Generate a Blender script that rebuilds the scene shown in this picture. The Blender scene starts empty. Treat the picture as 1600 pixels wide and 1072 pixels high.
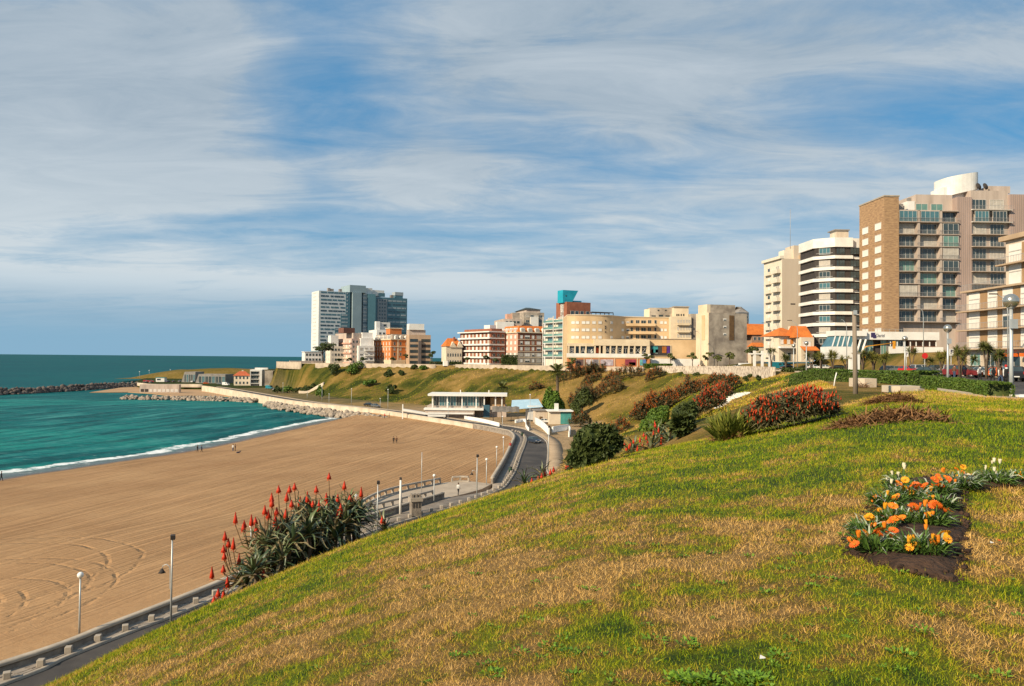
import bpy, bmesh, math, random
import numpy as np
from mathutils import Vector, Matrix
random.seed(7)
rng = np.random.default_rng(11)
scene = bpy.context.scene
COL = scene.collection
R_ = math.radians

# ------------------------------------------------------------------ camera
CZ = 23.0
FPX = 1200.0
PITCH, ROLL = R_(1.146), R_(0.5)
Fv = np.array([0, math.cos(PITCH), math.sin(PITCH)])
_R0 = np.array([1.0, 0, 0]); _U0 = np.array([0, -math.sin(PITCH), math.cos(PITCH)])
Rv = math.cos(ROLL) * _R0 + math.sin(ROLL) * _U0
Uv = -math.sin(ROLL) * _R0 + math.cos(ROLL) * _U0
cam_d = bpy.data.cameras.new('camera'); cam = bpy.data.objects.new('camera', cam_d); COL.objects.link(cam)
cam.matrix_world = Matrix(((Rv[0], Uv[0], -Fv[0], 0), (Rv[1], Uv[1], -Fv[1], 0), (Rv[2], Uv[2], -Fv[2], CZ), (0, 0, 0, 1)))
cam_d.sensor_width = 36.0
cam_d.lens = FPX / 1600.0 * 36.0
cam_d.clip_start = 0.1; cam_d.clip_end = 60000
scene.camera = cam
def ray(px, py): return Fv + Rv * (px - 800) / FPX + Uv * (536 - py) / FPX

# ------------------------------------------------------------------ sky, sun, exposure
SUN_EL, SUN_AZ = 31.0, 230.0            # azimuth clockwise from +Y
w = bpy.data.worlds.new('World'); scene.world = w; w.use_nodes = True
nt = w.node_tree; nt.nodes.clear()
def N(t, **kw):
    n = nt.nodes.new(t)
    for k, v in kw.items(): setattr(n, k, v)
    return n
def Lk(a, b): nt.links.new(a, b)
def mathn(op, a, b=None, clamp=False):
    n = N('ShaderNodeMath', operation=op, use_clamp=clamp)
    for i, v in enumerate((a, b)):
        if v is None: continue
        if isinstance(v, (int, float)): n.inputs[i].default_value = v
        else: Lk(v, n.inputs[i])
    return n.outputs[0]
def ramp(fac, stops, interp='LINEAR'):
    n = N('ShaderNodeValToRGB'); n.color_ramp.interpolation = interp
    el = n.color_ramp.elements
    while len(el) < len(stops): el.new(0.5)
    for e, (p, c) in zip(el, stops):
        e.position = p; e.color = (*c, 1) if len(c) == 3 else c
    Lk(fac, n.inputs[0]); return n.outputs[0]
def mixc(fac, a, b, mode='MIX'):
    n = N('ShaderNodeMix', data_type='RGBA', blend_type=mode)
    for i, v in ((0, fac), (6, a), (7, b)):
        if isinstance(v, (int, float)): n.inputs[i].default_value = v
        elif isinstance(v, tuple): n.inputs[i].default_value = (*v, 1)
        else: Lk(v, n.inputs[i])
    return n.outputs[2]
def noise(vec, scale, detail=6, rough=0.55, dist=0.0):
    n = N('ShaderNodeTexNoise'); n.inputs['Scale'].default_value = scale; n.inputs['Detail'].default_value = detail
    n.inputs['Roughness'].default_value = rough; n.inputs['Distortion'].default_value = dist
    if vec is not None: Lk(vec, n.inputs['Vector'])
    return n.outputs[0]
sky = N('ShaderNodeTexSky', sky_type='NISHITA'); sky.sun_disc = False
sky.sun_elevation = R_(SUN_EL); sky.sun_rotation = R_(SUN_AZ)
sky.air_density = 1.25; sky.dust_density = 0.6; sky.ozone_density = 3.0; sky.altitude = 20
tc = N('ShaderNodeTexCoord'); sep = N('ShaderNodeSeparateXYZ'); Lk(tc.outputs['Generated'], sep.inputs[0])
zc = mathn('MAXIMUM', sep.outputs[2], 0.0)
zden = mathn('ADD', zc, 0.10)
px_ = mathn('DIVIDE', sep.outputs[0], zden); py_ = mathn('DIVIDE', sep.outputs[1], zden)
cv = N('ShaderNodeCombineXYZ'); Lk(px_, cv.inputs[0]); Lk(py_, cv.inputs[1])
mp = N('ShaderNodeMapping'); mp.inputs['Rotation'].default_value = (0, 0, R_(-28)); mp.inputs['Scale'].default_value = (0.55, 1.25, 1)
mp.inputs['Location'].default_value = (1.35, 0.35, 0)
Lk(cv.outputs[0], mp.inputs[0])
big = noise(mp.outputs[0], 0.75, 4, 0.5, 0.5)
wisp = noise(mp.outputs[0], 2.6, 10, 0.66, 0.7)
fine = noise(cv.outputs[0], 9.0, 6, 0.62, 0.4)
m1 = mathn('ADD', mathn('MULTIPLY', big, 1.15), mathn('MULTIPLY', wisp, 0.52))
m1 = mathn('ADD', m1, mathn('MULTIPLY', fine, 0.13))
SKY_BIAS = 0.0
def near_dir(px, py, r0, r1, sx=1.0):
    v = Vector(ray(px, py)).normalized(); d = N('ShaderNodeVectorMath', operation='DISTANCE'); Lk(wob_dir, d.inputs[0]); d.inputs[1].default_value = v
    return ramp(d.outputs['Value'], [(r0, (1, 1, 1)), (r1, (0, 0, 0))], 'EASE')
wv_ = N('ShaderNodeTexNoise'); wv_.inputs['Scale'].default_value = 4.0; wv_.inputs['Detail'].default_value = 6; Lk(tc.outputs['Generated'], wv_.inputs['Vector'])
ws_ = N('ShaderNodeVectorMath', operation='SCALE'); ws_.inputs['Scale'].default_value = 0.42; sb_ = N('ShaderNodeVectorMath', operation='SUBTRACT'); Lk(wv_.outputs['Color'], sb_.inputs[0]); sb_.inputs[1].default_value = (.5, .5, .5); Lk(sb_.outputs[0], ws_.inputs[0])
ad_ = N('ShaderNodeVectorMath', operation='ADD'); Lk(tc.outputs['Generated'], ad_.inputs[0]); Lk(ws_.outputs[0], ad_.inputs[1]); wob_dir = ad_.outputs[0]
hole = mathn('MAXIMUM', near_dir(540, 110, .03, .20), mathn('MULTIPLY', near_dir(1560, 120, .05, .30), .55)); hole = mathn('MAXIMUM', hole, mathn('MULTIPLY', near_dir(480, 260, .02, .16), .55))
thick = mathn('MAXIMUM', near_dir(170, 200, .08, .36), mathn('MULTIPLY', near_dir(820, 60, .05, .26), .8)); thick = mathn('MAXIMUM', thick, mathn('MULTIPLY', near_dir(760, 300, .05, .3), .5))
m1 = mathn('ADD', mathn('SUBTRACT', m1, mathn('MULTIPLY', hole, .21)), mathn('MULTIPLY', thick, .16))
cover = ramp(m1, [(0.62, (0.06,) * 3), (0.84, (0.50,) * 3), (1.04, (0.90,) * 3)])
# low bank of brighter cloud above the horizon, clear blue strip beneath it
low = ramp(sep.outputs[2], [(0.0, (0, 0, 0)), (0.045, (0.05,) * 3), (0.085, (.85,) * 3), (0.15, (0.6,) * 3), (0.28, (0.0,) * 3)])
mp2 = N('ShaderNodeMapping'); mp2.inputs['Scale'].default_value = (2.2, 2.2, 26.0); Lk(tc.outputs['Generated'], mp2.inputs[0])
streak = noise(mp2.outputs[0], 1.3, 8, 0.6, 0.35)
bank = mathn('MULTIPLY', near_dir(1080, 455, .03, .24), mathn('MULTIPLY', ramp(sep.outputs[2], [(.045, (0, 0, 0)), (.075, (1, 1, 1))]), ramp(streak, [(0.28, (0, 0, 0)), (0.5, (.9,) * 3)])))
lowc = mathn('MULTIPLY', low, ramp(streak, [(0.36, (0, 0, 0)), (0.66, (1, 1, 1))]))
clouds = mathn('MAXIMUM', mathn('MULTIPLY', cover, ramp(sep.outputs[2], [(0.02, (0, 0, 0)), (0.10, (1, 1, 1))])), mathn('MAXIMUM', lowc, bank), clamp=True)
cshade = ramp(wisp, [(0.3, (2.75, 3.45, 4.1)), (0.75, (4.5, 5.0, 5.4))])
ccol = mixc(low, cshade, (5.9, 6.4, 6.6))
skyc = mixc(1.0, sky.outputs[0], (0.50, 0.95, 1.10), 'MULTIPLY')
hz = ramp(sep.outputs[2], [(0.0, (0.92,) * 3), (0.05, (0.85,) * 3), (0.22, (0, 0, 0))])
skyc = mixc(.75, skyc, (0.50, 2.15, 4.25)); skyc = mixc(hz, skyc, (2.15, 3.7, 5.0))
full = mixc(clouds, skyc, ccol)
bg = N('ShaderNodeBackground'); bg.inputs['Strength'].default_value = 0.10
Lk(full, bg.inputs[0]); out = N('ShaderNodeOutputWorld'); Lk(bg.outputs[0], out.inputs[0])
sd = bpy.data.lights.new('sun', 'SUN'); sun = bpy.data.objects.new('sun', sd); COL.objects.link(sun)
sd.energy = 5.0; sd.angle = R_(0.5); sd.color = (1.0, 0.84, 0.60)
az = R_(SUN_AZ); el_ = R_(SUN_EL)
SUNV = Vector((math.sin(az) * math.cos(el_), math.cos(az) * math.cos(el_), math.sin(el_)))
sun.rotation_euler = SUNV.to_track_quat('Z', 'Y').to_euler(); sun.location = (-60, -60, 90)
vs = scene.view_settings
vs.view_transform = 'Standard'; vs.look = 'None'; vs.exposure = 0.30; vs.gamma = 1.0; vs.use_curve_mapping = False
scene.render.engine = 'CYCLES'; scene.cycles.use_denoising = True
scene.cycles.max_bounces = 6; scene.cycles.diffuse_bounces = 2; scene.cycles.glossy_bounces = 3

# ------------------------------------------------------------------ pixel helpers (photo pixels -> places in the world)
def G(px, py, z=3.0):
    d = ray(px, py); t = (z - CZ) / d[2]; return np.array([0, 0, CZ]) + d * t
def D(px, py, y):
    d = ray(px, py); return np.array([0, 0, CZ]) + d * (y / d[1])
def ZT(px, py, y): return float(D(px, py, y)[2])
def XY(px, y): return D(px, 560, y)[:2]

# ------------------------------------------------------------------ numpy noise
def _hash(ix, iy, s):
    h = (ix.astype(np.int64) * 374761393 + iy.astype(np.int64) * 668265263 + s * 974634777) & 0x7fffffff
    h = ((h ^ (h >> 13)) * 1274126177) & 0x7fffffff
    return ((h ^ (h >> 16)) & 0xffff) / 65535.0
def vnoise(x, y, s=0):
    x = np.asarray(x, float); y = np.asarray(y, float)
    ix = np.floor(x); iy = np.floor(y); fx = x - ix; fy = y - iy
    fx = fx * fx * (3 - 2 * fx); fy = fy * fy * (3 - 2 * fy)
    a = _hash(ix, iy, s); b = _hash(ix + 1, iy, s); c = _hash(ix, iy + 1, s); d = _hash(ix + 1, iy + 1, s)
    return (a * (1 - fx) + b * fx) * (1 - fy) + (c * (1 - fx) + d * fx) * fy
def fbm(x, y, s=0, oct=4):
    v = 0; a = 0.5; t = 0
    for i in range(oct):
        v = v + a * vnoise(x * 2 ** i + 17.3 * i, y * 2 ** i + 5.1 * i, s + i); t += a; a *= 0.5
    return v / t
def pdist(x, y, P):
    P = np.asarray(P, float); best = np.full(np.shape(x), 1e9)
    for (ax, ay), (bx, by) in zip(P[:-1], P[1:]):
        dx, dy = bx - ax, by - ay
        t = np.clip(((x - ax) * dx + (y - ay) * dy) / (dx * dx + dy * dy + 1e-9), 0, 1)
        best = np.minimum(best, np.hypot(x - ax - t * dx, y - ay - t * dy))
    return best
def inpoly(x, y, P):
    r = np.zeros(np.shape(x), bool); P = list(P)
    for (ax, ay), (bx, by) in zip(P, P[1:] + P[:1]):
        c = ((ay > y) != (by > y)) & (x < (bx - ax) * (y - ay) / ((by - ay) if by != ay else 1e-9) + ax)
        r ^= c
    return r
def smooth(P, n):
    """Catmull-Rom resample of a polyline to n points."""
    P = np.asarray(P, float); Q = np.vstack([2 * P[0] - P[1], P, 2 * P[-1] - P[-2]]); o = []
    for i in range(1, len(Q) - 2):
        for t in np.linspace(0, 1, 16, endpoint=False):
            a, b, c, d = Q[i - 1:i + 3]
            o.append(0.5 * (2 * b + (c - a) * t + (2 * a - 5 * b + 4 * c - d) * t ** 2 + (3 * b - a - 3 * c + d) * t ** 3))
    o.append(P[-1]); o = np.array(o)
    L = np.r_[0, np.cumsum(np.linalg.norm(np.diff(o, axis=0), axis=1))]
    s = np.linspace(0, L[-1], n)
    return np.column_stack([np.interp(s, L, o[:, k]) for k in range(P.shape[1])])

# ------------------------------------------------------------------ materials
MATS = {}
def mat(name, col, rough=0.8, col2=None, scale=1.0, bump=0.0, bscale=None, metal=0.0, spec=0.3, detail=5, island=False, lo=0.35, hi=0.65, coord='Object', stretch=None):
    """Principled material whose colour wanders between col and col2 with noise (object space) and fine relief."""
    if name in MATS: return MATS[name]
    global nt
    m = bpy.data.materials.new(name); m.use_nodes = True; nt = m.node_tree
    b = nt.nodes['Principled BSDF']; b.inputs['Roughness'].default_value = rough; b.inputs['Metallic'].default_value = metal
    b.inputs['Specular IOR Level'].default_value = spec
    if col2 is None: col2 = tuple(c * 0.82 for c in col)
    t = N('ShaderNodeTexCoord'); v = t.outputs[coord]
    if coord == 'Position': pass
    if stretch:
        mm = N('ShaderNodeMapping'); mm.inputs['Scale'].default_value = stretch; Lk(v, mm.inputs[0]); v = mm.outputs[0]
    if island:
        g = N('ShaderNodeNewGeometry'); f = g.outputs['Random Per Island']
        f = mathn('ADD', mathn('MULTIPLY', f, 0.6), mathn('MULTIPLY', noise(v, scale, 2), 0.4))
    else: f = noise(v, scale, detail, 0.6)
    c = ramp(f, [(lo, col), (hi, col2)]); Lk(c, b.inputs['Base Color'])
    if bump:
        bn = N('ShaderNodeBump'); bn.inputs['Strength'].default_value = bump; bn.inputs['Distance'].default_value = 0.05
        Lk(noise(v, bscale or scale * 6, 4), bn.inputs['Height']); Lk(bn.outputs[0], b.inputs['Normal'])
    MATS[name] = m; return m
def glass(name, col=(0.03, 0.045, 0.05), rough=0.08):
    if name in MATS: return MATS[name]
    m = mat(name, col, rough, tuple(c * 1.7 for c in col), 0.35, spec=0.6); return m

# ------------------------------------------------------------------ mesh helpers
def tag(o, label=None, cat=None, group=None, kind=None):
    if label: o['label'] = label
    if cat: o['category'] = cat
    if group: o['group'] = group
    if kind: o['kind'] = kind
    return o
def link(name, me, m=None, parent=None, loc=None, rz=0.0):
    if m is not None and len(me.materials) == 0:
        for q in (m if isinstance(m, (list, tuple)) else [m]): me.materials.append(q)
    o = bpy.data.objects.new(name, me); COL.objects.link(o)
    if parent is not None: o.parent = parent
    if loc is not None: o.location = tuple(float(c) for c in loc)
    if rz: o.rotation_euler = (0, 0, rz)
    return o
def empty(name, loc, label, cat, rz=0.0, group=None):
    o = bpy.data.objects.new(name, None); COL.objects.link(o); o.location = tuple(float(c) for c in loc); o.rotation_euler = (0, 0, rz)
    o.empty_display_size = 0.3
    return tag(o, label, cat, group)
def copy_tree(o, parent=None):
    c = o.copy(); COL.objects.link(c)
    if parent is not None: c.parent = parent
    for ch in list(o.children): copy_tree(ch, c)
    return c
def np_mesh(name, V, F, attrs=None, smooth_=False):
    """Mesh from numpy verts and a (n,3) or (n,4) face array."""
    V = np.asarray(V, np.float32); F = np.asarray(F, np.int32); k = F.shape[1]
    me = bpy.data.meshes.new(name); me.vertices.add(len(V)); me.vertices.foreach_set('co', V.ravel())
    me.loops.add(F.size); me.loops.foreach_set('vertex_index', F.ravel())
    me.polygons.add(len(F)); me.polygons.foreach_set('loop_start', np.arange(0, F.size, k, dtype=np.int32))
    if smooth_: me.polygons.foreach_set('use_smooth', np.ones(len(F), bool))
    for an, a in (attrs or {}).items():
        at = me.attributes.new(an, 'FLOAT', 'POINT'); at.data.foreach_set('value', np.asarray(a, np.float32).ravel())
    me.update(calc_edges=True); return me
def grid_faces(nu, nv):
    i, j = np.meshgrid(np.arange(nu - 1), np.arange(nv - 1), indexing='ij'); a = (i * nv + j).ravel()
    return np.column_stack([a, a + nv, a + nv + 1, a + 1])

class MB:
    """Collects shapes into one mesh; each face keeps a material slot."""
    def __init__(s): s.v = []; s.f = []; s.m = []; s.sm = []
    def add(s, vs, fs, mi=0, sm=False):
        b = len(s.v); s.v += [tuple(map(float, q)) for q in vs]
        for f in fs: s.f.append([b + i for i in f]); s.m.append(mi); s.sm.append(sm)
        return s
    def box(s, x0, x1, y0, y1, z0, z1, mi=0):
        if x0 > x1: x0, x1 = x1, x0
        if y0 > y1: y0, y1 = y1, y0
        vs = [(x, y, z) for z in (z0, z1) for x, y in ((x0, y0), (x1, y0), (x1, y1), (x0, y1))]
        return s.add(vs, [(3, 2, 1, 0), (4, 5, 6, 7), (0, 1, 5, 4), (1, 2, 6, 5), (2, 3, 7, 6), (3, 0, 4, 7)], mi)
    def prism(s, poly, z0, z1, mi=0, cap=True):
        a = sum(p[0] * q[1] - q[0] * p[1] for p, q in zip(poly, poly[1:] + poly[:1]))
        if a < 0: poly = poly[::-1]
        n = len(poly); vs = [(*p, z0) for p in poly] + [(*p, z1) for p in poly]
        fs = [(i, (i + 1) % n, n + (i + 1) % n, n + i) for i in range(n)]
        if cap: fs += [tuple(range(n))[::-1], tuple(range(n, 2 * n))]
        return s.add(vs, fs, mi)
    def tube(s, pts, rad, n=8, mi=0, sm=True, caps=True):
        pts = [Vector(p) for p in pts]
        if isinstance(rad, (int, float)): rad = [rad] * len(pts)
        rings = []
        for i, p in enumerate(pts):
            d = (pts[min(i + 1, len(pts) - 1)] - pts[max(i - 1, 0)]).normalized()
            up = Vector((0, 0, 1)) if abs(d.z) < 0.95 else Vector((1, 0, 0))
            a = d.cross(up).normalized(); b = d.cross(a)
            rings += [p + (a * math.cos(2 * math.pi * k / n) + b * math.sin(2 * math.pi * k / n)) * rad[i] for k in range(n)]
        fs = [(i * n + k, (i + 1) * n + k, (i + 1) * n + (k + 1) % n, i * n + (k + 1) % n) for i in range(len(pts) - 1) for k in range(n)]
        if caps: fs += [tuple(range(n)), tuple(range((len(pts) - 1) * n, len(pts) * n))[::-1]]
        return s.add(rings, fs, mi, sm)
    def lathe(s, prof, n=12, c=(0, 0, 0), mi=0, sm=True):
        vs = [(c[0] + r * math.cos(2 * math.pi * k / n), c[1] + r * math.sin(2 * math.pi * k / n), c[2] + z) for r, z in prof for k in range(n)]
        fs = [(i * n + k, i * n + (k + 1) % n, (i + 1) * n + (k + 1) % n, (i + 1) * n + k) for i in range(len(prof) - 1) for k in range(n)]
        return s.add(vs, fs, mi, sm)
    def ball(s, c, r, n=12, m=8, mi=0, sz=1.0):
        return s.lathe([(max(r * math.sin(math.pi * i / m), 1e-4), -r * sz * math.cos(math.pi * i / m)) for i in range(m + 1)], n, c, mi)
    def mesh(s, name):
        me = bpy.data.meshes.new(name); me.from_pydata(s.v, [], s.f)
        me.polygons.foreach_set('material_index', s.m); me.polygons.foreach_set('use_smooth', s.sm); me.update(); return me
    def build(s, name, m, parent=None, loc=None, rz=0.0): return link(name, s.mesh(name), m, parent, loc, rz)
def strip(name, A, B, zA, zB, m, parent=None, z_skirt=None):
    """Ribbon between two equally sampled polylines."""
    n = len(A); V = np.zeros((2 * n, 3)); V[:n, :2] = A; V[n:, :2] = B; V[:n, 2] = zA; V[n:, 2] = zB
    F = np.array([[i, n + i, n + i + 1, i + 1] for i in range(n - 1)])
    if z_skirt is not None:
        W = V.copy(); W[:, 2] = z_skirt; V = np.vstack([V, W]); k = 2 * n
        F = np.vstack([F, [[i, i + 1, k + i + 1, k + i] for i in range(n - 1)], [[n + i, k + n + i, k + n + i + 1, n + i + 1] for i in range(n - 1)],
                       [[0, k, k + n, n]], [[n - 1, 2 * n - 1, k + 2 * n - 1, k + n - 1]]])
    return link(name, np_mesh(name, V, F), m, parent)
def offset(P, d):
    P = np.asarray(P, float); T = np.gradient(P, axis=0); T /= np.linalg.norm(T, axis=1)[:, None] + 1e-9
    return P + np.column_stack([T[:, 1], -T[:, 0]]) * d          # to the right of travel

# ------------------------------------------------------------------ plan of the place (metres; camera stands at 0,0)
D0 = 1.35
_HP = np.array([(-900, .62, 11), (-200, .50, 13), (80, .432, 14), (200, .378, 16), (330, .324, 18), (450, .280, 20), (560, .239, 22), (700, .197, 24), (860, .154, 27),
                (960, .1255, 30), (1050, .1120, 33), (1110, .1030, 36), (1180, .088, 40), (1250, .0725, 44), (1320, .0525, 54), (1400, .0390, 60), (1450, .0345, 62),
                (1500, .0400, 60), (1565, .0475, 50), (1650, .0460, 50), (2600, .034, 60)])
_hx = np.arange(-900, 2600, 10.0)
def _sm(y):
    v = np.interp(_hx, _HP[:, 0], y); k = np.exp(-0.5 * (np.arange(-9, 10) / 4.0) ** 2); k /= k.sum()
    return np.convolve(np.pad(v, 9, mode='edge'), k, mode='valid')
_hs, _hr = _sm(_HP[:, 1]), _sm(_HP[:, 2])
def hill(x, y):
    x = np.asarray(x, float); y = np.asarray(y, float); yy = np.maximum(y, 0.05)
    p = 800 + FPX * x / yy
    s = np.interp(p, _hx, _hs); r = np.interp(p, _hx, _hr)
    d = s * yy + D0 * (1 - yy / r) ** 2 + 0.004 * np.maximum(0, yy - r) ** 2
    z = CZ - d
    return z + 0.05 * (fbm(x / 1.3, y / 1.3, 3, 3) - .5) * np.clip(yy / 5, 0, 1) + .16 * (fbm(x / 4.5, y / 4.5, 9, 3) - .5) * np.clip((yy - 8) / 10, 0, 1)
T_ = np.array([(-6, -40), (6, 5), (18, 40), (29, 70), (36, 92), (47, 130), (56, 160), (60, 190), (62, 230), (60, 270), (49, 302), (22, 332), (-33, 394), (-80, 424), (-120, 450), (-152, 500), (-164, 560), (-150, 660)])
FT = np.array([(-26, -40), (-22, 30), (-16, 60), (-8, 90), (1, 112), (8, 140), (13, 172), (19, 205), (27, 232), (24, 256), (10, 272), (-6, 290), (-43, 331), (-72, 360), (-112, 420), (-176, 552), (-196, 640), (-200, 760)])
TS, FS = smooth(T_, 160), smooth(FT, 160)
LS = smooth([(24, 30), (31, 48), (48, 85), (58, 120), (63, 161), (67, 190), (69, 230), (66, 275), (54, 308), (26, 339), (-30, 401), (-78, 431), (-117, 457), (-146, 502), (-157, 560)], 200)
_hi = [tuple(p) for p in TS] + [(600, 660), (600, -40)]
_lo = [tuple(p) for p in FS] + [(-600, 760), (-600, -40)]
_rightL = [tuple(p) for p in LS] + [(600, 560), (600, 30)]
def sst(t): t = np.clip(t, 0, 1); return t * t * (3 - 2 * t)
def ztop(y): return np.interp(y, [0, 100, 200, 300, 450, 600], [20.9, 20.9, 20.6, 19.6, 19.0, 18.6])
def terrain(x, y):
    x = np.asarray(x, float); y = np.asarray(y, float)
    dt, df = pdist(x, y, TS[::2]), pdist(x, y, FS[::2]); t = df / (dt + df + 1e-6)
    zt = ztop(y); edge = 1.5 * sst((y - 125) / 40)
    n = fbm(x / 26, y / 26, 21, 4) - .5; n2 = fbm((x - y * .5) / 9, (y + x * .4) / 30, 33, 3) - .5
    zl = 2.9 + 0.05 * n
    z = zl + (zt - edge - zl) * (0.45 * t + 0.55 * sst(t)) + (n * 6.0 + n2 * 4.6 + 1.5 * (fbm(x / 6, y / 6, 37, 3) - .5)) * np.clip(4 * t * (1 - t), 0, 1)
    hi = inpoly(x, y, _hi); lo = inpoly(x, y, _lo)
    dl = pdist(x, y, LS[::2]); rgt = inpoly(x, y, _rightL)
    bank = 4.4 * sst((dl - 14) / 9) * sst((y - 122) / 14) * (1 - sst((y - 214) / 20)) + 2.2 * sst((dl - 14) / 9) * sst((y - 205) / 18) * (1 - sst((y - 290) / 20)) + 1.6 * sst((dl - 12) / 6) * (y < 140)
    zt2 = zt - .12 + np.where(rgt, bank, 0)
    z = np.where(hi, zt2, z); z = np.where(lo & ~hi, zl, z)
    return z
def gz(x, y):
    """Ground height at a place: the near hill or the land behind it, whichever is higher."""
    return float(max(hill(x, y), terrain(np.array([x]), np.array([y]))[0]))
def ground_hit(px, py, ymin=2.0, ymax=420.0):
    """The place on the ground that the photograph shows at a pixel."""
    d = ray(px, py); d = d / d[1]; ys = np.geomspace(ymin, ymax, 900)
    X = d[0] * ys; Z = CZ + d[2] * ys
    g = np.maximum(hill(X, ys), terrain(X, ys)); k = np.argmax(Z <= g) if np.any(Z <= g) else len(ys) - 1
    return np.array([X[k], ys[k], g[k]])

def px_line(pts, z): return [tuple(G(a, b, z)[:2]) for a, b in pts]
WALL = np.array([(-58, 5), (-46, 27)] + px_line([(0, 1030), (180, 966), (360, 896)], 3.9) + [(-18.6, 90), (-12.6, 105)] +
                px_line([(759, 759), (771, 744), (789, 714), (799, 693), (803.5, 682), (799, 675), (788, 671), (734, 661.5), (640, 647), (580, 638.5), (530, 633.5), (476, 628), (440, 623), (400, 616), (360, 609), (332, 604.5), (316, 602.5)], 3.9))
WS = smooth(WALL, 420)
KERB = np.array([(-52, 3), (-41, 26)] + px_line([(20, 1065), (100, 1030), (203, 989), (315, 945)], 3) + [(-16.4, 87)] +
                px_line([(728, 787), (753, 778), (774, 769), (788, 762), (798, 749), (807, 733), (814, 712), (820, 697), (822.5, 686), (818, 679), (802, 674)], 3))
_far = offset(WS, 1.4); _far = _far[_far[:, 1] > 224]
KS = smooth(np.vstack([KERB, _far[::18]]), 420)
RO = np.array([(-42, 0), (-34, 25), (-27.0, 47.2), (-20.4, 62), (-12.5, 85), (-3.5, 108)] + px_line([(850, 748), (853, 731), (855, 701), (849, 686), (824, 673), (807, 668)], 3))
_far2 = offset(WS, 8.6); _far2 = _far2[_far2[:, 1] > 238]
RS = smooth(np.vstack([RO, _far2[::18]]), 420)
def pair(A, B, n=420):
    """Match each point of A with the nearest point along B, so that ribbons run square across."""
    o = []
    for p in A:
        k = int(np.argmin(np.hypot(B[:, 0] - p[0], B[:, 1] - p[1]))); o.append(B[k])
    o = np.array(o); k = np.ones(7) / 7
    for c in (0, 1): o[3:-3, c] = np.convolve(o[:, c], k, mode='valid')
    return o

# ------------------------------------------------------------------ grass hill under the camera
def dryness(x, y):
    """0 fresh green, 1 straw: patches of the lawn (the same field colours the soil and the blades)."""
    x = np.asarray(x, float); y = np.asarray(y, float); r = np.hypot(x, y)
    base = 0.77 - 0.50 * sst((r - 6.0) / 7) + 0.14 * sst((-x - 0) / 5) - 0.10 * sst((x - 1) / 5)
    n = fbm(x / 2.6, y / 2.6, 5, 4) - .5; n2 = fbm(x / .55, y / .55, 15, 3) - .5; n3 = fbm(x / 9, y / 5, 25, 3) - .5
    d = base + 1.15 * n + 1.5 * n2 + .7 * n3 + 1.0 * (fbm(x / .16, y / .16, 18, 2) - .5)
    d = d + 1.1 * np.exp(-(((x - 15) / 6) ** 2 + ((y - 41) / 7) ** 2)) + .8 * np.exp(-(((x - 27) / 5) ** 2 + ((y - 43) / 3) ** 2))
    d = d - .75 * np.exp(-(((x - 12) / 7) ** 2 + ((y - 16.5) / 1.5) ** 2)) * (n2 + .8)
    return np.clip(d, 0, 1)
def grass_nodes(m, attr='dry', blade=False):
    global nt
    nt = m.node_tree; b = nt.nodes['Principled BSDF']; b.inputs['Roughness'].default_value = 0.75; b.inputs['Specular IOR Level'].default_value = 0.15
    a = N('ShaderNodeAttribute', attribute_name=attr); g = N('ShaderNodeNewGeometry')
    f = a.outputs['Fac']
    if blade:
        f = mathn('ADD', f, mathn('MULTIPLY', mathn('SUBTRACT', g.outputs['Random Per Island'], 0.5), 0.55))
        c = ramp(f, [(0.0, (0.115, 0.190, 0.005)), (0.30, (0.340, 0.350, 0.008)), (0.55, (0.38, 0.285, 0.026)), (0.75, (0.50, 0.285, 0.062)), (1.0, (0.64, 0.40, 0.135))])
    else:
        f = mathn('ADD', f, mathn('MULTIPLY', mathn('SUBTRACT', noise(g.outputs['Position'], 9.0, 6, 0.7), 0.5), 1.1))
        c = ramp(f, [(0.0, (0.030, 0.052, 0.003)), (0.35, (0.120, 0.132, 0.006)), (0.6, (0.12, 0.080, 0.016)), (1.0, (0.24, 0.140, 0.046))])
        bn = N('ShaderNodeBump'); bn.inputs['Strength'].default_value = 0.9; bn.inputs['Distance'].default_value = 0.06
        Lk(noise(g.outputs['Position'], 16.0, 5, 0.7), bn.inputs['Height']); Lk(bn.outputs[0], b.inputs['Normal'])
    Lk(c, b.inputs['Base Color'])
def new_mat(name):
    m = bpy.data.materials.new(name); m.use_nodes = True; MATS[name] = m; return m
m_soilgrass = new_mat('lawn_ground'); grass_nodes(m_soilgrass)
m_blade = new_mat('grass_blades'); grass_nodes(m_blade, blade=True)
pxs = np.r_[np.linspace(-2400, -420, 40), np.linspace(-400, 2000, 330), np.linspace(2030, 4200, 44)]
ys = np.geomspace(0.5, 120, 300)
PX, YY = np.meshgrid(pxs, ys, indexing='ij'); XX = (PX - 800) / FPX * YY
ZZ = hill(XX, YY)
hill_o = link('grass_hill', np_mesh('grass_hill', np.column_stack([XX.ravel(), YY.ravel(), ZZ.ravel()]), grid_faces(len(pxs), len(ys)), {'dry': dryness(XX, YY).ravel()}, True), m_soilgrass)
tag(hill_o, 'sloping lawn of patchy green and straw coloured grass', None, None, 'structure')

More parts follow.
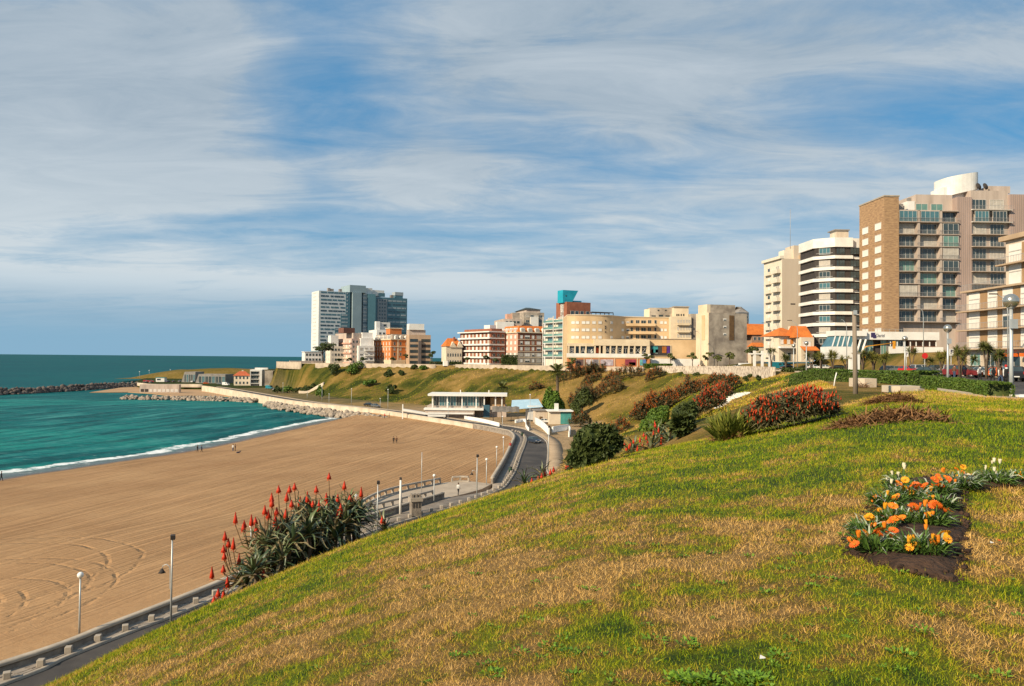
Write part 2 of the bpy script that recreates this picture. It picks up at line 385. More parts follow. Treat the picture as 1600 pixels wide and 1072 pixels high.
# ------------------------------------------------------------------ land behind: lower flat, hillside, upper town level
gx = np.arange(-340, 430, 2.8); gy = np.arange(-40, 760, 2.8)
X, Y = np.meshgrid(gx, gy, indexing='ij'); Z = terrain(X, Y)
land = [tuple(p) for p in offset(WS, 1.8)] + [(-215, 560), (-230, 759), (429, 759), (429, -40), (-30, -40)]
F = grid_faces(len(gx), len(gy)); V = np.column_stack([X.ravel(), Y.ravel(), Z.ravel()])
cx, cy = V[F, 0].mean(1), V[F, 1].mean(1); F = F[inpoly(cx, cy, land)]
lo = inpoly(X, Y, _lo); dirt = np.where(lo, 0.9, 0) * sst((X + 60) / 30) * sst((330 - Y) / 40) + np.where(lo, .35, 0)
def land_dry(X, Y): return np.clip(0.58 + 1.5 * (fbm(X / 30, Y / 22, 41, 4) - .5) + 1.3 * (fbm(X / 8, Y / 8, 44, 3) - .5) + .8 * (fbm(X / 2.5, Y / 2.5, 47, 2) - .5) - .15 * sst((Y - 380) / 60) - .38 * sst((-X - 88) / 30) * sst((Y - 400) / 40), 0, 1)
dry2 = land_dry(X, Y)
m_land = new_mat('hillside_grass'); nt = m_land.node_tree; b = nt.nodes['Principled BSDF']; b.inputs['Roughness'].default_value = 0.9; b.inputs['Specular IOR Level'].default_value = 0.1
g_ = N('ShaderNodeNewGeometry'); a1 = N('ShaderNodeAttribute', attribute_name='dry'); a2 = N('ShaderNodeAttribute', attribute_name='dirt')
nn = noise(g_.outputs['Position'], 0.55, 8, 0.7)
f = mathn('ADD', a1.outputs['Fac'], mathn('MULTIPLY', mathn('SUBTRACT', nn, 0.5), 0.9))
c = ramp(f, [(0.05, (0.032, 0.042, 0.006)), (0.30, (0.085, 0.080, 0.012)), (0.55, (0.155, 0.108, 0.024)), (0.9, (0.27, 0.170, 0.052))])
dc = ramp(noise(g_.outputs['Position'], 0.4, 6), [(0.3, (0.27, 0.18, 0.095)), (0.7, (0.40, 0.28, 0.16))])
c = mixc(a2.outputs['Fac'], c, dc); Lk(c, b.inputs['Base Color'])
bn = N('ShaderNodeBump'); bn.inputs['Strength'].default_value = 0.8; bn.inputs['Distance'].default_value = 0.5
Lk(mathn('ADD', noise(g_.outputs['Position'], 0.9, 7, 0.7), mathn('MULTIPLY', noise(g_.outputs['Position'], 0.16, 5, 0.65, .5), 2.2)), bn.inputs['Height']); Lk(bn.outputs[0], b.inputs['Normal'])
land_o = link('hillside_terrain', np_mesh('hillside_terrain', V, F, {'dry': dry2.ravel(), 'dirt': dirt.ravel()}, True), m_land)
n_ = 190000; px_r, yl = rng.uniform(380, 1420, n_), 60 * (430 / 60) ** rng.uniform(0, 1, n_); xl = (px_r - 800) / FPX * yl
okl = ~inpoly(xl, yl, _lo) & ~inpoly(xl, yl, _hi); xl, yl = xl[okl], yl[okl]; n_ = len(xl); zl_ = terrain(xl, yl); hl = rng.uniform(.12, .36, n_) * (yl / 150) ** .55; al = rng.uniform(0, 6.283, n_); wl_ = hl * rng.uniform(.12, .3, n_)
Pl = np.column_stack([xl, yl, zl_ - .05]); Sl = np.column_stack([np.cos(al) * wl_, np.sin(al) * wl_, 0 * wl_]); Tl = Pl + np.column_stack([rng.normal(0, .5, n_) * hl, rng.normal(0, .5, n_) * hl, hl])
m_lblade = new_mat('hillside_tufts'); grass_nodes(m_lblade, blade=True)
tuft_o = link('rough_grass', np_mesh('rough_grass', np.stack([Pl - Sl, Pl + Sl, Tl], 1).reshape(-1, 3), np.arange(3 * n_).reshape(n_, 3), {'dry': np.repeat(land_dry(xl, yl) * .85 + .05, 3)}), m_lblade); tag(tuft_o, 'rough uncut grass covering the hillside', None, None, 'stuff')
nt = m_land.node_tree
tag(land_o, 'brown green hillside falling to the shore road', None, None, 'structure')

# ------------------------------------------------------------------ sea
SH = np.array([(-150, -60), (-122, 30), (-106, 95)] + px_line([(0, 748), (100, 733), (200, 718), (300, 703), (400, 682), (480, 665), (520, 657)], 0) + [(-60, 294), (-66, 304)])
SS = smooth(SH, 240)
gx = np.r_[-40000, -20000, -9000, -4000, -2000, -1200, -800, -600, -480, -400, np.arange(-350, -262, 6), np.arange(-260, -44, 1.5), 0, 200, 1500, 6000, 20000, 40000]
gy = np.r_[-400, -100, np.arange(0, 90, 6), np.arange(92, 330, 1.5), np.arange(332, 480, 5), np.geomspace(490, 55000, 40)]
X, Y = np.meshgrid(gx, gy, indexing='ij'); dsh = pdist(X, Y, SS[::3])
env = np.exp(-dsh / 45) * (dsh < 300); wob = 6 * (fbm(X / 40, Y / 40, 61, 2) - .5) + 3 * (fbm(X / 14, Y / 14, 63, 2) - .5)
ph = (dsh + wob) / 13.0
amp = .75 * env * (0.35 + fbm(X / 30 + 9, Y / 60, 64, 2))
Zs = amp * (np.abs(np.sin(math.pi * ph)) ** 0.6 * -1 + .6) * np.clip(dsh / 6, 0, 1)
sea = link('sea_water', np_mesh('sea_water', np.column_stack([X.ravel(), Y.ravel(), Zs.ravel()]), grid_faces(len(gx), len(gy)), {'shore': dsh.ravel()}, True), None)
m_sea = new_mat('sea_water'); nt = m_sea.node_tree; b = nt.nodes['Principled BSDF']; b.inputs['IOR'].default_value = 1.333
g_ = N('ShaderNodeNewGeometry'); sh = N('ShaderNodeAttribute', attribute_name='shore').outputs['Fac']
sp = N('ShaderNodeSeparateXYZ'); Lk(g_.outputs['Position'], sp.inputs[0])
mpn = N('ShaderNodeMapping'); mpn.inputs['Scale'].default_value = (0.6, 1.5, 1); mpn.inputs['Rotation'].default_value = (0, 0, R_(12)); Lk(g_.outputs['Position'], mpn.inputs[0])
patch = noise(mpn.outputs[0], 0.012, 6, 0.6, 0.8)
bay = ramp(patch, [(0.35, (0.002, 0.085, 0.092)), (0.52, (0.004, 0.135, 0.135)), (0.68, (0.012, 0.215, 0.185))])
deep = ramp(noise(g_.outputs['Position'], 0.0035, 5, 0.6), [(0.35, (0.001, 0.070, 0.088)), (0.65, (0.002, 0.115, 0.118))])
farf = ramp(mathn('MULTIPLY', sp.outputs[1], 0.001), [(0.40, (0, 0, 0)), (0.56, (1, 1, 1))])
swv = N('ShaderNodeCombineXYZ'); Lk(mathn('MULTIPLY', sp.outputs[1], 0.022), swv.inputs[1]); Lk(mathn('MULTIPLY', sh, 0.16), swv.inputs[0])
swell = noise(swv.outputs[0], 1.0, 6, 0.62, 0.3)
bay = mixc(ramp(swell, [(0.38, (.8,) * 3), (0.50, (0, 0, 0))]), bay, (0.001, 0.045, 0.052)); bay = mixc(ramp(swell, [(0.54, (0, 0, 0)), (0.68, (.75,) * 3)]), bay, (0.06, 0.27, 0.25)); rpl = noise(mpn.outputs[0], 0.42, 5, 0.7, 0.5); bay = mixc(ramp(rpl, [(0.56, (0, 0, 0)), (0.70, (.45,) * 3)]), bay, (0.16, 0.33, 0.32)); bay = mixc(ramp(rpl, [(0.36, (.5,) * 3), (0.46, (0, 0, 0))]), bay, (0.001, 0.05, 0.055))  # swell mottling, with pale highlights and ripple glints painted into the water colour
rip = noise(mpn.outputs[0], 0.10, 7, 0.72, 0.6); deep = mixc(ramp(rip, [(0.45, (.5,) * 3), (0.6, (0, 0, 0))]), deep, (0.001, 0.045, 0.060))
col = mixc(farf, bay, deep)
fn = noise(g_.outputs['Position'], 0.30, 8, 0.75, 0.5); fn2 = noise(g_.outputs['Position'], 0.035, 4, 0.6, 0.5)
shw = mathn('ADD', sh, mathn('MULTIPLY', mathn('SUBTRACT', fn2, 0.5), 11.0))
band = ramp(mathn('MULTIPLY', shw, 0.05), [(0.0, (0.44,) * 3), (0.16, (0.42,) * 3), (0.24, (0.60,) * 3), (0.38, (0.66,) * 3), (0.44, (0.42,) * 3), (0.6, (0.33,) * 3), (0.75, (0.05,) * 3)])
brk = mathn('MULTIPLY', ramp(mathn('MULTIPLY', mathn('ABSOLUTE', mathn('SUBTRACT', shw, 19.5)), 0.2), [(0.1, (0.30,) * 3), (0.4, (0, 0, 0))]), ramp(fn2, [(0.55, (0, 0, 0)), (0.66, (1, 1, 1))]))
foam = ramp(mathn('ADD', mathn('ADD', fn, band), brk), [(1.02, (0, 0, 0)), (1.0, (0, 0, 0))])
fm = mathn('MULTIPLY', mathn('SUBTRACT', mathn('ADD', mathn('ADD', fn, band), brk), 1.0), 6.0, clamp=True)
film = ramp(mathn('MULTIPLY', shw, 0.1), [(0.30, (1, 1, 1)), (0.52, (0, 0, 0))]); col = mixc(mathn('MULTIPLY', film, 0.85), col, (0.12, 0.13, 0.125)); col = mixc(fm, col, (0.80, 0.82, 0.82)); Lk(col, b.inputs['Base Color'])
rg = mathn('ADD', mathn('MULTIPLY', fm, 0.5), 0.30); Lk(rg, b.inputs['Roughness']); b.inputs['Specular IOR Level'].default_value = 0.12
bn = N('ShaderNodeBump'); bn.inputs['Strength'].default_value = 0.9; bn.inputs['Distance'].default_value = 0.9
wv = mathn('ADD', noise(mpn.outputs[0], 0.20, 6, 0.65, 0.4), mathn('MULTIPLY', noise(mpn.outputs[0], 0.045, 3, 0.6), 2.2))
Lk(wv, bn.inputs['Height']); Lk(bn.outputs[0], b.inputs['Normal'])
df = N('ShaderNodeBsdfDiffuse'); Lk(col, df.inputs[0]); Lk(bn.outputs[0], df.inputs['Normal']); mx = N('ShaderNodeMixShader')
Lk(mathn('ADD', .30, mathn('MULTIPLY', film, .6)), mx.inputs[0]); Lk(df.outputs[0], mx.inputs[1]); Lk(b.outputs[0], mx.inputs[2]); Lk(mx.outputs[0], nt.nodes['Material Output'].inputs[0])
sea.data.materials.append(m_sea); tag(sea, 'teal sea of the bay running to the horizon', None, None, 'structure')

# ------------------------------------------------------------------ beach: u along the water's edge, v from the wall to the sea
NU, NV = 420, 90
Wb = smooth(np.array([tuple(p) for p in WS if p[1] < 300]), NU); Sb = smooth(np.vstack([SS[SS[:, 1] < 292], [(-66, 302)]]), NU)
vv = np.linspace(0, 1.22, NV)
X = Wb[:, None, 0] * (1 - vv) + Sb[:, None, 0] * vv; Y = Wb[:, None, 1] * (1 - vv) + Sb[:, None, 1] * vv
Z = np.interp(vv, [0, .06, .5, .9, 1.0, 1.22], [2.55, 2.25, 1.5, .35, 0.0, -1.6])[None, :] + 0 * X
Z = Z + .14 * (fbm(X / 5, Y / 5, 71, 3) - .5) * np.clip((1 - vv) * 6, 0, 1) + .25 * np.exp(-vv / .05) * (fbm(X / 9, Y / 9, 75, 2) - .3)
ul = np.r_[0, np.cumsum(np.linalg.norm(np.diff((Wb + Sb) / 2, axis=0), axis=1))]
wid = np.linalg.norm(Wb - Sb, axis=1)
U_ = ul[:, None] + 0 * X; Vm = vv[None, :] * wid[:, None]
beach = link('sand_beach', np_mesh('sand_beach', np.column_stack([X.ravel(), Y.ravel(), Z.ravel()]), grid_faces(NU, NV), {'along': U_.ravel(), 'across': (wid[:, None] - Vm).ravel(), 'frac': (vv[None, :] + 0 * X).ravel()}, True), None)
m_sand = new_mat('beach_sand'); nt = m_sand.node_tree; b = nt.nodes['Principled BSDF']; b.inputs['Specular IOR Level'].default_value = 0.2
g_ = N('ShaderNodeNewGeometry'); au = N('ShaderNodeAttribute', attribute_name='along').outputs['Fac']; av = N('ShaderNodeAttribute', attribute_name='across').outputs['Fac']; af = N('ShaderNodeAttribute', attribute_name='frac').outputs['Fac']
big_ = noise(g_.outputs['Position'], 0.06, 5, 0.6); gr = noise(g_.outputs['Position'], 1.6, 8, 0.7)
dry_c = ramp(mathn('ADD', mathn('MULTIPLY', big_, 0.6), mathn('MULTIPLY', gr, 0.4)), [(0.36, (0.35, 0.195, 0.09)), (0.64, (0.475, 0.285, 0.14))])
wet = ramp(mathn('ADD', av, mathn('MULTIPLY', mathn('SUBTRACT', noise(g_.outputs['Position'], 0.10, 4), 0.5), 6)), [(0.0, (1, 1, 1)), (1.0, (0, 0, 0))])
wetf = mathn('SUBTRACT', 1.0, mathn('MULTIPLY', mathn('SUBTRACT', mathn('ADD', av, mathn('MULTIPLY', mathn('SUBTRACT', noise(g_.outputs['Position'], 0.10, 4), 0.5), 5)), 2.2), 0.45, clamp=True), clamp=True)
col = mixc(wetf, dry_c, (0.135, 0.088, 0.055)); Lk(col, b.inputs['Base Color'])
Lk(mathn('SUBTRACT', 0.92, mathn('MULTIPLY', wetf, 0.62)), b.inputs['Roughness'])
# rake furrows: long ridges that follow the beach, of uneven spacing, broken by footprints
cb = N('ShaderNodeCombineXYZ'); Lk(mathn('MULTIPLY', au, 0.006), cb.inputs[0]); Lk(mathn('MULTIPLY', av, 0.62), cb.inputs[1])
fur = noise(cb.outputs[0], 1.0, 3, 0.75)
cb2 = N('ShaderNodeCombineXYZ'); Lk(mathn('MULTIPLY', au, 0.03), cb2.inputs[0]); Lk(mathn('MULTIPLY', av, 1.7), cb2.inputs[1])
fur2 = noise(cb2.outputs[0], 1.0, 4, 0.7)
furs = ramp(fur, [(0.40, (0, 0, 0)), (0.5, (1, 1, 1)), (0.53, (0.35,) * 3), (0.56, (0.9,) * 3), (0.62, (0.5,) * 3)])
def arc(cx_, cy_, r_, wdt):
    d = N('ShaderNodeVectorMath', operation='DISTANCE'); Lk(g_.outputs['Position'], d.inputs[0]); d.inputs[1].default_value = (cx_, cy_, 2.0)
    q = mathn('ADD', d.outputs['Value'], mathn('MULTIPLY', mathn('SUBTRACT', big_, 0.5), 3.0))
    return mathn('SUBTRACT', 1.0, mathn('DIVIDE', mathn('ABSOLUTE', mathn('SUBTRACT', q, r_)), wdt), clamp=True)
trk = None
for cx_, cy_, r_ in ((-48, 62, 6.2), (-48, 62, 7.9), (-47, 63, 9.6), (-50, 66, 12.4), (-49.5, 66, 14.2), (-52, 60, 10.4), (-55, 72, 15.5), (-54, 73, 17.3), (-45, 58, 4.6)):
    q = arc(cx_, cy_, r_, 0.34); trk = q if trk is None else mathn('MAXIMUM', trk, q)
nearv = ramp(mathn('MULTIPLY', sepY := (lambda s: (Lk(g_.outputs['Position'], s.inputs[0]), s.outputs[1])[1])(N('ShaderNodeSeparateXYZ')), 0.01), [(0.60, (0.35,) * 3), (0.95, (1, 1, 1))])
h = mathn('ADD', mathn('MULTIPLY', mathn('MULTIPLY', furs, nearv), 0.75), mathn('MULTIPLY', fur2, 0.40))
h = mathn('ADD', h, mathn('MULTIPLY', gr, 0.42)); h = mathn('SUBTRACT', h, mathn('MULTIPLY', mathn('MULTIPLY', trk, ramp(noise(g_.outputs['Position'], 0.5, 5), [(0.40, (0, 0, 0)), (0.58, (1, 1, 1))])), 0.75))
bn = N('ShaderNodeBump'); bn.inputs['Strength'].default_value = 1.0; bn.inputs['Distance'].default_value = 0.22
Lk(h, bn.inputs['Height']); Lk(bn.outputs[0], b.inputs['Normal'])
beach.data.materials.append(m_sand); tag(beach, 'raked brown sand beach between the sea and the wall', None, None, 'structure')

# ------------------------------------------------------------------ promenade, road, walls
m_path = mat('path_stone', (0.30, 0.25, 0.20), 0.85, (0.20, 0.165, 0.135), 0.6, 0.4)
m_pave = mat('paving_stone', (0.36, 0.30, 0.24), 0.85, (0.24, 0.20, 0.165), 0.9, 0.3)
m_asph = mat('asphalt', (0.085, 0.074, 0.066), 0.85, (0.040, 0.036, 0.035), 0.22, 0.3, 9, detail=9)
m_kerb = mat('kerb_stone', (0.42, 0.36, 0.29), 0.85, (0.30, 0.255, 0.21), 0.8, 0.3)
m_wallstone = mat('sea_wall_stone', (0.30, 0.25, 0.20), 0.9, (0.17, 0.14, 0.115), 1.3, 0.8, 5)
m_cope = mat('coping_stone', (0.44, 0.37, 0.29), 0.85, (0.32, 0.27, 0.215), 0.7, 0.3)
m_seawall = mat('pale_sea_wall', (0.62, 0.52, 0.40), 0.85, (0.46, 0.37, 0.27), 0.25, 0.3)
m_conc = mat('terrace_concrete', (0.46, 0.375, 0.285), 0.85, (0.36, 0.29, 0.22), 0.35, 0.2)
KW = pair(WS, KS); RK = pair(KS, RS)
path = tag(strip('promenade', WS, KW, 3.10, 3.10, m_path, z_skirt=2.2), 'paved promenade beside the beach wall', None, None, 'structure')
tag(strip('shore_road', offset(KS, .12), RK, 3.0, 3.0, m_asph), 'grey asphalt shore road curving below the hill', None, None, 'structure')
kb = strip('kerb', offset(KS, -.16), offset(KS, .14), 3.16, 3.16, m_kerb, z_skirt=2.6); tag(kb, 'pale stone kerb along the promenade', None, None, 'structure')
RR = pair(RS, RS); tag(strip('road_kerb', RS, offset(RS, .35), 3.12, 3.12, m_kerb, z_skirt=2.6), 'stone kerb on the inland side of the shore road', None, None, 'structure')
tag(strip('road_verge', offset(RS, .34), offset(RS, 3.4), 3.08, 3.0, mat('verge_dirt', (0.42, 0.31, 0.20), 0.9, (0.30, 0.215, 0.135), 0.3, 0.4), z_skirt=2.6), 'sandy verge beside the shore road', None, None, 'structure')
def wall_strip(name, P, th, z0, z1, mw, mc, label, cope=.16, over=.06):
    t = empty(name, (*P[0], z0), label, 'wall'); o = Vector((P[0][0], P[0][1], 0))
    Pn = np.asarray(P) - np.asarray(P[0])
    strip('wall_body', offset(Pn, -th / 2), offset(Pn, th / 2), z1 - z0, z1 - z0, mw, t, z_skirt=0.0)
    c = strip('coping', offset(Pn, -th / 2 - over), offset(Pn, th / 2 + over), z1 - z0 + cope, z1 - z0 + cope, mc, t, z_skirt=z1 - z0 + .004)
    return t
near = WS[(WS[:, 1] < 93) & (WS[:, 1] > 6)]; far_ = WS[WS[:, 1] > 121.5]
wall_strip('beach_wall', near, .5, 0.8, 3.52, m_wallstone, m_cope, 'low dark stone wall between the beach and the promenade, in the left foreground')
i_ = int(np.argmax(far_[:, 1] > 222))
wall_strip('beach_wall', far_[:i_ + 1], .5, 0.8, 3.85, m_wallstone, m_cope, 'curving grey parapet wall between the beach and the road bend')
wall_strip('sea_wall', far_[i_:], .7, -0.6, 3.75, m_seawall, m_seawall, 'long pale sea wall carrying the shore road round the bay')
# flagstones of the near promenade
sel = np.where((WS[:, 1] > 44) & (WS[:, 1] < 76))[0]
A, B = WS[sel[0]:sel[-1] + 1], KW[sel[0]:sel[-1] + 1]; A = smooth(A, 40); B = smooth(B, 40); nst = 0
for i in range(39):
    cuts = [0.09] + sorted(random.uniform(.1, .9) * .2 + k * .2 for k in range(4)) + [0.95]
    for k in range(5):
        if cuts[k + 1] - cuts[k] < .08: continue
        def P2(i_, t): return A[i_] * (1 - t) + B[i_] * t
        q = [P2(i, cuts[k] + .008), P2(i, cuts[k + 1] - .008), P2(i + 1, cuts[k + 1] - .008), P2(i + 1, cuts[k] + .008)]
        c0 = sum(q) / 4; q = [c0 + (p - c0) * .955 + np.array([random.uniform(-.05, .05), random.uniform(-.05, .05)]) for p in q]
        zz = 3.115 + random.uniform(0, .02)
        MB().prism([tuple(p - c0) for p in q], 0, .03).build('paving_stone', m_pave, path, (*c0, zz - .02)); nst += 1

# town street and its pavement
zs = ztop(LS[:, 1]); Lr = offset(LS, 13)
tag(strip('town_street', LS, Lr, zs + .02, zs + .02, m_asph), 'asphalt town street along the top of the hill', None, None, 'structure')
tag(strip('town_pavement', offset(LS, -3.2), LS, zs + .14, zs + .14, m_conc, z_skirt=17.5), 'pale pavement between the hedge and the town street', None, None, 'structure')
tag(strip('street_pavement', Lr, offset(LS, 16), zs + .14, zs + .14, m_conc, z_skirt=17.5), 'pavement in front of the apartment buildings', None, None, 'structure')
mw_ = mat('road_marking', (0.75, 0.74, 0.70), 0.7, (0.6, 0.58, 0.55), 2.0)
mb = MB()
for i in range(20, 160, 5):
    for of in (6.4,):
        p = offset(LS, of)[i:i + 3]; q = offset(LS, of + .18)[i:i + 3]
        n0 = len(mb.v); mb.add([(*p[0], zs[i] + .026), (*p[1], zs[i + 1] + .026), (*q[1], zs[i + 1] + .026), (*q[0], zs[i] + .026)], [(0, 3, 2, 1)])
tag(mb.build('road_markings', mw_), 'dashed white centre line of the town street', None, None, 'structure')

# ================================================================== buildings
m_glass = glass('window_glass'); m_glass2 = glass('teal_glass', (0.05, 0.12, 0.14)); m_glassg = glass('green_glass', (0.10, 0.19, 0.16), 0.15)
m_white = mat('white_paint', (0.80, 0.77, 0.72), 0.7, (0.68, 0.65, 0.60), 0.35)
m_frame = mat('window_frame', (0.66, 0.62, 0.57), 0.6, (0.52, 0.49, 0.45), 0.6)
m_shut = mat('roller_shutter', (0.80, 0.76, 0.70), 0.7, (0.70, 0.66, 0.60), 0.5)
m_dark = mat('dark_wall', (0.060, 0.050, 0.045), 0.8, (0.040, 0.034, 0.032), 0.6)
m_rail = mat('railing_metal', (0.45, 0.43, 0.41), 0.5, (0.34, 0.325, 0.31), 1.0, metal=0.3)
m_curtain = mat('curtain', (0.52, 0.47, 0.40), 0.9, (0.38, 0.345, 0.30), 0.8)
m_roofgrey = mat('roof_felt', (0.30, 0.27, 0.24), 0.9, (0.20, 0.18, 0.165), 0.3)
m_tile = mat('orange_roof_tile', (0.64, 0.19, 0.035), 0.8, (0.48, 0.13, 0.028), 0.7, 0.5, 5)
_wc = {}
STY = {'dark': (m_frame, m_glass), 'shut': (m_frame, m_shut), 'half': (m_frame, m_glass, m_shut), 'teal': (m_frame, m_glass2), 'curt': (m_frame, m_curtain), 'green': (m_frame, m_glassg), 'black': (m_dark, m_glass)}
def win_meshes(w_, h_, sty, n=1):
    """Frame mesh (with bars) and pane mesh of one window type, outward side -y."""
    key = (round(w_, 2), round(h_, 2), sty, n)
    if key in _wc: return _wc[key]
    fr, t = 0.07, 0.10; a = MB(); x0, x1 = -w_ / 2, w_ / 2
    a.box(x0, x1, -t, .0, -fr, 0).box(x0, x1, -t, .0, h_ - fr, h_).box(x0, x0 + fr, -t, .0, 0, h_ - fr).box(x1 - fr, x1, -t, .0, 0, h_ - fr)
    for i in range(1, n): xm = x0 + w_ * i / n; a.box(xm - .03, xm + .03, -t * .8, .0, 0, h_ - fr)
    p = MB(); zs_ = 0.0
    if sty == 'half': p.box(x0 + fr, x1 - fr, -.05, 0.0, h_ * .45, h_ - fr, 1); p.box(x0 + fr, x1 - fr, -.03, 0.0, 0, h_ * .45 - .002, 0)
    else: p.box(x0 + fr, x1 - fr, -.04, 0.0, 0, h_ - fr, 0)
    A, P = a.mesh('window'), p.mesh('pane'); S = STY[sty]
    A.materials.append(S[0])
    for q in S[1:]: P.materials.append(q)
    _wc[key] = (A, P); return _wc[key]
_bc = {}
class Bd:
    """A building placed by the photo columns of its left edge, near corner and right edge; local x runs along the front, y into depth."""
    def __init__(s, name, label, pxL, pxM, pxR, d, ang, zb, pytop, wall, cat='building', group=None, dz=0.0, body=True):
        s.d = d; a = R_(ang); M = XY(pxM, d); kL, kR = (pxL - 800) / FPX, (pxR - 800) / FPX
        s.W = (kR * M[1] - M[0]) / (math.cos(a) - kR * math.sin(a)); s.L = max(3.0, (kL * M[1] - M[0]) / (-math.sin(a) - kL * math.cos(a)))
        s.M, s.a, s.zb = M, a, zb; s.H = ZT(pxM, pytop, d) - zb
        s.root = empty(name, (*M, zb), label, cat, a, group)
        if body: s.box('wall', 0, s.W, 0, s.L, -dz, s.H, wall)
    def z(s, px, py): return ZT(px, py, s.d) - s.zb
    def zy(s, py, px=None): return ZT(px if px is not None else 800 + FPX * s.M[0] / s.M[1], py, s.d) - s.zb
    def x(s, px):
        k = (px - 800) / FPX; return (k * s.M[1] - s.M[0]) / (math.cos(s.a) - k * math.sin(s.a))
    def y(s, px):
        k = (px - 800) / FPX; return (k * s.M[1] - s.M[0]) / (-math.sin(s.a) - k * math.cos(s.a))
    def box(s, name, x0, x1, y0, y1, z0, z1, m, parent=None):
        return MB().box(x0, x1, y0, y1, z0, z1).build(name, m, parent or s.root)
    def put(s, name, me, face, u, z, off=0.0, parent=None):
        loc = (u, -off, z) if face == 'F' else (-off, u, z)
        return link(name, me, None, parent or s.root, loc, 0 if face == 'F' else -math.pi / 2)
    def win(s, face, u, z, w_, h_, sty='dark', n=1, off=0.0, sub=True, name='window'):
        A, P = win_meshes(w_, h_, sty, n); o = s.put(name, A, face, u, z, off)
        q = bpy.data.objects.new('pane', P); COL.objects.link(q); q.parent = o
        return o
    def grid(s, face, us, zs_, w_, h_, sty, n=1, off=0.0, skip=0.0):
        for z_ in zs_:
            for u in us:
                if random.random() < skip: continue
                st = random.choice(sty) if isinstance(sty, (list, tuple)) else sty
                s.win(face, u, z_, w_, h_, st, n, off)
    def balcony(s, face, u0, u1, z, dep, sty='rail', hr=1.0, th=.18, ms=None, mr=None, off=0.0):
        w_ = abs(u1 - u0); key = (round(w_, 1), dep, sty, hr, th, ms.name if ms else '', mr.name if mr else '')
        if key not in _bc:
            a = MB().box(-w_ / 2, w_ / 2, -dep, 0, -th, 0); r = MB()
            if sty == 'rail':
                r.box(-w_ / 2, w_ / 2, -dep + .02, -dep + .07, hr - .06, hr)
                k = max(2, int(w_ / .35))
                for i in range(k + 1): xx = -w_ / 2 + .03 + (w_ - .06) * i / k; r.box(xx - .02, xx + .02, -dep + .03, -dep + .06, 0, hr - .06)
            elif sty == 'solid': r.box(-w_ / 2, w_ / 2, -dep, -dep + .12, 0, hr).box(-w_ / 2, -w_ / 2 + .12, -dep + .12, 0, 0, hr).box(w_ / 2 - .12, w_ / 2, -dep + .12, 0, 0, hr)
            else: r.box(-w_ / 2, w_ / 2, -dep, -dep + .05, .05, hr)
            A, Rm = a.mesh('balcony'), r.mesh('railing'); A.materials.append(ms or m_white); Rm.materials.append(mr or (m_glassg if sty == 'glass' else m_rail if sty == 'rail' else (ms or m_white)))
            _bc[key] = (A, Rm)
        A, Rm = _bc[key]; o = s.put('balcony', A, face, (u0 + u1) / 2, z, off); q = bpy.data.objects.new('railing', Rm); COL.objects.link(q); q.parent = o
        return o
def lin(a, b, n): return [a + (b - a) * (i + .5) / n for i in range(n)]
def text(body, size, m, parent, loc, rot, name='lettering', ext=.02, align='CENTER', shear=0.0):
    c = bpy.data.curves.new(name, 'FONT'); c.body = body; c.size = size; c.extrude = ext; c.align_x = align; c.shear = shear; c.offset = .03 if name == 'window_letter' else .008
    t = bpy.data.objects.new('tmp', c); COL.objects.link(t); dg = bpy.context.evaluated_depsgraph_get()
    me = bpy.data.meshes.new_from_object(t.evaluated_get(dg)); bpy.data.objects.remove(t); me.materials.clear(); me.materials.append(m); me.name = name
    o = link(name, me, None, parent, loc); o.rotation_euler = rot; return o
def gable(name, x0, x1, y0, y1, z0, z1, m, parent, hip=0.0, axis='x', ov=.4):
    x0, x1, y0, y1 = x0 - ov, x1 + ov, y0 - ov, y1 + ov
    if axis == 'x':
        h = hip; ym = (y0 + y1) / 2; vs = [(x0, y0, z0), (x1, y0, z0), (x1, y1, z0), (x0, y1, z0), (x0 + h, ym, z1), (x1 - h, ym, z1)]
        fs = [(0, 1, 5, 4), (2, 3, 4, 5), (1, 2, 5), (3, 0, 4), (3, 2, 1, 0)]
    else:
        h = hip; xm = (x0 + x1) / 2; vs = [(x0, y0, z0), (x1, y0, z0), (x1, y1, z0), (x0, y1, z0), (xm, y0 + h, z1), (xm, y1 - h, z1)]
        fs = [(1, 2, 5, 4), (3, 0, 4, 5), (0, 1, 4), (2, 3, 5), (3, 2, 1, 0)]
    return MB().add(vs, fs).build(name, m, parent)
def clutter(b, xs, z, m=None):
    for x_, y_, w_, h_ in xs: b.box('chimney', x_, x_ + w_, y_, y_ + w_ * .8, z, z + h_, m or m_white)

# ---- A: low tan and white block on the right, facing the street
m_beige = mat('beige_render', (0.66, 0.55, 0.43), 0.85, (0.50, 0.405, 0.31), 0.5, detail=9, stretch=(1, 1, .14)); m_tan = mat('tan_panel', (0.40, 0.25, 0.13), 0.8, (0.32, 0.195, 0.10), 0.5)
A = Bd('apartment_block', 'low beige block with tan panels, white shutters and ground floor shops', 1502, 1725, 1900, 95, 0, 22.4, 330, m_beige, 'apartment block', body=False)
LA = A.L; zt1 = ZT(1502, 457, 124.5) - 22.4
A.box('wall', 0.9, A.W, 0, LA, 0, zt1, m_beige)
yu = A.y(1563); A.box('upper_wall', .9, A.W, 0, yu, zt1 + .002, zt1 + 7.4, m_beige)
fz = [zt1 - 3.05 * k for k in range(1, 4)]
m_slab = mat('tan_slab', (0.52, 0.38, 0.25), 0.85, (0.42, 0.30, 0.195), 0.4)
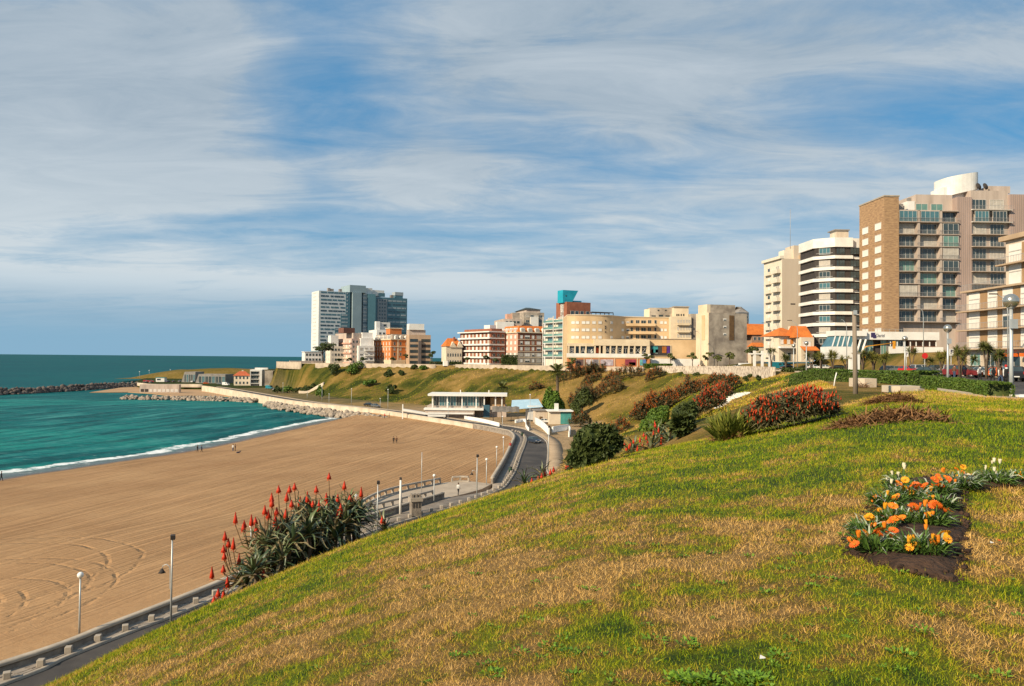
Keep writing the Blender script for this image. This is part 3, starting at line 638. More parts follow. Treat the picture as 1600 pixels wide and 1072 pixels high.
def abay(pxa, pxb, z, sty):
    ya, yb = A.y(pxa), A.y(pxb); w_ = abs(ya - yb) - .1
    A.win('S', (ya + yb) / 2, z + .05, w_, 1.75, sty, 2 if sty == 'dark' else 1, -.88)
    o = A.put('shutter_box', _mesh_box(w_, .06, 1.0), 'S', (ya + yb) / 2, z + 1.84, -.89)
_mb = {}
def _mesh_box(w_, t, h_, m=None):
    k = (round(w_, 2), t, h_, m.name if m else '')
    if k not in _mb: _mb[k] = MB().box(-w_ / 2, w_ / 2, -t, 0, 0, h_).mesh('panel'); _mb[k].materials.append(m or m_shut)
    return _mb[k]
_bays = [(1506, 1523), (1535, 1550), (1558, 1574), (1586, 1604), (1618, 1638), (1655, 1678)]; _tans = [(1523.5, 1534.5), (1550.5, 1557.5), (1574.5, 1585.5), (1605, 1617), (1639, 1654)]
for fi, z_ in enumerate(fz):
    for bi, (p, q) in enumerate(_bays): abay(p, q, z_, 'dark' if (fi, bi) in ((1, 2), (0, 4)) else ('half' if (fi, bi) == (0, 2) else 'shut'))
    for p, q in _tans:
        ya, yb = A.y(p), A.y(q); A.put('tan_panel', _mesh_box(abs(ya - yb), .05, 2.82, m_tan), 'S', (ya + yb) / 2, z_ + .03, -.895)
    A.balcony('S', -2, LA + 1.2, z_, 1.1, 'rail', 1.0, .2, m_slab, off=-.9)
A.box('roof_slab', .3, A.W, 0, LA + .8, zt1 - .02, zt1 + .25, m_slab)
A.balcony('S', yu + .2, LA + .6, zt1 + .25, .3, 'rail', 1.0, .05, m_slab, off=-.7)
for k in range(2):
    z_ = zt1 + .35 + k * 3.05
    for p, q in ((1568, 1588), (1606, 1630), (1650, 1675)): abay(p, q, z_, 'shut')
    for p, q in ((1588.5, 1605), (1631, 1648)):
        ya, yb = A.y(p), A.y(q); A.put('tan_panel', _mesh_box(abs(ya - yb), .05, 2.82, m_tan), 'S', (ya + yb) / 2, z_ + .02, -.895)
    if k: A.balcony('S', -2, yu + .9, z_ - .02, 1.1, 'rail', 1.0, .2, m_slab, off=-.9)
A.box('upper_roof_slab', .3, A.W, 0, yu + .8, zt1 + 6.9, zt1 + 7.6, m_slab)
for p, q, st in ((1508, 1524, 'green'), (1533, 1553, 'dark'), (1556, 1586, 'dark'), (1592, 1622, 'dark')):
    ya, yb = A.y(p), A.y(q); A.win('S', (ya + yb) / 2, .1, abs(ya - yb), fz[2] - .9, st, 3, -.88, name='shop_window')
m_orange = mat('orange_awning', (0.75, 0.16, 0.02), 0.7, (0.6, 0.12, 0.02), 1.0)
for p, q in ((1557, 1583), (1594, 1618)):
    ya, yb = A.y(p), A.y(q); A.put('awning', _mesh_box(abs(ya - yb), .9, .5, m_orange), 'S', (ya + yb) / 2, 1.5, -.75)

# ---- B: tall brick and balcony tower
m_brick = mat('tower_brick', (0.46, 0.29, 0.155), 0.9, (0.27, 0.165, 0.095), 0.8, 0.6, 6, stretch=(1, 1, 4.0)); m_conc2 = mat('tower_concrete', (0.54, 0.44, 0.37), 0.85, (0.38, 0.305, 0.25), 0.5, detail=9, stretch=(1, 1, .14))
m_rose = mat('rose_concrete', (0.40, 0.30, 0.26), 0.85, (0.32, 0.24, 0.205), 0.35, stretch=(1, 1, .2))
B = Bd('apartment_tower', 'tall brick and balcony apartment tower with a white tank on its roof', 1343, 1382, 1405, 200, 2, 25.2, 307, m_brick, 'apartment tower')
B.box('coping', -.15, B.W + .15, -.15, B.L + .15, B.H, B.H + .35, m_cope)
wz = [B.zy(p) for p in (350, 368.5, 387, 405.5, 424, 442.5, 461, 479.5, 498, 516.5)]
for z_ in wz:
    for px_w in (1352.5, 1372.5): B.win('S', B.y(px_w), z_ - .95, 3.2, 1.75, 'shut', 1, .002)
x0, x1, x2, x3 = B.W, B.x(1499), B.x(1522), B.x(1581); x4 = B.x(1640)
ztA, ztR, ztB = B.zy(329, 1450), B.zy(306, 1510), B.zy(295, 1550)
B.box('recessed_wall', x0 + .003, x1, 1.6, B.L + 6, 0, ztA, m_conc2)
B.box('rose_wall', x1 + .003, x2, 0.6, B.L + 6, 0, ztR, m_rose)
B.box('bay_wall', x2 + .003, x3, 1.2, B.L + 6, 0, ztB, m_conc2)
B.box('rose_wall', x3 + .003, x4, 0.6, B.L + 6, 0, ztB - 1.0, m_rose)
for xa, xb, top_ in ((x1, x2, ztR), (x3, x4, ztB - 1.0)):
    n_ = int((xb - xa) / .55)
    for i in range(n_): B.box('rib', xa + .25 + i * .55, xa + .37 + i * .55, .54, .6, 3.2, top_ - .05, m_rose)
sl = [B.zy(p, 1450) for p in (345.7, 364.9, 384.2, 403.6, 423.2, 442.8, 462.6, 482.4, 502.2)]
fh = sl[0] - sl[1]
B.box('roof_slab', x0, x1, .2, 2.2, ztA - .004, ztA + .25, m_conc2)
B.box('penthouse', B.x(1441), x1, 2.8, B.L + 4, ztA + .25, B.zy(307, 1450) + 1.2, m_conc2)
for px_w in (1450, 1474): B.win('F', B.x(px_w), ztA + .7, 3.2, 1.7, 'green', 2, -2.79)
B.box('stair_box', B.x(1428), B.x(1440), 3, 6, ztA + .25, ztA + 3.1, m_white)
def bay(xa, xb, z, sty, y_, n=4, h_=None):
    B.win('F', (xa + xb) / 2, z + .02, xb - xa, (h_ or fh - .45), sty, n, -y_, name='glazed_bay')
pa = [(1406.5, 1434), (1440, 1469), (1475, 1499)]
for i, z_ in enumerate(sl):
    if i % 3 == 0: hand = 0
    encl = {0: {0: 'teal', 1: 'teal'}, 1: {2: 'dark'}, 2: {2: 'green'}, 3: {2: 'curt'}, 4: {2: 'dark'}, 6: {0: 'curt'}, 9: {}}.get(i, {})
    for j, (p, q) in enumerate(pa):
        st = encl.get(j, ('dark', 'dark', 'curt', 'green', 'dark')[(i * 2 + j * 3) % 5]); bay(B.x(p), B.x(q), z_, st, .25 if j in encl else 1.58, 4 if j < 2 else 3)
    B.box('floor_slab', x0 + .2, x1 + .2, 0.0, 1.598, z_ - .2, z_, m_conc2)
    B.balcony('F', x0 + .2, x1 + .2, z_ + .001, .12, 'rail', 1.0, .1, m_conc2, off=-.1)
    for j, px_w in enumerate((1437, 1472)): B.box('pier', B.x(px_w) - .3, B.x(px_w) + .3, .2, 1.598, z_ + .002, z_ + fh - .202, m_conc2)
slb = [B.zy(p, 1550) for p in (326, 345.3, 364.9, 384.2, 403.6, 423.2, 442.8, 462, 482)]
for i, z_ in enumerate(slb):
    for j, (p, q) in enumerate(((1524, 1546), (1552, 1574))):
        st = 'curt' if (i, j) == (2, 0) else ('teal' if (i, j) == (1, 0) else ('dark', 'dark', 'curt', 'dark')[(i + j * 2) % 4])
        bay(B.x(p), B.x(q), z_, st, .0 if i == 1 else 1.18, 4)
    B.box('floor_slab', x2 - .3, x3 + .3, -.3, 1.198, z_ - .2, z_, m_white if i < 2 else m_conc2)
    B.balcony('F', x2 - .3, x3 + .3, z_ + .001, .12, 'rail', 1.0, .1, m_conc2, off=.2)
# white oval tank with its pedestal and two dishes
tk = MB(); kB = 1496 / FPX - 800 / FPX; cx_, cy_ = B.x(1496) + kB * 7.0, 7.0; n_ = 40; rx, ry = (B.x(1524) - B.x(1468)) / 2 * 1.03, 4.6; zb_, zt_ = B.zy(288, 1496), B.zy(261, 1496); vs = []
for ring in range(4):
    for k in range(n_):
        t = 2 * math.pi * k / n_; cxx = math.copysign(abs(math.cos(t)) ** .75, math.cos(t)); syy = math.copysign(abs(math.sin(t)) ** .75, math.sin(t))
        z_ = [zb_ - 1.3 * (1 - cxx) * .9, zt_ - .9 * (1 - cxx), zt_ - .9 * (1 - cxx) + .02, zt_ - 1.2 * (1 - cxx) - .3][ring]; q = [1, 1, .94, .93][ring]
        vs.append((cx_ + rx * cxx * q, cy_ + ry * syy * q, z_))
fs = [(r * n_ + k, r * n_ + (k + 1) % n_, (r + 1) * n_ + (k + 1) % n_, (r + 1) * n_ + k) for r in range(3) for k in range(n_)] + [tuple(range(n_))[::-1], tuple(range(3 * n_, 4 * n_))]
tk.add(vs, fs, 0, False); o = tk.build('roof_tank', m_white, B.root)
B.box('tank_pedestal', B.x(1476) + kB * 4, B.x(1523) + kB * 4, 4.0, 10, min(ztA, ztR) , zb_ + .3, m_white)
for px_w in (1532, 1543):
    dsh_ = MB().lathe([(0.02, .25), (.55, .12), (.95, -.12), (.95, -.16), (.5, .06), (.02, .2)], 14).build('satellite_dish', m_dark, B.root, (B.x(px_w) + kB * 2.5, 2.5, ztB + 1.5)); dsh_.rotation_euler = (R_(75), 0, R_(20))
    MB().tube([(0, 0, -1.5), (0, 0, 0)], .08, 6).build('dish_mast', m_rail, B.root, (B.x(px_w) + kB * 2.5, 2.6, ztB + 1.5))
B.box('roof_room', B.x(1562), B.x(1596), 4, 9, ztB, ztB + 1.9, m_conc2)
clutter(B, [(B.x(1418), 4, 1.2, 2.6), (B.x(1436), 5, .9, 4.4), (B.x(1590), 5, 1.1, 2.4)], ztA, m_roofgrey)
B.box('side_wing', 1.0, x4, B.L * .5, B.L + 6, -3, 3.0, m_conc2)

# ---- C: low white restaurant at the tower's foot
C = Bd('restaurant', 'low white glass fronted restaurant at the foot of the brick tower', 1292, 1334, 1500, 186, 0, 25.2, 519, m_white, 'restaurant', body=False)
zf0, zf1 = C.zy(531, 1400), C.zy(518.5, 1400); xs0, xs1 = C.x(1334), C.x(1468)
C.box('fascia', xs0, xs1, 0, 7, zf0, zf1, m_white); C.box('back_wall', xs0 + .3, xs1, 2.2, 7, -1.5, zf0 - .002, m_dark)
C.box('base_wall', C.x(1389), C.x(1421), -.6, .2, -1.6, C.zy(541.5, 1400), m_white); C.box('base_wall', C.x(1429), C.x(1472), -.6, .2, -1.6, C.zy(542, 1400), m_white)
C.box('brick_wall', C.x(1424), C.x(1468), 1.5, 2.19, -1.5, zf0 - .004, mat('dark_brick', (0.24, 0.13, 0.085), .9, (0.17, 0.09, 0.06), 2.0, .4))
for p, q, st in ((1346, 1358, 'green'), (1359, 1369, 'green'), (1381, 1390, 'green'), (1392, 1400, 'dark'), (1401, 1410, 'green'), (1411, 1420, 'dark')):
    C.win('F', (C.x(p) + C.x(q)) / 2, -.6, C.x(q) - C.x(p), zf0 + .5, st, 2, -1.6, name='glass_panel')
for p in (1390, 1394, 1400.5, 1411, 1421, 1430, 1440.5, 1451, 1461): C.box('fence_post', C.x(p) - .1, C.x(p) + .1, -.55, -.4, C.zy(541, 1400), C.zy(534, 1400), m_white)
# sloped glass porch
xa, xb = C.x(1300), C.x(1333); g0, g1 = C.zy(542, 1320), C.zy(525, 1320)
MB().add([(xa - 1, -2.5, g0), (xb - 1.4, -2.5, g0), (xb, -.6, g1), (xa + .6, -.6, g1), (xa - 1, 4, g0), (xb, 4, g0), (xb, 4, g1), (xa + .6, 4, g1)], [(0, 1, 2, 3), (1, 5, 6, 2), (4, 0, 3, 7), (5, 4, 7, 6)]).build('sloped_glazing', m_glass2, C.root)
for i in range(5):
    t = i / 4; MB().tube([(xa - 1 + (xb - .4 - xa) * t, -2.56, g0), (xa + .6 + (xb - xa - .6) * t, -.66, g1)], .16, 4, sm=False).build('glazing_bar', m_white, C.root)
C.box('porch_base', xa - 1.2, xb - 1.2, -2.6, 4, g0 - 3.0, g0 - .002, m_white); C.box('porch_roof', xa + .3, C.x(1352), -.9, 4.2, g1 + .002, zf1 + .15, m_white)
for p in (1341, 1349): MB().tube([(C.x(p) - .8, -.6, -.8), (C.x(p) + .4, -.6, zf0)], .28, 4, sm=False).build('slanted_post', m_white, C.root)
m_ink = mat('sign_ink', (0.05, 0.035, 0.12), .6, (0.04, 0.03, 0.09), 3.0); m_grey = mat('sign_grey', (0.20, 0.20, 0.22), .6, (0.16, 0.16, 0.18), 3.0)
sg = MB().box(C.x(1361), C.x(1367.5), -.06, -.003, zf0 + .55, zf1 - .25).box(C.x(1364), C.x(1369), -.09, -.061, zf0 + .35, zf1 - .75).build('sign_emblem', m_ink, C.root)
text('Chartel', 1.2, m_grey, C.root, (C.x(1367.5), -.03, zf0 + .62), (math.pi / 2, 0, 0), 'sign_lettering', .02, 'LEFT', .25).scale = (.62, 1, 1)
C.box('roof_rail', xs0, xs1, .4, .46, zf1 + .6, zf1 + .68, m_rail)
mb = MB(); [mb.box(xs0 + i * (xs1 - xs0 - .1) / 14, xs0 + i * (xs1 - xs0 - .1) / 14 + .06, .4, .46, zf1, zf1 + .598) for i in range(15)]; mb.build('rail_posts', m_rail, C.root)

# ---- D: white banded dark block with a chamfered corner
Dd = Bd('apartment_tower', 'dark apartment tower with white floor bands and a chamfered corner', 1268, 1290, 1342, 213, 2, 23.2, 372, m_dark, 'apartment tower', body=False)
Wd, Ld = Dd.W, max(Dd.L, 9); ch = 2.6
def dpoly(e): return [(ch - e * .4, -e), (Wd * .80, -e), (Wd * .80, 1.2 - e), (Wd + 2, 1.2 - e), (Wd + 2, Ld + 4), (-1.6 - e, Ld + 4), (-1.6 - e, ch + .8)]
MB().prism(dpoly(0), 0, Dd.H - .5).build('wall', m_dark, Dd.root)
bz = [Dd.zy(p) for p in (379.0, 399.5, 417, 434.6, 452, 469.5, 487, 504.5, 522)]
for i, z_ in enumerate(bz):
    MB().prism(dpoly(.55), z_ - (.80 if i else 1.2), z_ + (.10 if i else 1.4)).build('floor_band', m_white, Dd.root)
    if i == len(bz) - 1: pass
    zz = z_ - 2.85 if i else z_ - 3.05
    for u, w_ in ((ch + 1.6, 2.4), (ch + 5.6, 2.6)):
        Dd.win('F', u, zz - .05, w_, 1.75, ('black', 'curt', 'black', 'dark', 'black', 'green')[(i * 2 + int(u)) % 6], 3, .02)
    Dd.win('F', Wd * .80 + 1.3, zz + .15, 1.3, 1.4, ('shut', 'dark')[i % 2], 1, -1.18)
    # chamfer windows
    Aq, Pq = win_meshes(3.0, 1.7, ('teal', 'curt', 'dark')[i % 3], 3); dx, dy = ch + 1.6, -(ch + .8); ang_ = math.atan2(-(ch + .8), ch + 1.6)
    cxm, cym = (ch - 1.6) / 2, (ch + .8) / 2; ol = link('window', Aq, None, Dd.root, (cxm - .02, cym - .02, zz), ang_); q = bpy.data.objects.new('pane', Pq); COL.objects.link(q); q.parent = ol
    MB().box(-2.2, 2.2, -.05, 0, zz - .15, zz - .05).build('railing', m_rail, Dd.root, (cxm - .12, cym - .12, .35), ang_)
Dd.box('roof_room', Dd.x(1322), Dd.x(1342), 6, 10, Dd.H - .5, Dd.H + 3.2, m_beige); Dd.box('roof_slab', Dd.x(1319), Dd.x(1343), 5.6, 10.4, Dd.H + 3.2, Dd.H + 3.5, m_roofgrey)

# ---- E: plain beige tower, balconies on its sunny side
m_cream = mat('cream_render', (0.60, 0.495, 0.385), 0.85, (0.52, 0.425, 0.325), 0.3, detail=9, stretch=(1, 1, .10)); m_creaml = mat('cream_light', (0.74, 0.66, 0.54), 0.85, (0.64, 0.56, 0.45), 0.3)
E_ = Bd('apartment_tower', 'plain beige apartment tower with round balconies on its left side', 1194, 1222, 1262, 245, 6, 22.6, 404, m_cream, 'apartment tower')
E_.box('lit_tint_wall', -.12, -.003, 0, E_.L, 0, E_.H, m_creaml); E_.box('parapet', -.8, .5, -.1, E_.L + .4, E_.H + .002, E_.H + .9, m_creaml)  # paler cream slab over the left face puts the sun's brightness into colour
E_.box('core_wall', E_.x(1255), E_.x(1268), 2.5, E_.L + 3, 0, E_.zy(397, 1262), m_tan if False else mat('ochre_render', (0.50, 0.37, 0.235), .85, (0.42, 0.30, 0.19), .3))
E_.box('lift_house', E_.x(1234), E_.x(1247), 4, 8, E_.H, E_.zy(388, 1240), m_creaml); E_.box('lift_house', E_.x(1247), E_.x(1266), 3, 9, E_.H, E_.zy(381, 1255), m_cream)
MB().box(E_.x(1239) - .8, E_.x(1239) + .8, -.02, 0, E_.zy(476, 1239), E_.zy(474, 1239)).build('vent', m_dark, E_.root)
fe = E_.H / 11.0
for i in range(10):
    z_ = fe * (i + .55)
    E_.balcony('S', E_.L * .05, E_.L * .40, z_, 1.3, 'solid', 1.0, .2, m_creaml, off=.12); E_.balcony('S', E_.L * .55, E_.L * .85, z_, .8, 'solid', .9, .2, m_creaml, off=.12)
    E_.win('S', E_.L * .22, z_ + .1, 2.4, 2.1, 'curt', 2, .122); E_.win('S', E_.L * .70, z_ + .1, 1.8, 2.1, ('shut', 'dark')[i % 3 == 0], 1, .122)
MB().tube([(0, 0, 0), (0, 0, 13)], .07, 5).build('antenna', m_rail, E_.root, (E_.x(1246), 5, E_.zy(385, 1246)))

# ---- F: small houses with orange roofs
m_cw = mat('house_wall', (0.70, 0.60, 0.46), .85, (0.6, 0.5, 0.38), .4)
Fh = Bd('house', 'cream two storey house under a bright orange hip roof beside the beige tower', 1210, 1217, 1250, 214, 10, 22.8, 525, m_cw, 'house')
gable('roof', 0, Fh.W, 0, 9, Fh.H, Fh.zy(511), m_tile, Fh.root, 3.5, 'x', .8)
for px_w, sc in ((1222, 'shut'), (1233, 'shut'), (1242, 'shut')): Fh.win('F', Fh.x(px_w), Fh.H - 2.2, 1.0, 1.3, sc)
m_osh = mat('orange_shutter', (0.62, 0.22, 0.03), .7, (0.5, 0.17, 0.03), 2.0)
for px_w in (1226.5, 1237): Fh.box('shutter', Fh.x(px_w) - .5, Fh.x(px_w) + .5, -.08, -.002, Fh.H - 2.2, Fh.H - .9, m_osh)
Fh.box('balcony_slab', -.3, Fh.W + .2, -1.4, 0, Fh.H - 3.4, Fh.H - 2.9, m_white); Fh.box('chimney', Fh.x(1244), Fh.x(1248), 3, 4.2, Fh.H + 1, Fh.zy(511) + .4, m_cw)
Fh.win('F', Fh.x(1233), .3, 1.2, 2.2, 'dark')
F2 = Bd('house', 'gabled house with stepped orange tile roofs against the banded tower', 1250, 1252, 1272, 208, 6, 22.8, 527, m_cw, 'house')
gable('roof', 0, F2.W, 1.5, 9, F2.H, F2.zy(508), m_tile, F2.root, 0.0, 'x', .4)
MB().add([(-.5, -2.2, F2.zy(547)), (F2.W + .5, -2.2, F2.zy(547)), (F2.W + .5, 0, F2.zy(541)), (-.5, 0, F2.zy(541)), (-.5, -2.2, F2.zy(547) - .2), (F2.W + .5, -2.2, F2.zy(547) - .2)], [(0, 1, 2, 3), (4, 5, 1, 0)]).build('porch_roof', m_tile, F2.root)
for px_w in (1257, 1264): F2.win('F', F2.x(px_w), F2.H - 2.4, 1.0, 1.4, 'shut')
F2.win('F', F2.x(1262), .3, 1.3, 2.1, 'dark')
R2 = Bd('house', 'house with a long orange roof half hidden behind dark shrubs', 1166, 1175, 1197, 345, 10, 20.6, 523, mat('brown_house', (0.36, 0.24, 0.17), .9, (0.28, 0.18, 0.13), .4), 'house')
gable('roof', -3, R2.W + 6, 0, 12, R2.H, R2.zy(505), m_tile, R2.root, 0.0, 'x', .6); gable('lower_roof', -2, R2.W * .6, -5, 0, R2.H - 5.5, R2.H - 3.6, m_tile, R2.root, 1.0, 'x', .4)
R2.box('lower_wall', -2, R2.W * .6, -5, -.002, 0, R2.H - 5.5, m_cw)
for k in range(3): R2.win('F', R2.W * (.2 + .3 * k), R2.H - 2.4, 1.2, 1.4, 'dark')

# ---- G: long ochre hotel with a curved wing (row of big letters in its windows)
m_och = mat('hotel_ochre', (0.68, 0.49, 0.29), 0.85, (0.55, 0.38, 0.21), 0.16, 0.15); m_ochl = mat('hotel_cream', (0.72, 0.60, 0.43), 0.85, (0.60, 0.48, 0.33), 0.2)
m_stain = mat('stained_concrete', (0.47, 0.40, 0.32), 0.9, (0.24, 0.20, 0.165), 0.22, 0.3, detail=9, lo=.38, hi=.62)
Gd = 318.0; zg = 19.3
def gx_(px, d=Gd): return float(XY(px, d)[0])
H_ = empty('hotel', (gx_(1000), Gd, zg), 'long ochre hotel with a curved wing and stained concrete end wall', 'hotel')
def gl(px, d=Gd): return gx_(px, d) - gx_(1000)
def gzz(py, px=1000, d=Gd): return ZT(px, py, d) - zg
def hb(name, p0, p1, y0, y1, py0, py1, m, d=Gd): return MB().box(gl(p0, d), gl(p1, d), y0, y1, gzz(py0, (p0 + p1) / 2, d) if py0 is not None else 0, gzz(py1, (p0 + p1) / 2, d), 0).build(name, m, H_)
def hw(px, py, w_, h_, sty, y_=0.0, n=1, rz=0.0, d=Gd):
    Aq, Pq = win_meshes(w_, h_, sty, n); o = link('window', Aq, None, H_, (gl(px, d), y_ - .01, gzz(py, px, d)), rz); q = bpy.data.objects.new('pane', Pq); COL.objects.link(q); q.parent = o
# curved wing plan: straight from the left, then bending back
cur = smooth([(gl(886), 1.5), (gl(905), 0), (gl(935), .4), (gl(955), 3), (gl(968), 7.5), (gl(985), 11), (gl(1020), 12.2), (gl(1062), 12.5)], 60)
poly = [tuple(p) for p in cur] + [(gl(1062), 26), (gl(886), 26)]
zc0, zc1 = gzz(541, 940), gzz(493, 940)
MB().prism(poly, 0, zc1).build('curved_wall', m_och, H_); MB().prism([(p[0], p[1] - .25) for p in cur] + [(gl(1062), 25), (gl(886), 25)], zc1, zc1 + .35).build('cornice', m_ochl, H_)
def on_curve(px, py, w_, h_, sty, n=1):
    k = min(range(len(cur)), key=lambda i: abs(800 + FPX * (cur[i][0] + gx_(1000)) / (cur[i][1] + Gd) - px)); k = min(max(k, 1), len(cur) - 2); t = cur[k + 1] - cur[k - 1]
    a_ = math.atan2(t[1], t[0]); Aq, Pq = win_meshes(w_, h_, sty, n); dd = Gd + cur[k][1]
    o = link('window', Aq, None, H_, (cur[k][0] + math.sin(a_) * .02, cur[k][1] - math.cos(a_) * .02, ZT(px, py, dd) - zg), a_); q = bpy.data.objects.new('pane', Pq); COL.objects.link(q); q.parent = o
for py in (506, 517.5, 529):
    for px_w in (895, 903, 911, 919, 928, 936.5): on_curve(px_w, py, 1.55, 1.15, 'shut')
    on_curve(956, py, 1.5, 1.1, 'shut'); on_curve(973, py, 1.4, 1.1, 'shut'); on_curve(982, py, 1.4, 1.1, 'half')
    on_curve(988, py, 1.2, 1.6, 'dark'); on_curve(996, py, 1.6, 1.6, 'dark', 2); on_curve(1006, py, 2.2, 1.5, 'dark', 2); on_curve(1016, py, 1.5, 1.6, 'dark', 2); on_curve(1025, py, 1.0, 1.6, 'dark'); on_curve(1032, py, 1.3, 1.2, 'shut'); on_curve(1039, py, 1.2, 1.1, 'shut')
    on_curve(1048, py + 1, 2.3, 2.2, 'dark')
for py in (508.5, 521):
    o = MB().box(gl(984), gl(1029) + .6, 10.0, 12.3, gzz(py + 1.0, 1000, 329) - .02, gzz(py - 1.2, 1000, 329) + .5).build('balcony', m_och, H_)
for py in (502, 511, 514, 519.5): on_curve(945, py, .5, .5, 'black')
# podium with the lettered windows
hb('podium_roof', 927, 1013, -3, 12, 540.5, 530.5, m_ochl); hb('podium_roof', 886, 927, -2.5, 1.4, 541, 536.5, m_ochl)
hb('podium_back', 887, 1013, -1.2, 2, 557, 541.2, m_dark)
for px_w in (888, 897.5, 905, 914.5, 928.5, 936, 943, 952.5, 962, 971.5, 981, 990, 1000, 1011): hb('pilaster', px_w - (1.0 if px_w not in (943, 1011) else 2.2), px_w + (1.0 if px_w not in (943, 1011) else 2.2), -3, -1.21, 553, 540.6, m_ochl)
for p0, p1 in ((889, 896.5), (898.5, 904), (906, 913.5), (915.5, 927.5), (945.5, 951.5), (953.5, 961), (963, 970.5), (972.5, 980), (982, 989), (991, 999), (1001, 1008.5)):
    hw((p0 + p1) / 2, 552.3, gl(p1) - gl(p0), gzz(541.5) - gzz(552.3), 'dark', -1.3)
m_let = mat('letter_white', (0.80, 0.80, 0.78), .7, (0.7, 0.7, 0.68), 2.0)
for px_w, t in ((893, '8'), (910.5, 'A'), (921.5, '86'), (948.5, 'A'), (957.5, 'S'), (967, 'E'), (976.5, 'T'), (985.5, 'O'), (995.5, 'X'), (1005, 'Z')):
    text(t, 3.0 if len(t) == 1 else 2.2, m_let, H_, (gl(px_w), -1.46, gzz(551.5, px_w)), (math.pi / 2, 0, 0), 'window_letter', .03)
hb('red_door', 930.5, 935, -1.6, -1.21, 552, 543.5, mat('red_door', (0.55, 0.10, 0.04), .7, (0.45, 0.08, 0.03), 2.0))
hb('white_parapet', 884, 1013, -5.0, -4.6, 558, 552.6, m_white); hb('terrace_floor', 884, 1013, -5.0, -1.2, 559.5, 558, m_ochl)
m_graf = mat('painted_orange_wall', (0.62, 0.25, 0.10), .85, (0.52, 0.20, 0.08), .3)
hb('orange_wall', 886, 1012, -4.8, 1, None, 559.6, m_graf)
for p0, p1, c in ((898, 913, (.16, .10, .09)), (914, 925, (.62, .58, .60)), (925.5, 934, (.22, .2, .22)), (936, 956, (.58, .50, .55)), (974, 991, (.35, .06, .09)), (980, 990, (.6, .58, .6)), (996.5, 1001, (.15, .42, .42)), (1001.5, 1006, (.10, .22, .50))):
    hb('mural', p0, p1, -4.9, -4.81, 571, 561.5 if c[0] != .6 else 566, mat('mural_%d' % int(p0 * 10), c, .8, tuple(q * .6 for q in c), .9, detail=3)).name = 'mural_panel'
for px_w in (898.5, 911, 922, 934, 958, 993): hb('white_pier', px_w - .5, px_w + .5, -5.0, -4.91, 574, 560, m_ochl)
# ochre middle block with the dark poster window
hb('middle_wall', 1013.5, 1090, -1, 14, None, 530.5, m_och); hb('middle_parapet', 1013, 1090, -1.2, 14, 530.4, 529.6, m_stain)
hb('poster_frame', 1014, 1048, -1.25, -1.01, 556.5, 539.5, m_ochl); hb('poster_window', 1015.5, 1046, -1.4, -1.26, 555.5, 540, m_dark)
for p0, p1, q0, q1, c in ((1016, 1020, 551, 546, (.35, .06, .04)), (1017, 1027, 551, 541.5, (.05, .30, .32)), (1023, 1027, 553, 546, (.20, .24, .22)), (1033.5, 1040, 551.5, 541.5, (.50, .16, .03)), (1041, 1045.5, 553, 541.5, (.10, .03, .25))):
    hb('poster', p0, p1, -1.46, -1.41, q0, q1, mat('poster_%d' % p0, c, .6, tuple(q * .6 for q in c), .8))
# rear upper wings
hb('drum_wing', 1026, 1062, 16, 24, 500, 477, m_stain); MB().lathe([(gl(1030) - gl(1018), 0), (gl(1030) - gl(1018), gzz(479, 1024) - gzz(500, 1024)), (.1, gzz(478, 1024) - gzz(500, 1024))], 20, (gl(1031), 20, gzz(500, 1024))).build('round_drum', m_ochl, H_)
for px_w, py in ((1032, 492), (1044, 491), (1055, 492), (1040, 480), (1052, 480)): hw(px_w, py + 2, 1.8 if py > 490 else .7, 1.2 if py > 490 else .5, 'black', 16)
hb('upper_wing', 1062, 1086, 12, 24, None, 477.5, m_ochl); hb('upper_roof', 1061.5, 1087, 11.6, 24, 477.4, 475.5, m_stain)
hb('cream_wing', 1054, 1087, 8, 11.99, None, 493, m_ochl)  # wing in the same cream as the upper wing
for py in (503, 514.5, 526):
    for px_w in (1066, 1070.5, 1075, 1079.5, 1083.5): hw(px_w, py, .8, 1.3, 'curt', 8)
    if py < 520: hb('balcony', 1064, 1084, 6.8, 7.99, py + 4.0, py + 1.0, m_ochl)
for px_w in (1067, 1070, 1074, 1078): hw(px_w, 491, .5, .8, 'black', 12)
hb('link_wall', 1086.5, 1108, 9, 24, None, 488.5, m_stain); 
E2 = Bd('end_block', None, 1088, 1107.5, 1167, 305, 16, zg, 488.5, m_stain, None); r_ = E2.root
r_.parent = H_; r_.location = tuple(r_.location - H_.location)
def e2(name, x0, x1, y0, y1, z0, z1, m): return E2.box(name, x0, x1, y0, y1, z0, z1, m)
e2('sunlit_tint_face', -.15, -.002, 0, E2.L, 0, E2.H, m_ochl); e2('top_box', E2.x(1114), E2.x(1153), 2, 10, E2.H, E2.zy(475), m_stain); e2('top_box_face', E2.x(1113) - 1.2, E2.x(1114) - .002, 2, 9, E2.H, E2.zy(475), m_ochl)  # cream slabs on the left sides: sunshine painted in as a paler colour
m_deep = mat('deep_brown', (0.17, 0.10, 0.045), .9, (0.11, 0.065, 0.035), 1.0)
e2('tall_slot', E2.x(1139.5), E2.x(1147), -.12, -.003, E2.zy(531), E2.zy(492), m_deep); e2('ochre_strip', -.3, -.16, E2.L * .28, E2.L * .52, E2.zy(531), E2.zy(492), m_och)
for py in (497, 508.5, 520):
    e2('window', E2.x(1130), E2.x(1135), -.08, -.003, E2.zy(py + 3.5), E2.zy(py), m_shut); e2('window_glass', E2.x(1130.6), E2.x(1134.4), -.1, -.081, E2.zy(py + 3.2), E2.zy(py + 1.8), m_glass)
e2('stair_shaft', E2.x(1122), E2.x(1165), -.35, -.003, 0, 2.2, m_stain)
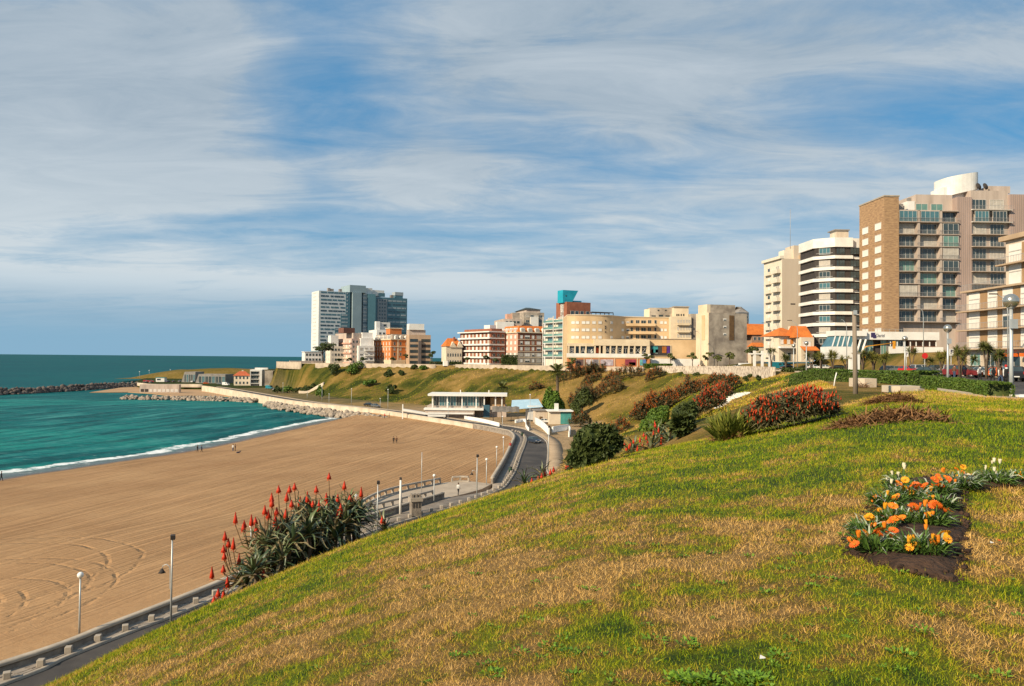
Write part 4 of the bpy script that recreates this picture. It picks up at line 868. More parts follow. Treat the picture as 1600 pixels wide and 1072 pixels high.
SW = MB().box(gl(1013), gl(1105), -6.4, -6.0, -.4, gzz(560.5, 1050, 312)).mesh('low_wall'); o = link('low_wall', SW, m_white, None, (gx_(1000), Gd, zg)); tag(o, 'long low white street wall with scribbles in front of the ochre hotel', 'wall')
K2 = Bd('apartment_block', 'dark grey mansard block peeking out behind the stained hotel wall', 1150, 1154, 1170, 380, 12, 20, 488, mat('slate_block', (0.12, 0.14, 0.16), .8, (0.09, 0.1, 0.12), .4), 'apartment block'); gable('roof', 0, K2.W, 0, 10, K2.H, K2.zy(478), m_roofgrey, K2.root, 4, 'x', 0)
for k in range(4): K2.win('F', K2.W * .8, K2.H - 3 - 3.2 * k, 1.6, 1.5, 'dark')

# ---- H: white balcony block and brick block with the turquoise tank
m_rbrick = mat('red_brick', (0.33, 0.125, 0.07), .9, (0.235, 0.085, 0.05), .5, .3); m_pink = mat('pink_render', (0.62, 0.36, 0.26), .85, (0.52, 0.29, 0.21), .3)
Hb = Bd('apartment_block', 'brick block with white glass balconies and a turquoise roof tank', 852, 884, 932, 345, 26, 19.4, 497, m_creaml, 'apartment block')
fh_ = 3.15
nb = 6
for i in range(nb):
    z_ = 4.6 + i * fh_
    for u0, u1 in ((.3, Hb.L * .45), (Hb.L * .5, Hb.L * .97)):
        Hb.balcony('S', u0, u1, z_, 1.5, 'glass', 1.0, .25, m_white); Hb.win('S', (u0 + u1) / 2, z_ + .05, (u1 - u0) * .6, 2.3, ('teal', 'curt')[i % 2], 3, .003)
for u in (.2, Hb.L * .47, Hb.L * .98): Hb.box('white_column', -1.6, -1.25, u - .15, u + .15, 0, 4.6 + nb * fh_ - .26, m_white)
Hb.box('end_wall', -.002 - .0, .6, Hb.L + .002, Hb.L + 1, 0, Hb.H - 2, m_white)
Hb.box('brick_penthouse', Hb.x(889), Hb.x(926), 2, 12, Hb.H, Hb.zy(471, 905), m_rbrick); Hb.box('penthouse_wall', Hb.x(888), Hb.x(915), 1, 12, Hb.H - 2.2, Hb.H - .003, m_ochl)
for px_w in (894, 901, 909, 918): Hb.win('F', Hb.x(px_w), Hb.zy(492, px_w), 1.9, 1.9, 'dark', 1, .002)
mb = MB(); zt_ = Hb.zy(494); xa, xb = Hb.x(926), Hb.x(960)
for i in range(6): xx = xa + (xb - xa) * i / 5; mb.box(xx - .12, xx + .12, 1, 1.25, zt_, Hb.zy(486.5))
mb.box(xa, xb, .9, 1.4, Hb.zy(486.4), Hb.zy(485)).box(xa, xb, 4, 4.4, Hb.zy(486.4), Hb.zy(485)); mb.build('pergola', m_dark, Hb.root)
m_turq = mat('turquoise_tank', (0.02, 0.36, 0.48), .5, (0.015, 0.29, 0.40), .3)
tx0, tx1, tb, ttp = Hb.x(886), Hb.x(910), Hb.zy(472, 895), Hb.zy(452, 895)
MB().add([(tx0, 4, tb), (Hb.x(900), 4, tb), (tx1, 4, ttp), (tx0, 4, ttp), (tx0, 9, tb), (Hb.x(900), 9, tb), (tx1, 9, ttp), (tx0, 9, ttp)], [(0, 1, 2, 3), (5, 4, 7, 6), (4, 0, 3, 7), (1, 5, 6, 2), (3, 2, 6, 7), (1, 0, 4, 5)]).build('roof_tank', m_turq, Hb.root)
Hb.box('tank_leg', Hb.x(889), Hb.x(893), 5, 8, Hb.H, tb, m_white); Hb.box('tank_pipe_box', Hb.x(904), Hb.x(917), 5, 8, Hb.zy(471, 905), Hb.zy(468, 910), m_turq)
Hb.box('tank_hatch', Hb.x(890), Hb.x(891.5), 3.9, 3.99, Hb.zy(462, 890), Hb.zy(460, 890), m_dark)

# ---- I: brick and balcony blocks in the middle distance
I1 = Bd('apartment_block', 'dark brick apartment block under an orange mansard roof with arched dormers', 783, 809, 856, 400, 24, 18.8, 520, m_rbrick, 'apartment block')
I1.box('sunlit_tint_wall', -.1, -.002, 0, I1.L, 0, I1.H, m_pink); I1.box('cornice', -.7, I1.W, -.6, I1.L, I1.H, I1.H + .5, m_ochl); I1.box('stone_base', -.25, I1.W, -.15, I1.L, 0, 7.2, m_stain)  # left face gets a lighter pink slab, its sunlight put into the colour
zr = I1.H + .5; zr2 = I1.zy(508.5)
MB().add([(-.4, -.3, zr), (I1.W, -.3, zr), (I1.W, I1.L, zr), (-.4, I1.L, zr), (1.6, 2.2, zr2), (I1.W, 2.2, zr2), (I1.W, I1.L - 2, zr2), (1.6, I1.L - 2, zr2)], [(0, 1, 5, 4), (3, 0, 4, 7), (4, 5, 6, 7), (2, 3, 7, 6), (1, 2, 6, 5)]).build('mansard_roof', m_tile, I1.root)
def dormer(b, face, u, z, w_=2.4):
    o = b.put('dormer', _dm(w_), face, u, z, .6); return o
_dmc = {}
def _dm(w_):
    if w_ not in _dmc:
        q = [(-w_ / 2, 0)] + [(w_ / 2 * math.cos(math.pi * (1 - t / 6)), 1.5 + .7 * math.sin(math.pi * t / 6)) for t in range(7)] + [(w_ / 2, 0)]
        a = MB(); n = len(q); a.add([(x_, 0, z_) for x_, z_ in q] + [(x_, 2.5, z_) for x_, z_ in q], [tuple(range(n))] + [(i, n + i, n + i + 1, i + 1) for i in range(n - 1)], 0)
        a.box(-w_ / 2 + .35, w_ / 2 - .35, -.03, -.002, .2, 1.7, 1); me = a.mesh('dormer'); me.materials.append(m_white); me.materials.append(m_curtain); _dmc[w_] = me
    return _dmc[w_]
for u in lin(.5, I1.W - .2, 4): dormer(I1, 'F', u, zr)
for u in lin(.3, I1.L - .3, 4): dormer(I1, 'S', u, zr)
for i in range(5):
    z_ = I1.H - 2.9 - i * 3.1
    for j, u in enumerate(lin(.3, I1.W - .3, 5)): I1.win('F', u, z_, (1.4, 2.8, 1.4, 2.4, 2.8)[j], 1.7, ('shut', 'half', 'shut', 'curt')[(i + j) % 4], 2 if j in (1, 4) else 1, .155 if z_ < 7.2 else .003)
    for u in lin(.2, I1.L - .2, 4): I1.win('S', u, z_, 2.2, 1.8, 'shut', 1, .26 if z_ < 7.2 else .103)
    I1.box('string_course', -.3, I1.W, -.28, -.156, z_ - .75, z_ - .45, m_ochl)
I2 = Bd('apartment_block', 'red and white apartment block with long white balcony bands', 719, 767, 790, 408, 34, 18.8, 519, m_rbrick, 'apartment block')
for i in range(5):
    z_ = I2.H - 3.2 - i * 3.45
    I2.balcony('S', -.4, I2.L + .5, z_, 1.3, 'solid', .55, .3, m_white); I2.box('balcony_end', -1.3, I2.W * .9, -.5, -.003, z_ - .3, z_ + .3, m_white)
    for j, u in enumerate(lin(.6, I2.L - .4, 8)): I2.win('S', u, z_ + .1, 1.9, 2.3, ('shut', 'curt', 'shut')[(i + j) % 3], 1, .003)
    for u in lin(.4, I2.W - .3, 3): I2.win('F', u, z_ + .7, 1.5, 1.5, 'dark', 1, .003)
I2.box('roof_slab', -1.6, I2.W, -.6, I2.L + .6, I2.H - .02, I2.H + .55, m_white); I2.box('penthouse', 1.5, I2.W - 1, 2, I2.L - 2, I2.H + .55, I2.zy(513), m_rbrick); I2.box('ground_floor', -.12, -.004, 0, I2.L, 0, I2.H - 17.4, m_pink)
I2.box('roof_room', 3, 7, 6, 12, I2.zy(513), I2.zy(507), m_white)
I3 = Bd('house', 'gabled cream house with an orange tile roof at the end of the row', 690, 697, 722, 425, 20, 18.8, 541, m_cw, 'house')
gable('roof', 0, I3.W, 0, 10, I3.H, I3.zy(528), m_tile, I3.root, 2.5, 'x', .5); I3.box('chimney', I3.x(711), I3.x(713.5), 3, 4, I3.H, I3.zy(526), m_rbrick)
for u in (I3.W * .42, I3.W * .85): MB().add([(u - 2, -.6, I3.H - .6), (u + 2, -.6, I3.H - .6), (u, -.6, I3.H + 2.6), (u - 2, 5, I3.H - .6), (u + 2, 5, I3.H - .6), (u, 5, I3.H + 2.6)], [(0, 1, 2), (5, 4, 3), (0, 2, 5, 3), (2, 1, 4, 5), (1, 0, 3, 4)]).build('gable', m_cw, I3.root)
I3.grid('F', lin(.3, I3.W - .2, 6), (1.2, 5.0), .8, 1.7, 'dark', 1, .003)
I4 = Bd('apartment_tower', 'pale stepped tower block with a dark hip roof behind the mansard block', 800, 818, 850, 470, 14, 19, 488, m_stain, 'apartment tower')
I4.box('upper_wall', 2, I4.W - 2, 2, I4.L - 1, I4.H, I4.zy(483), m_conc2); gable('roof', 2, I4.W - 2, 2, I4.L - 1, I4.zy(483), I4.zy(478), mat('dark_green_roof', (0.05, 0.07, 0.065), .7, (0.04, 0.05, 0.05), .5), I4.root, 4, 'x', .8)
I4.grid('F', lin(1, I4.W - 1, 4), [I4.H - 3.0 - 3.1 * k for k in range(5)], 2.2, 1.5, ['dark', 'curt'], 2, .003); I4.box('white_core', 4, 9, -1.2, -.003, 0, I4.zy(495), m_white)
I5 = Bd('apartment_block', 'low pale block with white roof rooms behind the red and white balcony block', 772, 786, 815, 455, 12, 19, 498, m_conc2, 'apartment block')
I5.box('brick_room', I5.x(793), I5.x(801), 2, 8, I5.H, I5.zy(490), m_pink); I5.box('white_room', I5.x(774), I5.x(800), -5, -.003, 0, I5.zy(503.5), m_white); I5.box('roof_room', I5.x(801), I5.x(812), 1, 8, I5.H, I5.zy(488), m_stain)
I5.grid('F', lin(1, I5.W - 1, 4), [I5.H - 2.6], 1.8, 1.4, ['dark', 'shut'], 1, .003)

# ---- J: the older row at the left end of the hill
m_orb = mat('orange_facade', (0.58, 0.20, 0.06), .85, (0.46, 0.15, 0.045), .3)
J1 = Bd('apartment_block', 'tan apartment block with dark balcony recesses and a grey stair shaft', 634, 639, 673, 462, 18, 18.9, 523, mat('tan_render', (0.52, 0.36, 0.24), .85, (0.42, 0.285, 0.19), .3), 'apartment block')
for i in range(5):
    z_ = J1.H - 4.2 - i * 3.3
    J1.win('F', J1.W * .22, z_, J1.W * .36, 1.7, 'black', 4, .003); J1.win('F', J1.W * .77, z_, J1.W * .42, 1.7, 'black', 4, .003)
J1.box('stair_shaft', J1.W * .42, J1.W * .55, -1.2, -.002, 0, J1.H - 3.5, mat('shaft_grey', (0.16, 0.13, 0.12), .9, (0.12, .1, .09), .4)); J1.box('roof_floor', .5, J1.W * .8, 3, 12, J1.H, J1.zy(515), m_conc2); J1.box('white_roof_room', .3, J1.W * .72, 2, 10, J1.zy(515), J1.zy(505.5), m_white)
J2 = Bd('apartment_block', 'ornate orange and cream apartment house with grey attic dormers', 584, 611, 640, 466, 30, 18.9, 531, m_orb, 'apartment block')
J2.box('cornice', -.5, J2.W, -.5, J2.L, J2.H, J2.H + .6, m_ochl); J2.box('attic', 1.2, J2.W, 1.2, J2.L - 1, J2.H + .6, J2.zy(522), m_stain); J2.box('tower_room', J2.x(613), J2.x(631), 4, 11, J2.zy(522), J2.zy(513), m_orb); J2.box('tower_cornice', J2.x(612), J2.x(632), 3.6, 11.4, J2.zy(513), J2.zy(513) + .5, m_ochl)
J2.box('stone_base', -.2, J2.W, -.2, J2.L, 0, 2.6, m_ochl); J2.box('string_course', -.3, J2.W, -.3, J2.L, J2.H - 4.4, J2.H - 4.0, m_ochl)
for i in range(4):
    z_ = J2.H - 3.2 - i * 3.2
    for u in lin(.5, J2.L - .3, 6): J2.win('S', u, z_, 1.0, 1.9, 'shut', 1, .003)
    for u in (J2.W * .18, J2.W * .5, J2.W * .82): J2.win('F', u, z_, 1.1, 1.9, ('dark', 'curt')[i % 2], 1, .003)
for u in lin(0, J2.L, 7)[1:]: J2.box('pilaster', -.12, -.002, u - .22, u + .22, 2.6, J2.H - 4.4, m_ochl)
J2.box('quoin', J2.W * .40 - .9, J2.W * .40, -.12, -.002, 2.6, J2.H - .002, m_ochl)
for u in lin(1.5, J2.W - .5, 3): dormer(J2, 'F', u, J2.H + .6, 1.7)
for u in lin(1.5, J2.L - 1.5, 4): dormer(J2, 'S', u, J2.H + .6, 1.7)
J3 = Bd('apartment_block', 'white apartment block with bay windows between the pink and orange blocks', 546, 560, 585, 468, 24, 18.9, 540, m_white, 'apartment block')
J3.box('upper_floor', 2, J3.W, 3, J3.L, J3.H, J3.zy(528), m_white); J3.box('top_floor', J3.W * .35, J3.W, 5, J3.L, J3.zy(528), J3.zy(519), m_white)
for i in range(5):
    z_ = J3.H - 2.8 - i * 3.1
    for u in lin(.3, J3.W - .3, 3): J3.win('F', u, z_, 1.7, 1.6, ('dark', 'curt', 'half')[(i + int(u)) % 3], 2, .003)
    J3.balcony('F', J3.W * .4, J3.W - .2, z_ - .3, .9, 'solid', .6, .2, m_white); J3.win('S', J3.L * .3, z_, 2.0, 1.8, 'teal', 2, .003); J3.win('S', J3.L * .7, z_, 1.6, 1.6, 'curt', 1, .003)
J4 = Bd('apartment_block', 'white tall slab with a narrow stepped tower behind the white block', 576, 588, 611, 500, 24, 19, 515, m_white, 'apartment block')
J4.box('tower', J4.x(588), J4.x(594), 1, 5, J4.H, J4.zy(502), m_white); J4.box('rear_room', J4.x(594.2), J4.x(611), 3, 9, J4.H, J4.zy(503), m_frame); J4.box('side_room', J4.x(611), J4.x(622), 1, 8, 0, J4.zy(512), m_frame)
J4.grid('F', lin(1, J4.W - 1, 3), [J4.H - 3, J4.H - 6.2], 1.4, 1.3, 'dark', 1, .003); J4.win('F', J4.x(603), J4.zy(509), 1.8, 1.2, 'black', 1, -2.99)
J5 = Bd('apartment_block', 'pinkish apartment block with many small balconies and a brown roof room', 514, 549, 566, 470, 36, 18.9, 529, mat('pale_pink', (0.62, 0.44, 0.36), .85, (0.52, 0.36, 0.29), .3), 'apartment block')
for i in range(6):
    z_ = J5.H - 2.6 - i * 3.05
    for j, u in enumerate(lin(.4, J5.L - .2, 8)): J5.win('S', u, z_, 1.5, 1.7, ('shut', 'curt', 'shut', 'half')[(i * 3 + j) % 4], 1, .003)
    J5.balcony('S', 0, J5.L, z_ - .35, .8, 'solid', .5, .25, m_ochl if i % 2 else m_pink)
    for u in lin(.3, J5.W - .2, 3): J5.win('F', u, z_, 1.3, 1.5, 'dark', 1, .003)
J5.box('setback', 2, J5.W, 2, J5.L * .85, J5.H, J5.zy(520), m_conc2); J5.box('brown_roof_room', J5.x(541), J5.x(549) + 4, 4, 12, J5.zy(520), J5.zy(512), mat('brown_room', (0.20, 0.09, 0.065), .9, (0.15, .07, .05), .5))
J6 = Bd('apartment_block', 'stepped white end block beside the tall windblown tree', 509, 516, 538, 475, 26, 18.9, 541, m_creaml, 'apartment block')
J6.box('white_roof_room', .5, J6.W * .6, 1, 9, J6.H, J6.zy(524), m_white); J6.grid('F', lin(.5, J6.W - .5, 4), [J6.H - 2.8 - 3.1 * k for k in range(4)], 1.3, 1.5, ['dark', 'curt'], 1, .003); J6.grid('S', lin(.3, J6.L, 2), [J6.H - 2.8 - 3.1 * k for k in range(4)], 1.3, 1.5, 'curt', 1, .003)
J7 = Bd('house', 'low white two storey house with square windows at the far left end of the hill', 472, 476, 503, 500, 24, 19, 550, m_white, 'house')
J7.grid('F', lin(.4, J7.W - .3, 5), (1.4, 4.5), 1.5, 1.5, 'dark', 1, .003); J7.box('roof_slab', -.4, J7.W + .3, -.4, J7.L, J7.H - .02, J7.H + .35, m_white); J7.box('low_shop', J7.x(452), J7.W + 8, -3.5, -.6, -1, 1.2, m_conc2)

# ---- K: far glass and white tower group
m_tw = mat('tower_white', (0.70, 0.70, 0.68), .6, (0.60, 0.60, 0.59), .15); m_tb = mat('tower_blue', (0.085, 0.185, 0.225), .35, (0.07, 0.155, 0.195), .2, spec=.5); m_tg = mat('tower_bluegrey', (0.30, 0.38, 0.41), .5, (0.26, 0.335, 0.365), .15)
m_td = mat('tower_dark_glass', (0.05, 0.095, 0.12), .2, (0.035, 0.07, 0.095), .3, spec=.6); m_tl = mat('tower_light_band', (0.40, 0.44, 0.45), .5, (0.3, 0.34, 0.36), .5)
Kd = Bd('glass_tower', 'huge far tower group of white and blue glass slabs above the seafront', 486, 497, 546, 660, 31, 19, 454, m_tw, 'skyscraper')
fk = 3.18; nk = int(Kd.H / fk)
_rows = {}
def rowm(w_, m):
    k = (round(w_, 1), m.name)
    if k not in _rows: _rows[k] = MB().box(0, w_, -.12, 0, 0, 1.35).mesh('window_band'); _rows[k].materials.append(m)
    return _rows[k]
def prow(b, x0, x1, y_, z_, m):
    x = x0
    while x < x1 - 1.0:
        w_ = min(random.choice((2.6, 3.8, 5.2)), x1 - x); link('window_band', rowm(w_, m), None, b.root, (x, y_, z_)); x += w_ + random.choice((.5, .9, 1.6))
steps = [(0.0, .18), (.14, .35), (.30, .35), (.42, .58), (.56, .8), (.70, .8), (.84, 1.01), (1.0, 1.01)]
for i in range(nk):
    t = i / nk; z_ = Kd.H - (nk - i) * fk + .6
    fr = 0.18 if t < .10 else .33 if t < .27 else .52 if t < .45 else .70 if t < .66 else .86 if t < .96 else 1.0
    xb_ = Kd.W * fr
    if fr < 1: MB().box(xb_, Kd.W, -.25, -.002, z_ - .6, z_ - .6 + fk).build('blue_panel', m_tb, Kd.root)
    prow(Kd, Kd.W * .06, xb_ - .6, -.002, z_ + .7, m_td if i % 2 else m_tb)
    if fr < 1: prow(Kd, xb_ + .8, Kd.W - 2, -.252, z_ + .7, m_tl)
    MB().box(-.1, -.002, Kd.L * .35, Kd.L * .8, z_ + .8, z_ + 1.6).build('window_band', m_tl if i < 4 else m_frame, Kd.root)
Kd.box('blue_base', -.3, 4, -.3, Kd.L, 0, 9, m_tb)
K1, K2_, K3, K4 = Kd.x(557), Kd.x(566), Kd.x(587), Kd.x(592)
Kd.box('dark_slot', Kd.W + .002, Kd.x(549), 2, 20, 0, Kd.H - 2, m_td); Kd.box('grey_core', Kd.x(545), Kd.x(570), -1.0, 24, Kd.H + .004, Kd.zy(443, 557), m_tg); Kd.box('grey_core_wall', Kd.x(549) + .002, Kd.x(563), -2, 18, 0, Kd.H + .002, m_tg)
Kd.box('light_strip', Kd.x(567), Kd.x(573.5), 1, 16, 0, Kd.zy(455, 570), m_tl); Kd.box('dark_slot', Kd.x(563) + .002, Kd.x(567) - .002, 2, 16, 0, Kd.zy(456, 565), m_td); Kd.box('blue_slab', Kd.x(573.5) + .002, Kd.x(585.5), -1, 16, 0, Kd.zy(456, 580), mat('tower_teal', (0.13, 0.27, 0.31), .4, (0.115, 0.24, 0.28), .2))
for i in range(nk): Kd.box('window_band', Kd.x(567.5), Kd.x(573), .85, .998, 2 + i * fk, 3.1 + i * fk, m_frame if i % 5 else m_td)
Kd.box('white_roof_room', Kd.x(571), Kd.x(582), 2, 12, Kd.zy(456, 580), Kd.zy(446, 575), m_white); Kd.box('white_roof_room', Kd.x(581.5), Kd.x(602), 4, 14, Kd.zy(458, 590), Kd.zy(448.5, 590), m_white); Kd.box('blue_roof_room', Kd.x(593), Kd.x(602.5), 3, 3.99, Kd.zy(459, 590), Kd.zy(453, 597), m_tb)
x5, x6, x7 = Kd.x(585.5), Kd.x(606), Kd.x(637.5); zR = Kd.zy(460, 610)
Kd.box('right_slab', x5 + .004, x7, 3, 20, 0, zR, m_tb); Kd.box('grey_panel', Kd.x(591), x6, 2.7, 2.998, 6, Kd.zy(463, 600), mat('tower_grey', (0.30, 0.31, 0.32), .6, (0.25, .26, .27), .2))
for i in range(nk - 1):
    z_ = zR - 3.6 - i * fk
    if z_ < 2: break
    for k in range(3): Kd.box('window', Kd.x(593.5 + k * 4), Kd.x(595.5 + k * 4), 2.6, 2.698, z_, z_ + 1.4, m_td)
    if i % 1 == 0: prow(Kd, x6 + 1, x7 - 1.2, 2.998, z_, m_td if i % 2 else m_tl)
Kd.box('roof_box', Kd.x(620), Kd.x(632), 5, 12, zR, Kd.zy(455.5, 626), m_tb); Kd.box('white_roof_box', Kd.x(619.5), Kd.x(632.5), 4.8, 12.2, Kd.zy(455.4, 626), Kd.zy(450, 626), m_tl)
for px_w, h_ in ((513, 3), (518, 2.4), (531, 2.6), (612, 2.5)): Kd.box('roof_plant', Kd.x(px_w), Kd.x(px_w + 4), 3, 6, Kd.H if px_w < 560 else zR, (Kd.H if px_w < 560 else zR) + h_, m_roofgrey)

# ================================================================== headland, breakwaters, rocks
def prism_obj(name, poly, z0, z1, m, **kw): return tag(MB().prism([tuple(p) for p in poly], z0, z1).build(name, m), **kw)
hp = px_line([(316, 602.5), (280, 602), (240, 602), (216, 599.5), (211, 596), (222, 592), (245, 588), (290, 584), (345, 580), (400, 577.5), (440, 576)], 2.97) + [(-150, 560), (-150, 500), (-180, 470)]
prism_obj('headland', hp, -2, 2.97, m_land, kind='structure', label='flat headland with a car park at the end of the bay')
cv_ = px_line([(140, 613), (180, 607), (216, 601), (240, 602), (316, 603), (340, 606), (365, 611), (395, 618), (400, 622), (380, 621), (330, 618), (300, 618), (270, 619), (240, 615), (200, 612.5)], 0.35)
prism_obj('cove_beach', cv_, -1.5, .35, mat('cove_sand', (0.46, 0.29, 0.155), .9, (0.36, 0.22, 0.115), .08, .2), kind='structure', label='small sand beach below the headland')
kn = []
gxk, gyk = np.meshgrid(np.linspace(-1, 1, 40), np.linspace(-1, 1, 26), indexing='ij'); rr = np.clip(1 - gxk ** 2 - gyk ** 2, 0, 1); cxk, cyk = -262, 705
zk = 2.5 + 9.5 * rr ** .8 * (0.75 + .5 * fbm(gxk * 3, gyk * 3, 91)); link_k = link('headland_knoll', np_mesh('headland_knoll', np.column_stack([(cxk + gxk * 82).ravel(), (cyk + gyk * 42).ravel(), zk.ravel()]), grid_faces(40, 26), {'dry': (0.35 + .5 * fbm(gxk * 4, gyk * 4, 93)).ravel(), 'dirt': 0 * zk.ravel()}, True), m_land)
tag(link_k, 'grassy knoll on the headland', None, None, 'structure')
m_rock = mat('rock', (0.42, 0.34, 0.26), .9, (0.20, 0.165, 0.135), .5, .6, detail=6); m_rockd = mat('dark_rock', (0.16, 0.13, 0.11), .9, (0.075, 0.062, 0.055), .4, .5)
def rock_mesh(seed):
    bm = bmesh.new(); bmesh.ops.create_icosphere(bm, subdivisions=1, radius=1.0); r = random.Random(seed)
    for v in bm.verts: v.co *= r.uniform(.72, 1.15); v.co.z *= .75
    me = bpy.data.meshes.new('rock'); bm.to_mesh(me); bm.free(); return me
def rocks(P, n, wdt, z0, h, size, seed, m, name, label, single=0):
    """A rubble bank along a line; the first `single` boulders are parts, the rest one joined part."""
    r = random.Random(seed); P = np.asarray(P); t = empty(name, (*P[len(P) // 2], 0), label, 'breakwater'); o0 = P[len(P) // 2]
    ms = [rock_mesh(seed * 10 + k) for k in range(5)]
    for q in ms: q.materials.append(m)
    base = [np.array([v.co for v in q.vertices]) for q in ms]; fa = np.array([list(p.vertices) for p in ms[0].polygons]); VV, FF = [], []
    for i in range(n):
        k = r.randrange(len(P)); u = r.uniform(-1, 1); T = P[min(k + 1, len(P) - 1)] - P[max(k - 1, 0)]; T = T / np.linalg.norm(T); nn_ = np.array([T[1], -T[0]])
        p = P[k] + nn_ * u * wdt + T * r.uniform(-1.5, 1.5); z = z0 + h * (1 - abs(u)) * r.uniform(.6, 1.0); s = size * r.uniform(.6, 1.35); ry = r.uniform(0, 6.28)
        if i < single:
            o = link('rock', ms[i % 5], None, t, (p[0] - o0[0], p[1] - o0[1], z)); o.scale = (s, s * r.uniform(.7, 1.2), s * r.uniform(.7, 1.1)); o.rotation_euler = (r.uniform(-.4, .4), r.uniform(-.4, .4), ry)
        else:
            c, q = math.cos(ry), math.sin(ry); b_ = base[i % 5] * s; VV.append(np.column_stack([b_[:, 0] * c - b_[:, 1] * q + p[0] - o0[0], b_[:, 0] * q + b_[:, 1] * c + p[1] - o0[1], b_[:, 2] + z])); FF.append(fa + len(base[0]) * (len(VV) - 1))
    if VV: tag(link('rubble', np_mesh('rubble', np.vstack(VV), np.vstack(FF)), m, t), kind='stuff')
    return t
rocks(smooth([(-320, 395), (-290, 430), (-280, 480), (-276, 540), (-262, 556)], 60), 1500, 5.0, -.3, 3.8, 1.3, 3, m_rockd, 'breakwater', 'long dark rock breakwater closing the bay on the left')
rocks(smooth([(-201, 401), (-170, 397), (-140, 391), (-126, 380)], 40), 420, 3.0, -.2, 2.2, 1.0, 4, m_rock, 'rock_groyne', 'low narrow line of brown rocks across the mouth of the cove')
w1 = offset(WS, -3.4); w1 = w1[(w1[:, 1] > 268) & (w1[:, 1] < 352)]
rocks(w1, 560, 3.2, .2, 2.2, 1.0, 5, m_rock, 'rock_revetment', 'heap of pale boulders piled against the sea wall', 280)
MB()
# walls and low buildings on the headland
def px_wall(name, pts, z0, z1, th, m, label, cat='wall'):
    P = np.array(px_line(pts, z0)); P = smooth(P, max(8, len(P) * 4)) if len(P) > 2 else smooth(np.vstack([P[0], P.mean(0), P[1]]), 6)
    t = empty(name, (*P[0], z0), label, cat); Pn = P - P[0]; strip('wall_body', offset(Pn, -th / 2), offset(Pn, th / 2), z1 - z0, z1 - z0, m, t, z_skirt=-1.2); return t
px_wall('cove_wall', [(316, 602.6), (290, 602.3), (240, 602.3), (215, 600)], 2.95, 3.9, .6, m_seawall, 'pale retaining wall behind the small cove beach')
sh_ = Bd('beach_shelter', 'long low grey bathing shelter with dark openings on the cove beach', 216, 219, 281, 466, 3, .3, 600.5, m_conc2, 'shelter')
for k in range(9): sh_.box('opening', sh_.W * (.03 + k * .108), sh_.W * (.11 + k * .108), -.12, -.003, .5, 2.2, m_dark if k < 2 else m_frame)
def hall(name, label, pxL, pxM, pxR, d, py, n):
    b = Bd(name, label, pxL, pxM, pxR, d, -6, 2.97, py, m_conc2, 'pavilion', body=False); W_, H__ = b.W, b.H
    q = [(-2, 0)] + [(-2 + 2.5 * math.sin(math.pi / 2 * t / 5), H__ * (1 - math.cos(math.pi / 2 * t / 5)) if False else H__ * math.sin(math.pi / 2 * t / 5)) for t in range(6)] + [(W_, H__), (W_, 0)]
    a = MB(); k = len(q); a.add([(x_, .8, z_) for x_, z_ in q] + [(x_, 14, z_) for x_, z_ in q], [tuple(range(k))[::1], tuple(range(k, 2 * k))[::-1]] + [(i, k + i, k + (i + 1) % k, (i + 1) % k) for i in range(k)]); a.build('roof_shell', m_roofgrey, b.root)
    for i in range(n): b.win('F', W_ * (i + .6) / (n + .1), .3, W_ / n * .8, H__ * .72, ('dark', 'teal', 'dark')[i % 3], 2, -.79)
    return b
hall('glass_pavilion', 'long low glass pavilion with a curved grey roof end on the headland', 281, 287, 305, 575, 581, 5)
hall('glass_pavilion', 'second glass pavilion nearer the red roofed house on the headland', 305, 309, 352, 560, 584.5, 8)
L2 = Bd('house', 'cream house under a red tile hip roof beside the shore road', 354, 366, 391, 522, 8, 2.97, 587, m_cw, 'house')
gable('roof', 0, L2.W, 0, L2.L, L2.H, L2.zy(580), mat('red_tile', (0.48, 0.12, 0.05), .8, (0.36, 0.09, 0.04), .6, .4), L2.root, 4, 'x', .7)
L2.grid('S', lin(.4, L2.L - .3, 3), (1.0, 4.4), 1.1, 1.8, 'dark', 1, .003); L2.grid('F', lin(.4, L2.W - .3, 4), (1.0, 4.4), 1.2, 1.7, 'dark', 1, .003); L2.box('chimney', L2.W * .45, L2.W * .55, 2, 3, L2.H, L2.zy(578.5), m_cw)
L3 = Bd('house', 'white modern house with framed balconies and a grey side wall by the shore road', 388, 391, 410, 518, 10, 2.97, 577.5, m_white, 'house', body=False)
L3.box('back_wall', .4, L3.W, 1.4, 12, 0, L3.H - .6, m_conc2); L3.box('white_frame', 0, .4, 0, 12, 0, L3.H, m_white); L3.box('white_frame', L3.W - 1.6, L3.W, 0, 12, 0, L3.H, m_white); L3.box('white_frame', .402, L3.W - 1.602, 0, 12, L3.H - 1.2, L3.H, m_white)
for k in range(3): L3.balcony('F', .45, L3.W - 1.65, 2.9 + 2.9 * k - 1.2, 1.2, 'rail', .9, .3, m_white, off=-1.39); L3.win('F', L3.W * .4, 1.8 + 2.9 * k, L3.W * .6, 1.9, 'dark', 3, -1.39)
L3.box('grey_wing', L3.W + .003, L3.W + 7, 1, 13, 0, L3.H - .8, m_stain); L3.box('brown_wing', L3.W + 7.003, L3.W + 14, 3, 13, 0, L3.H - 2.2, mat('taupe_wall', (0.27, 0.21, 0.16), .9, (0.2, .155, .12), .3)); L3.box('roof_room', L3.W * .3, L3.W + 3, 5, 9, L3.H, L3.H + 1.2, m_white)

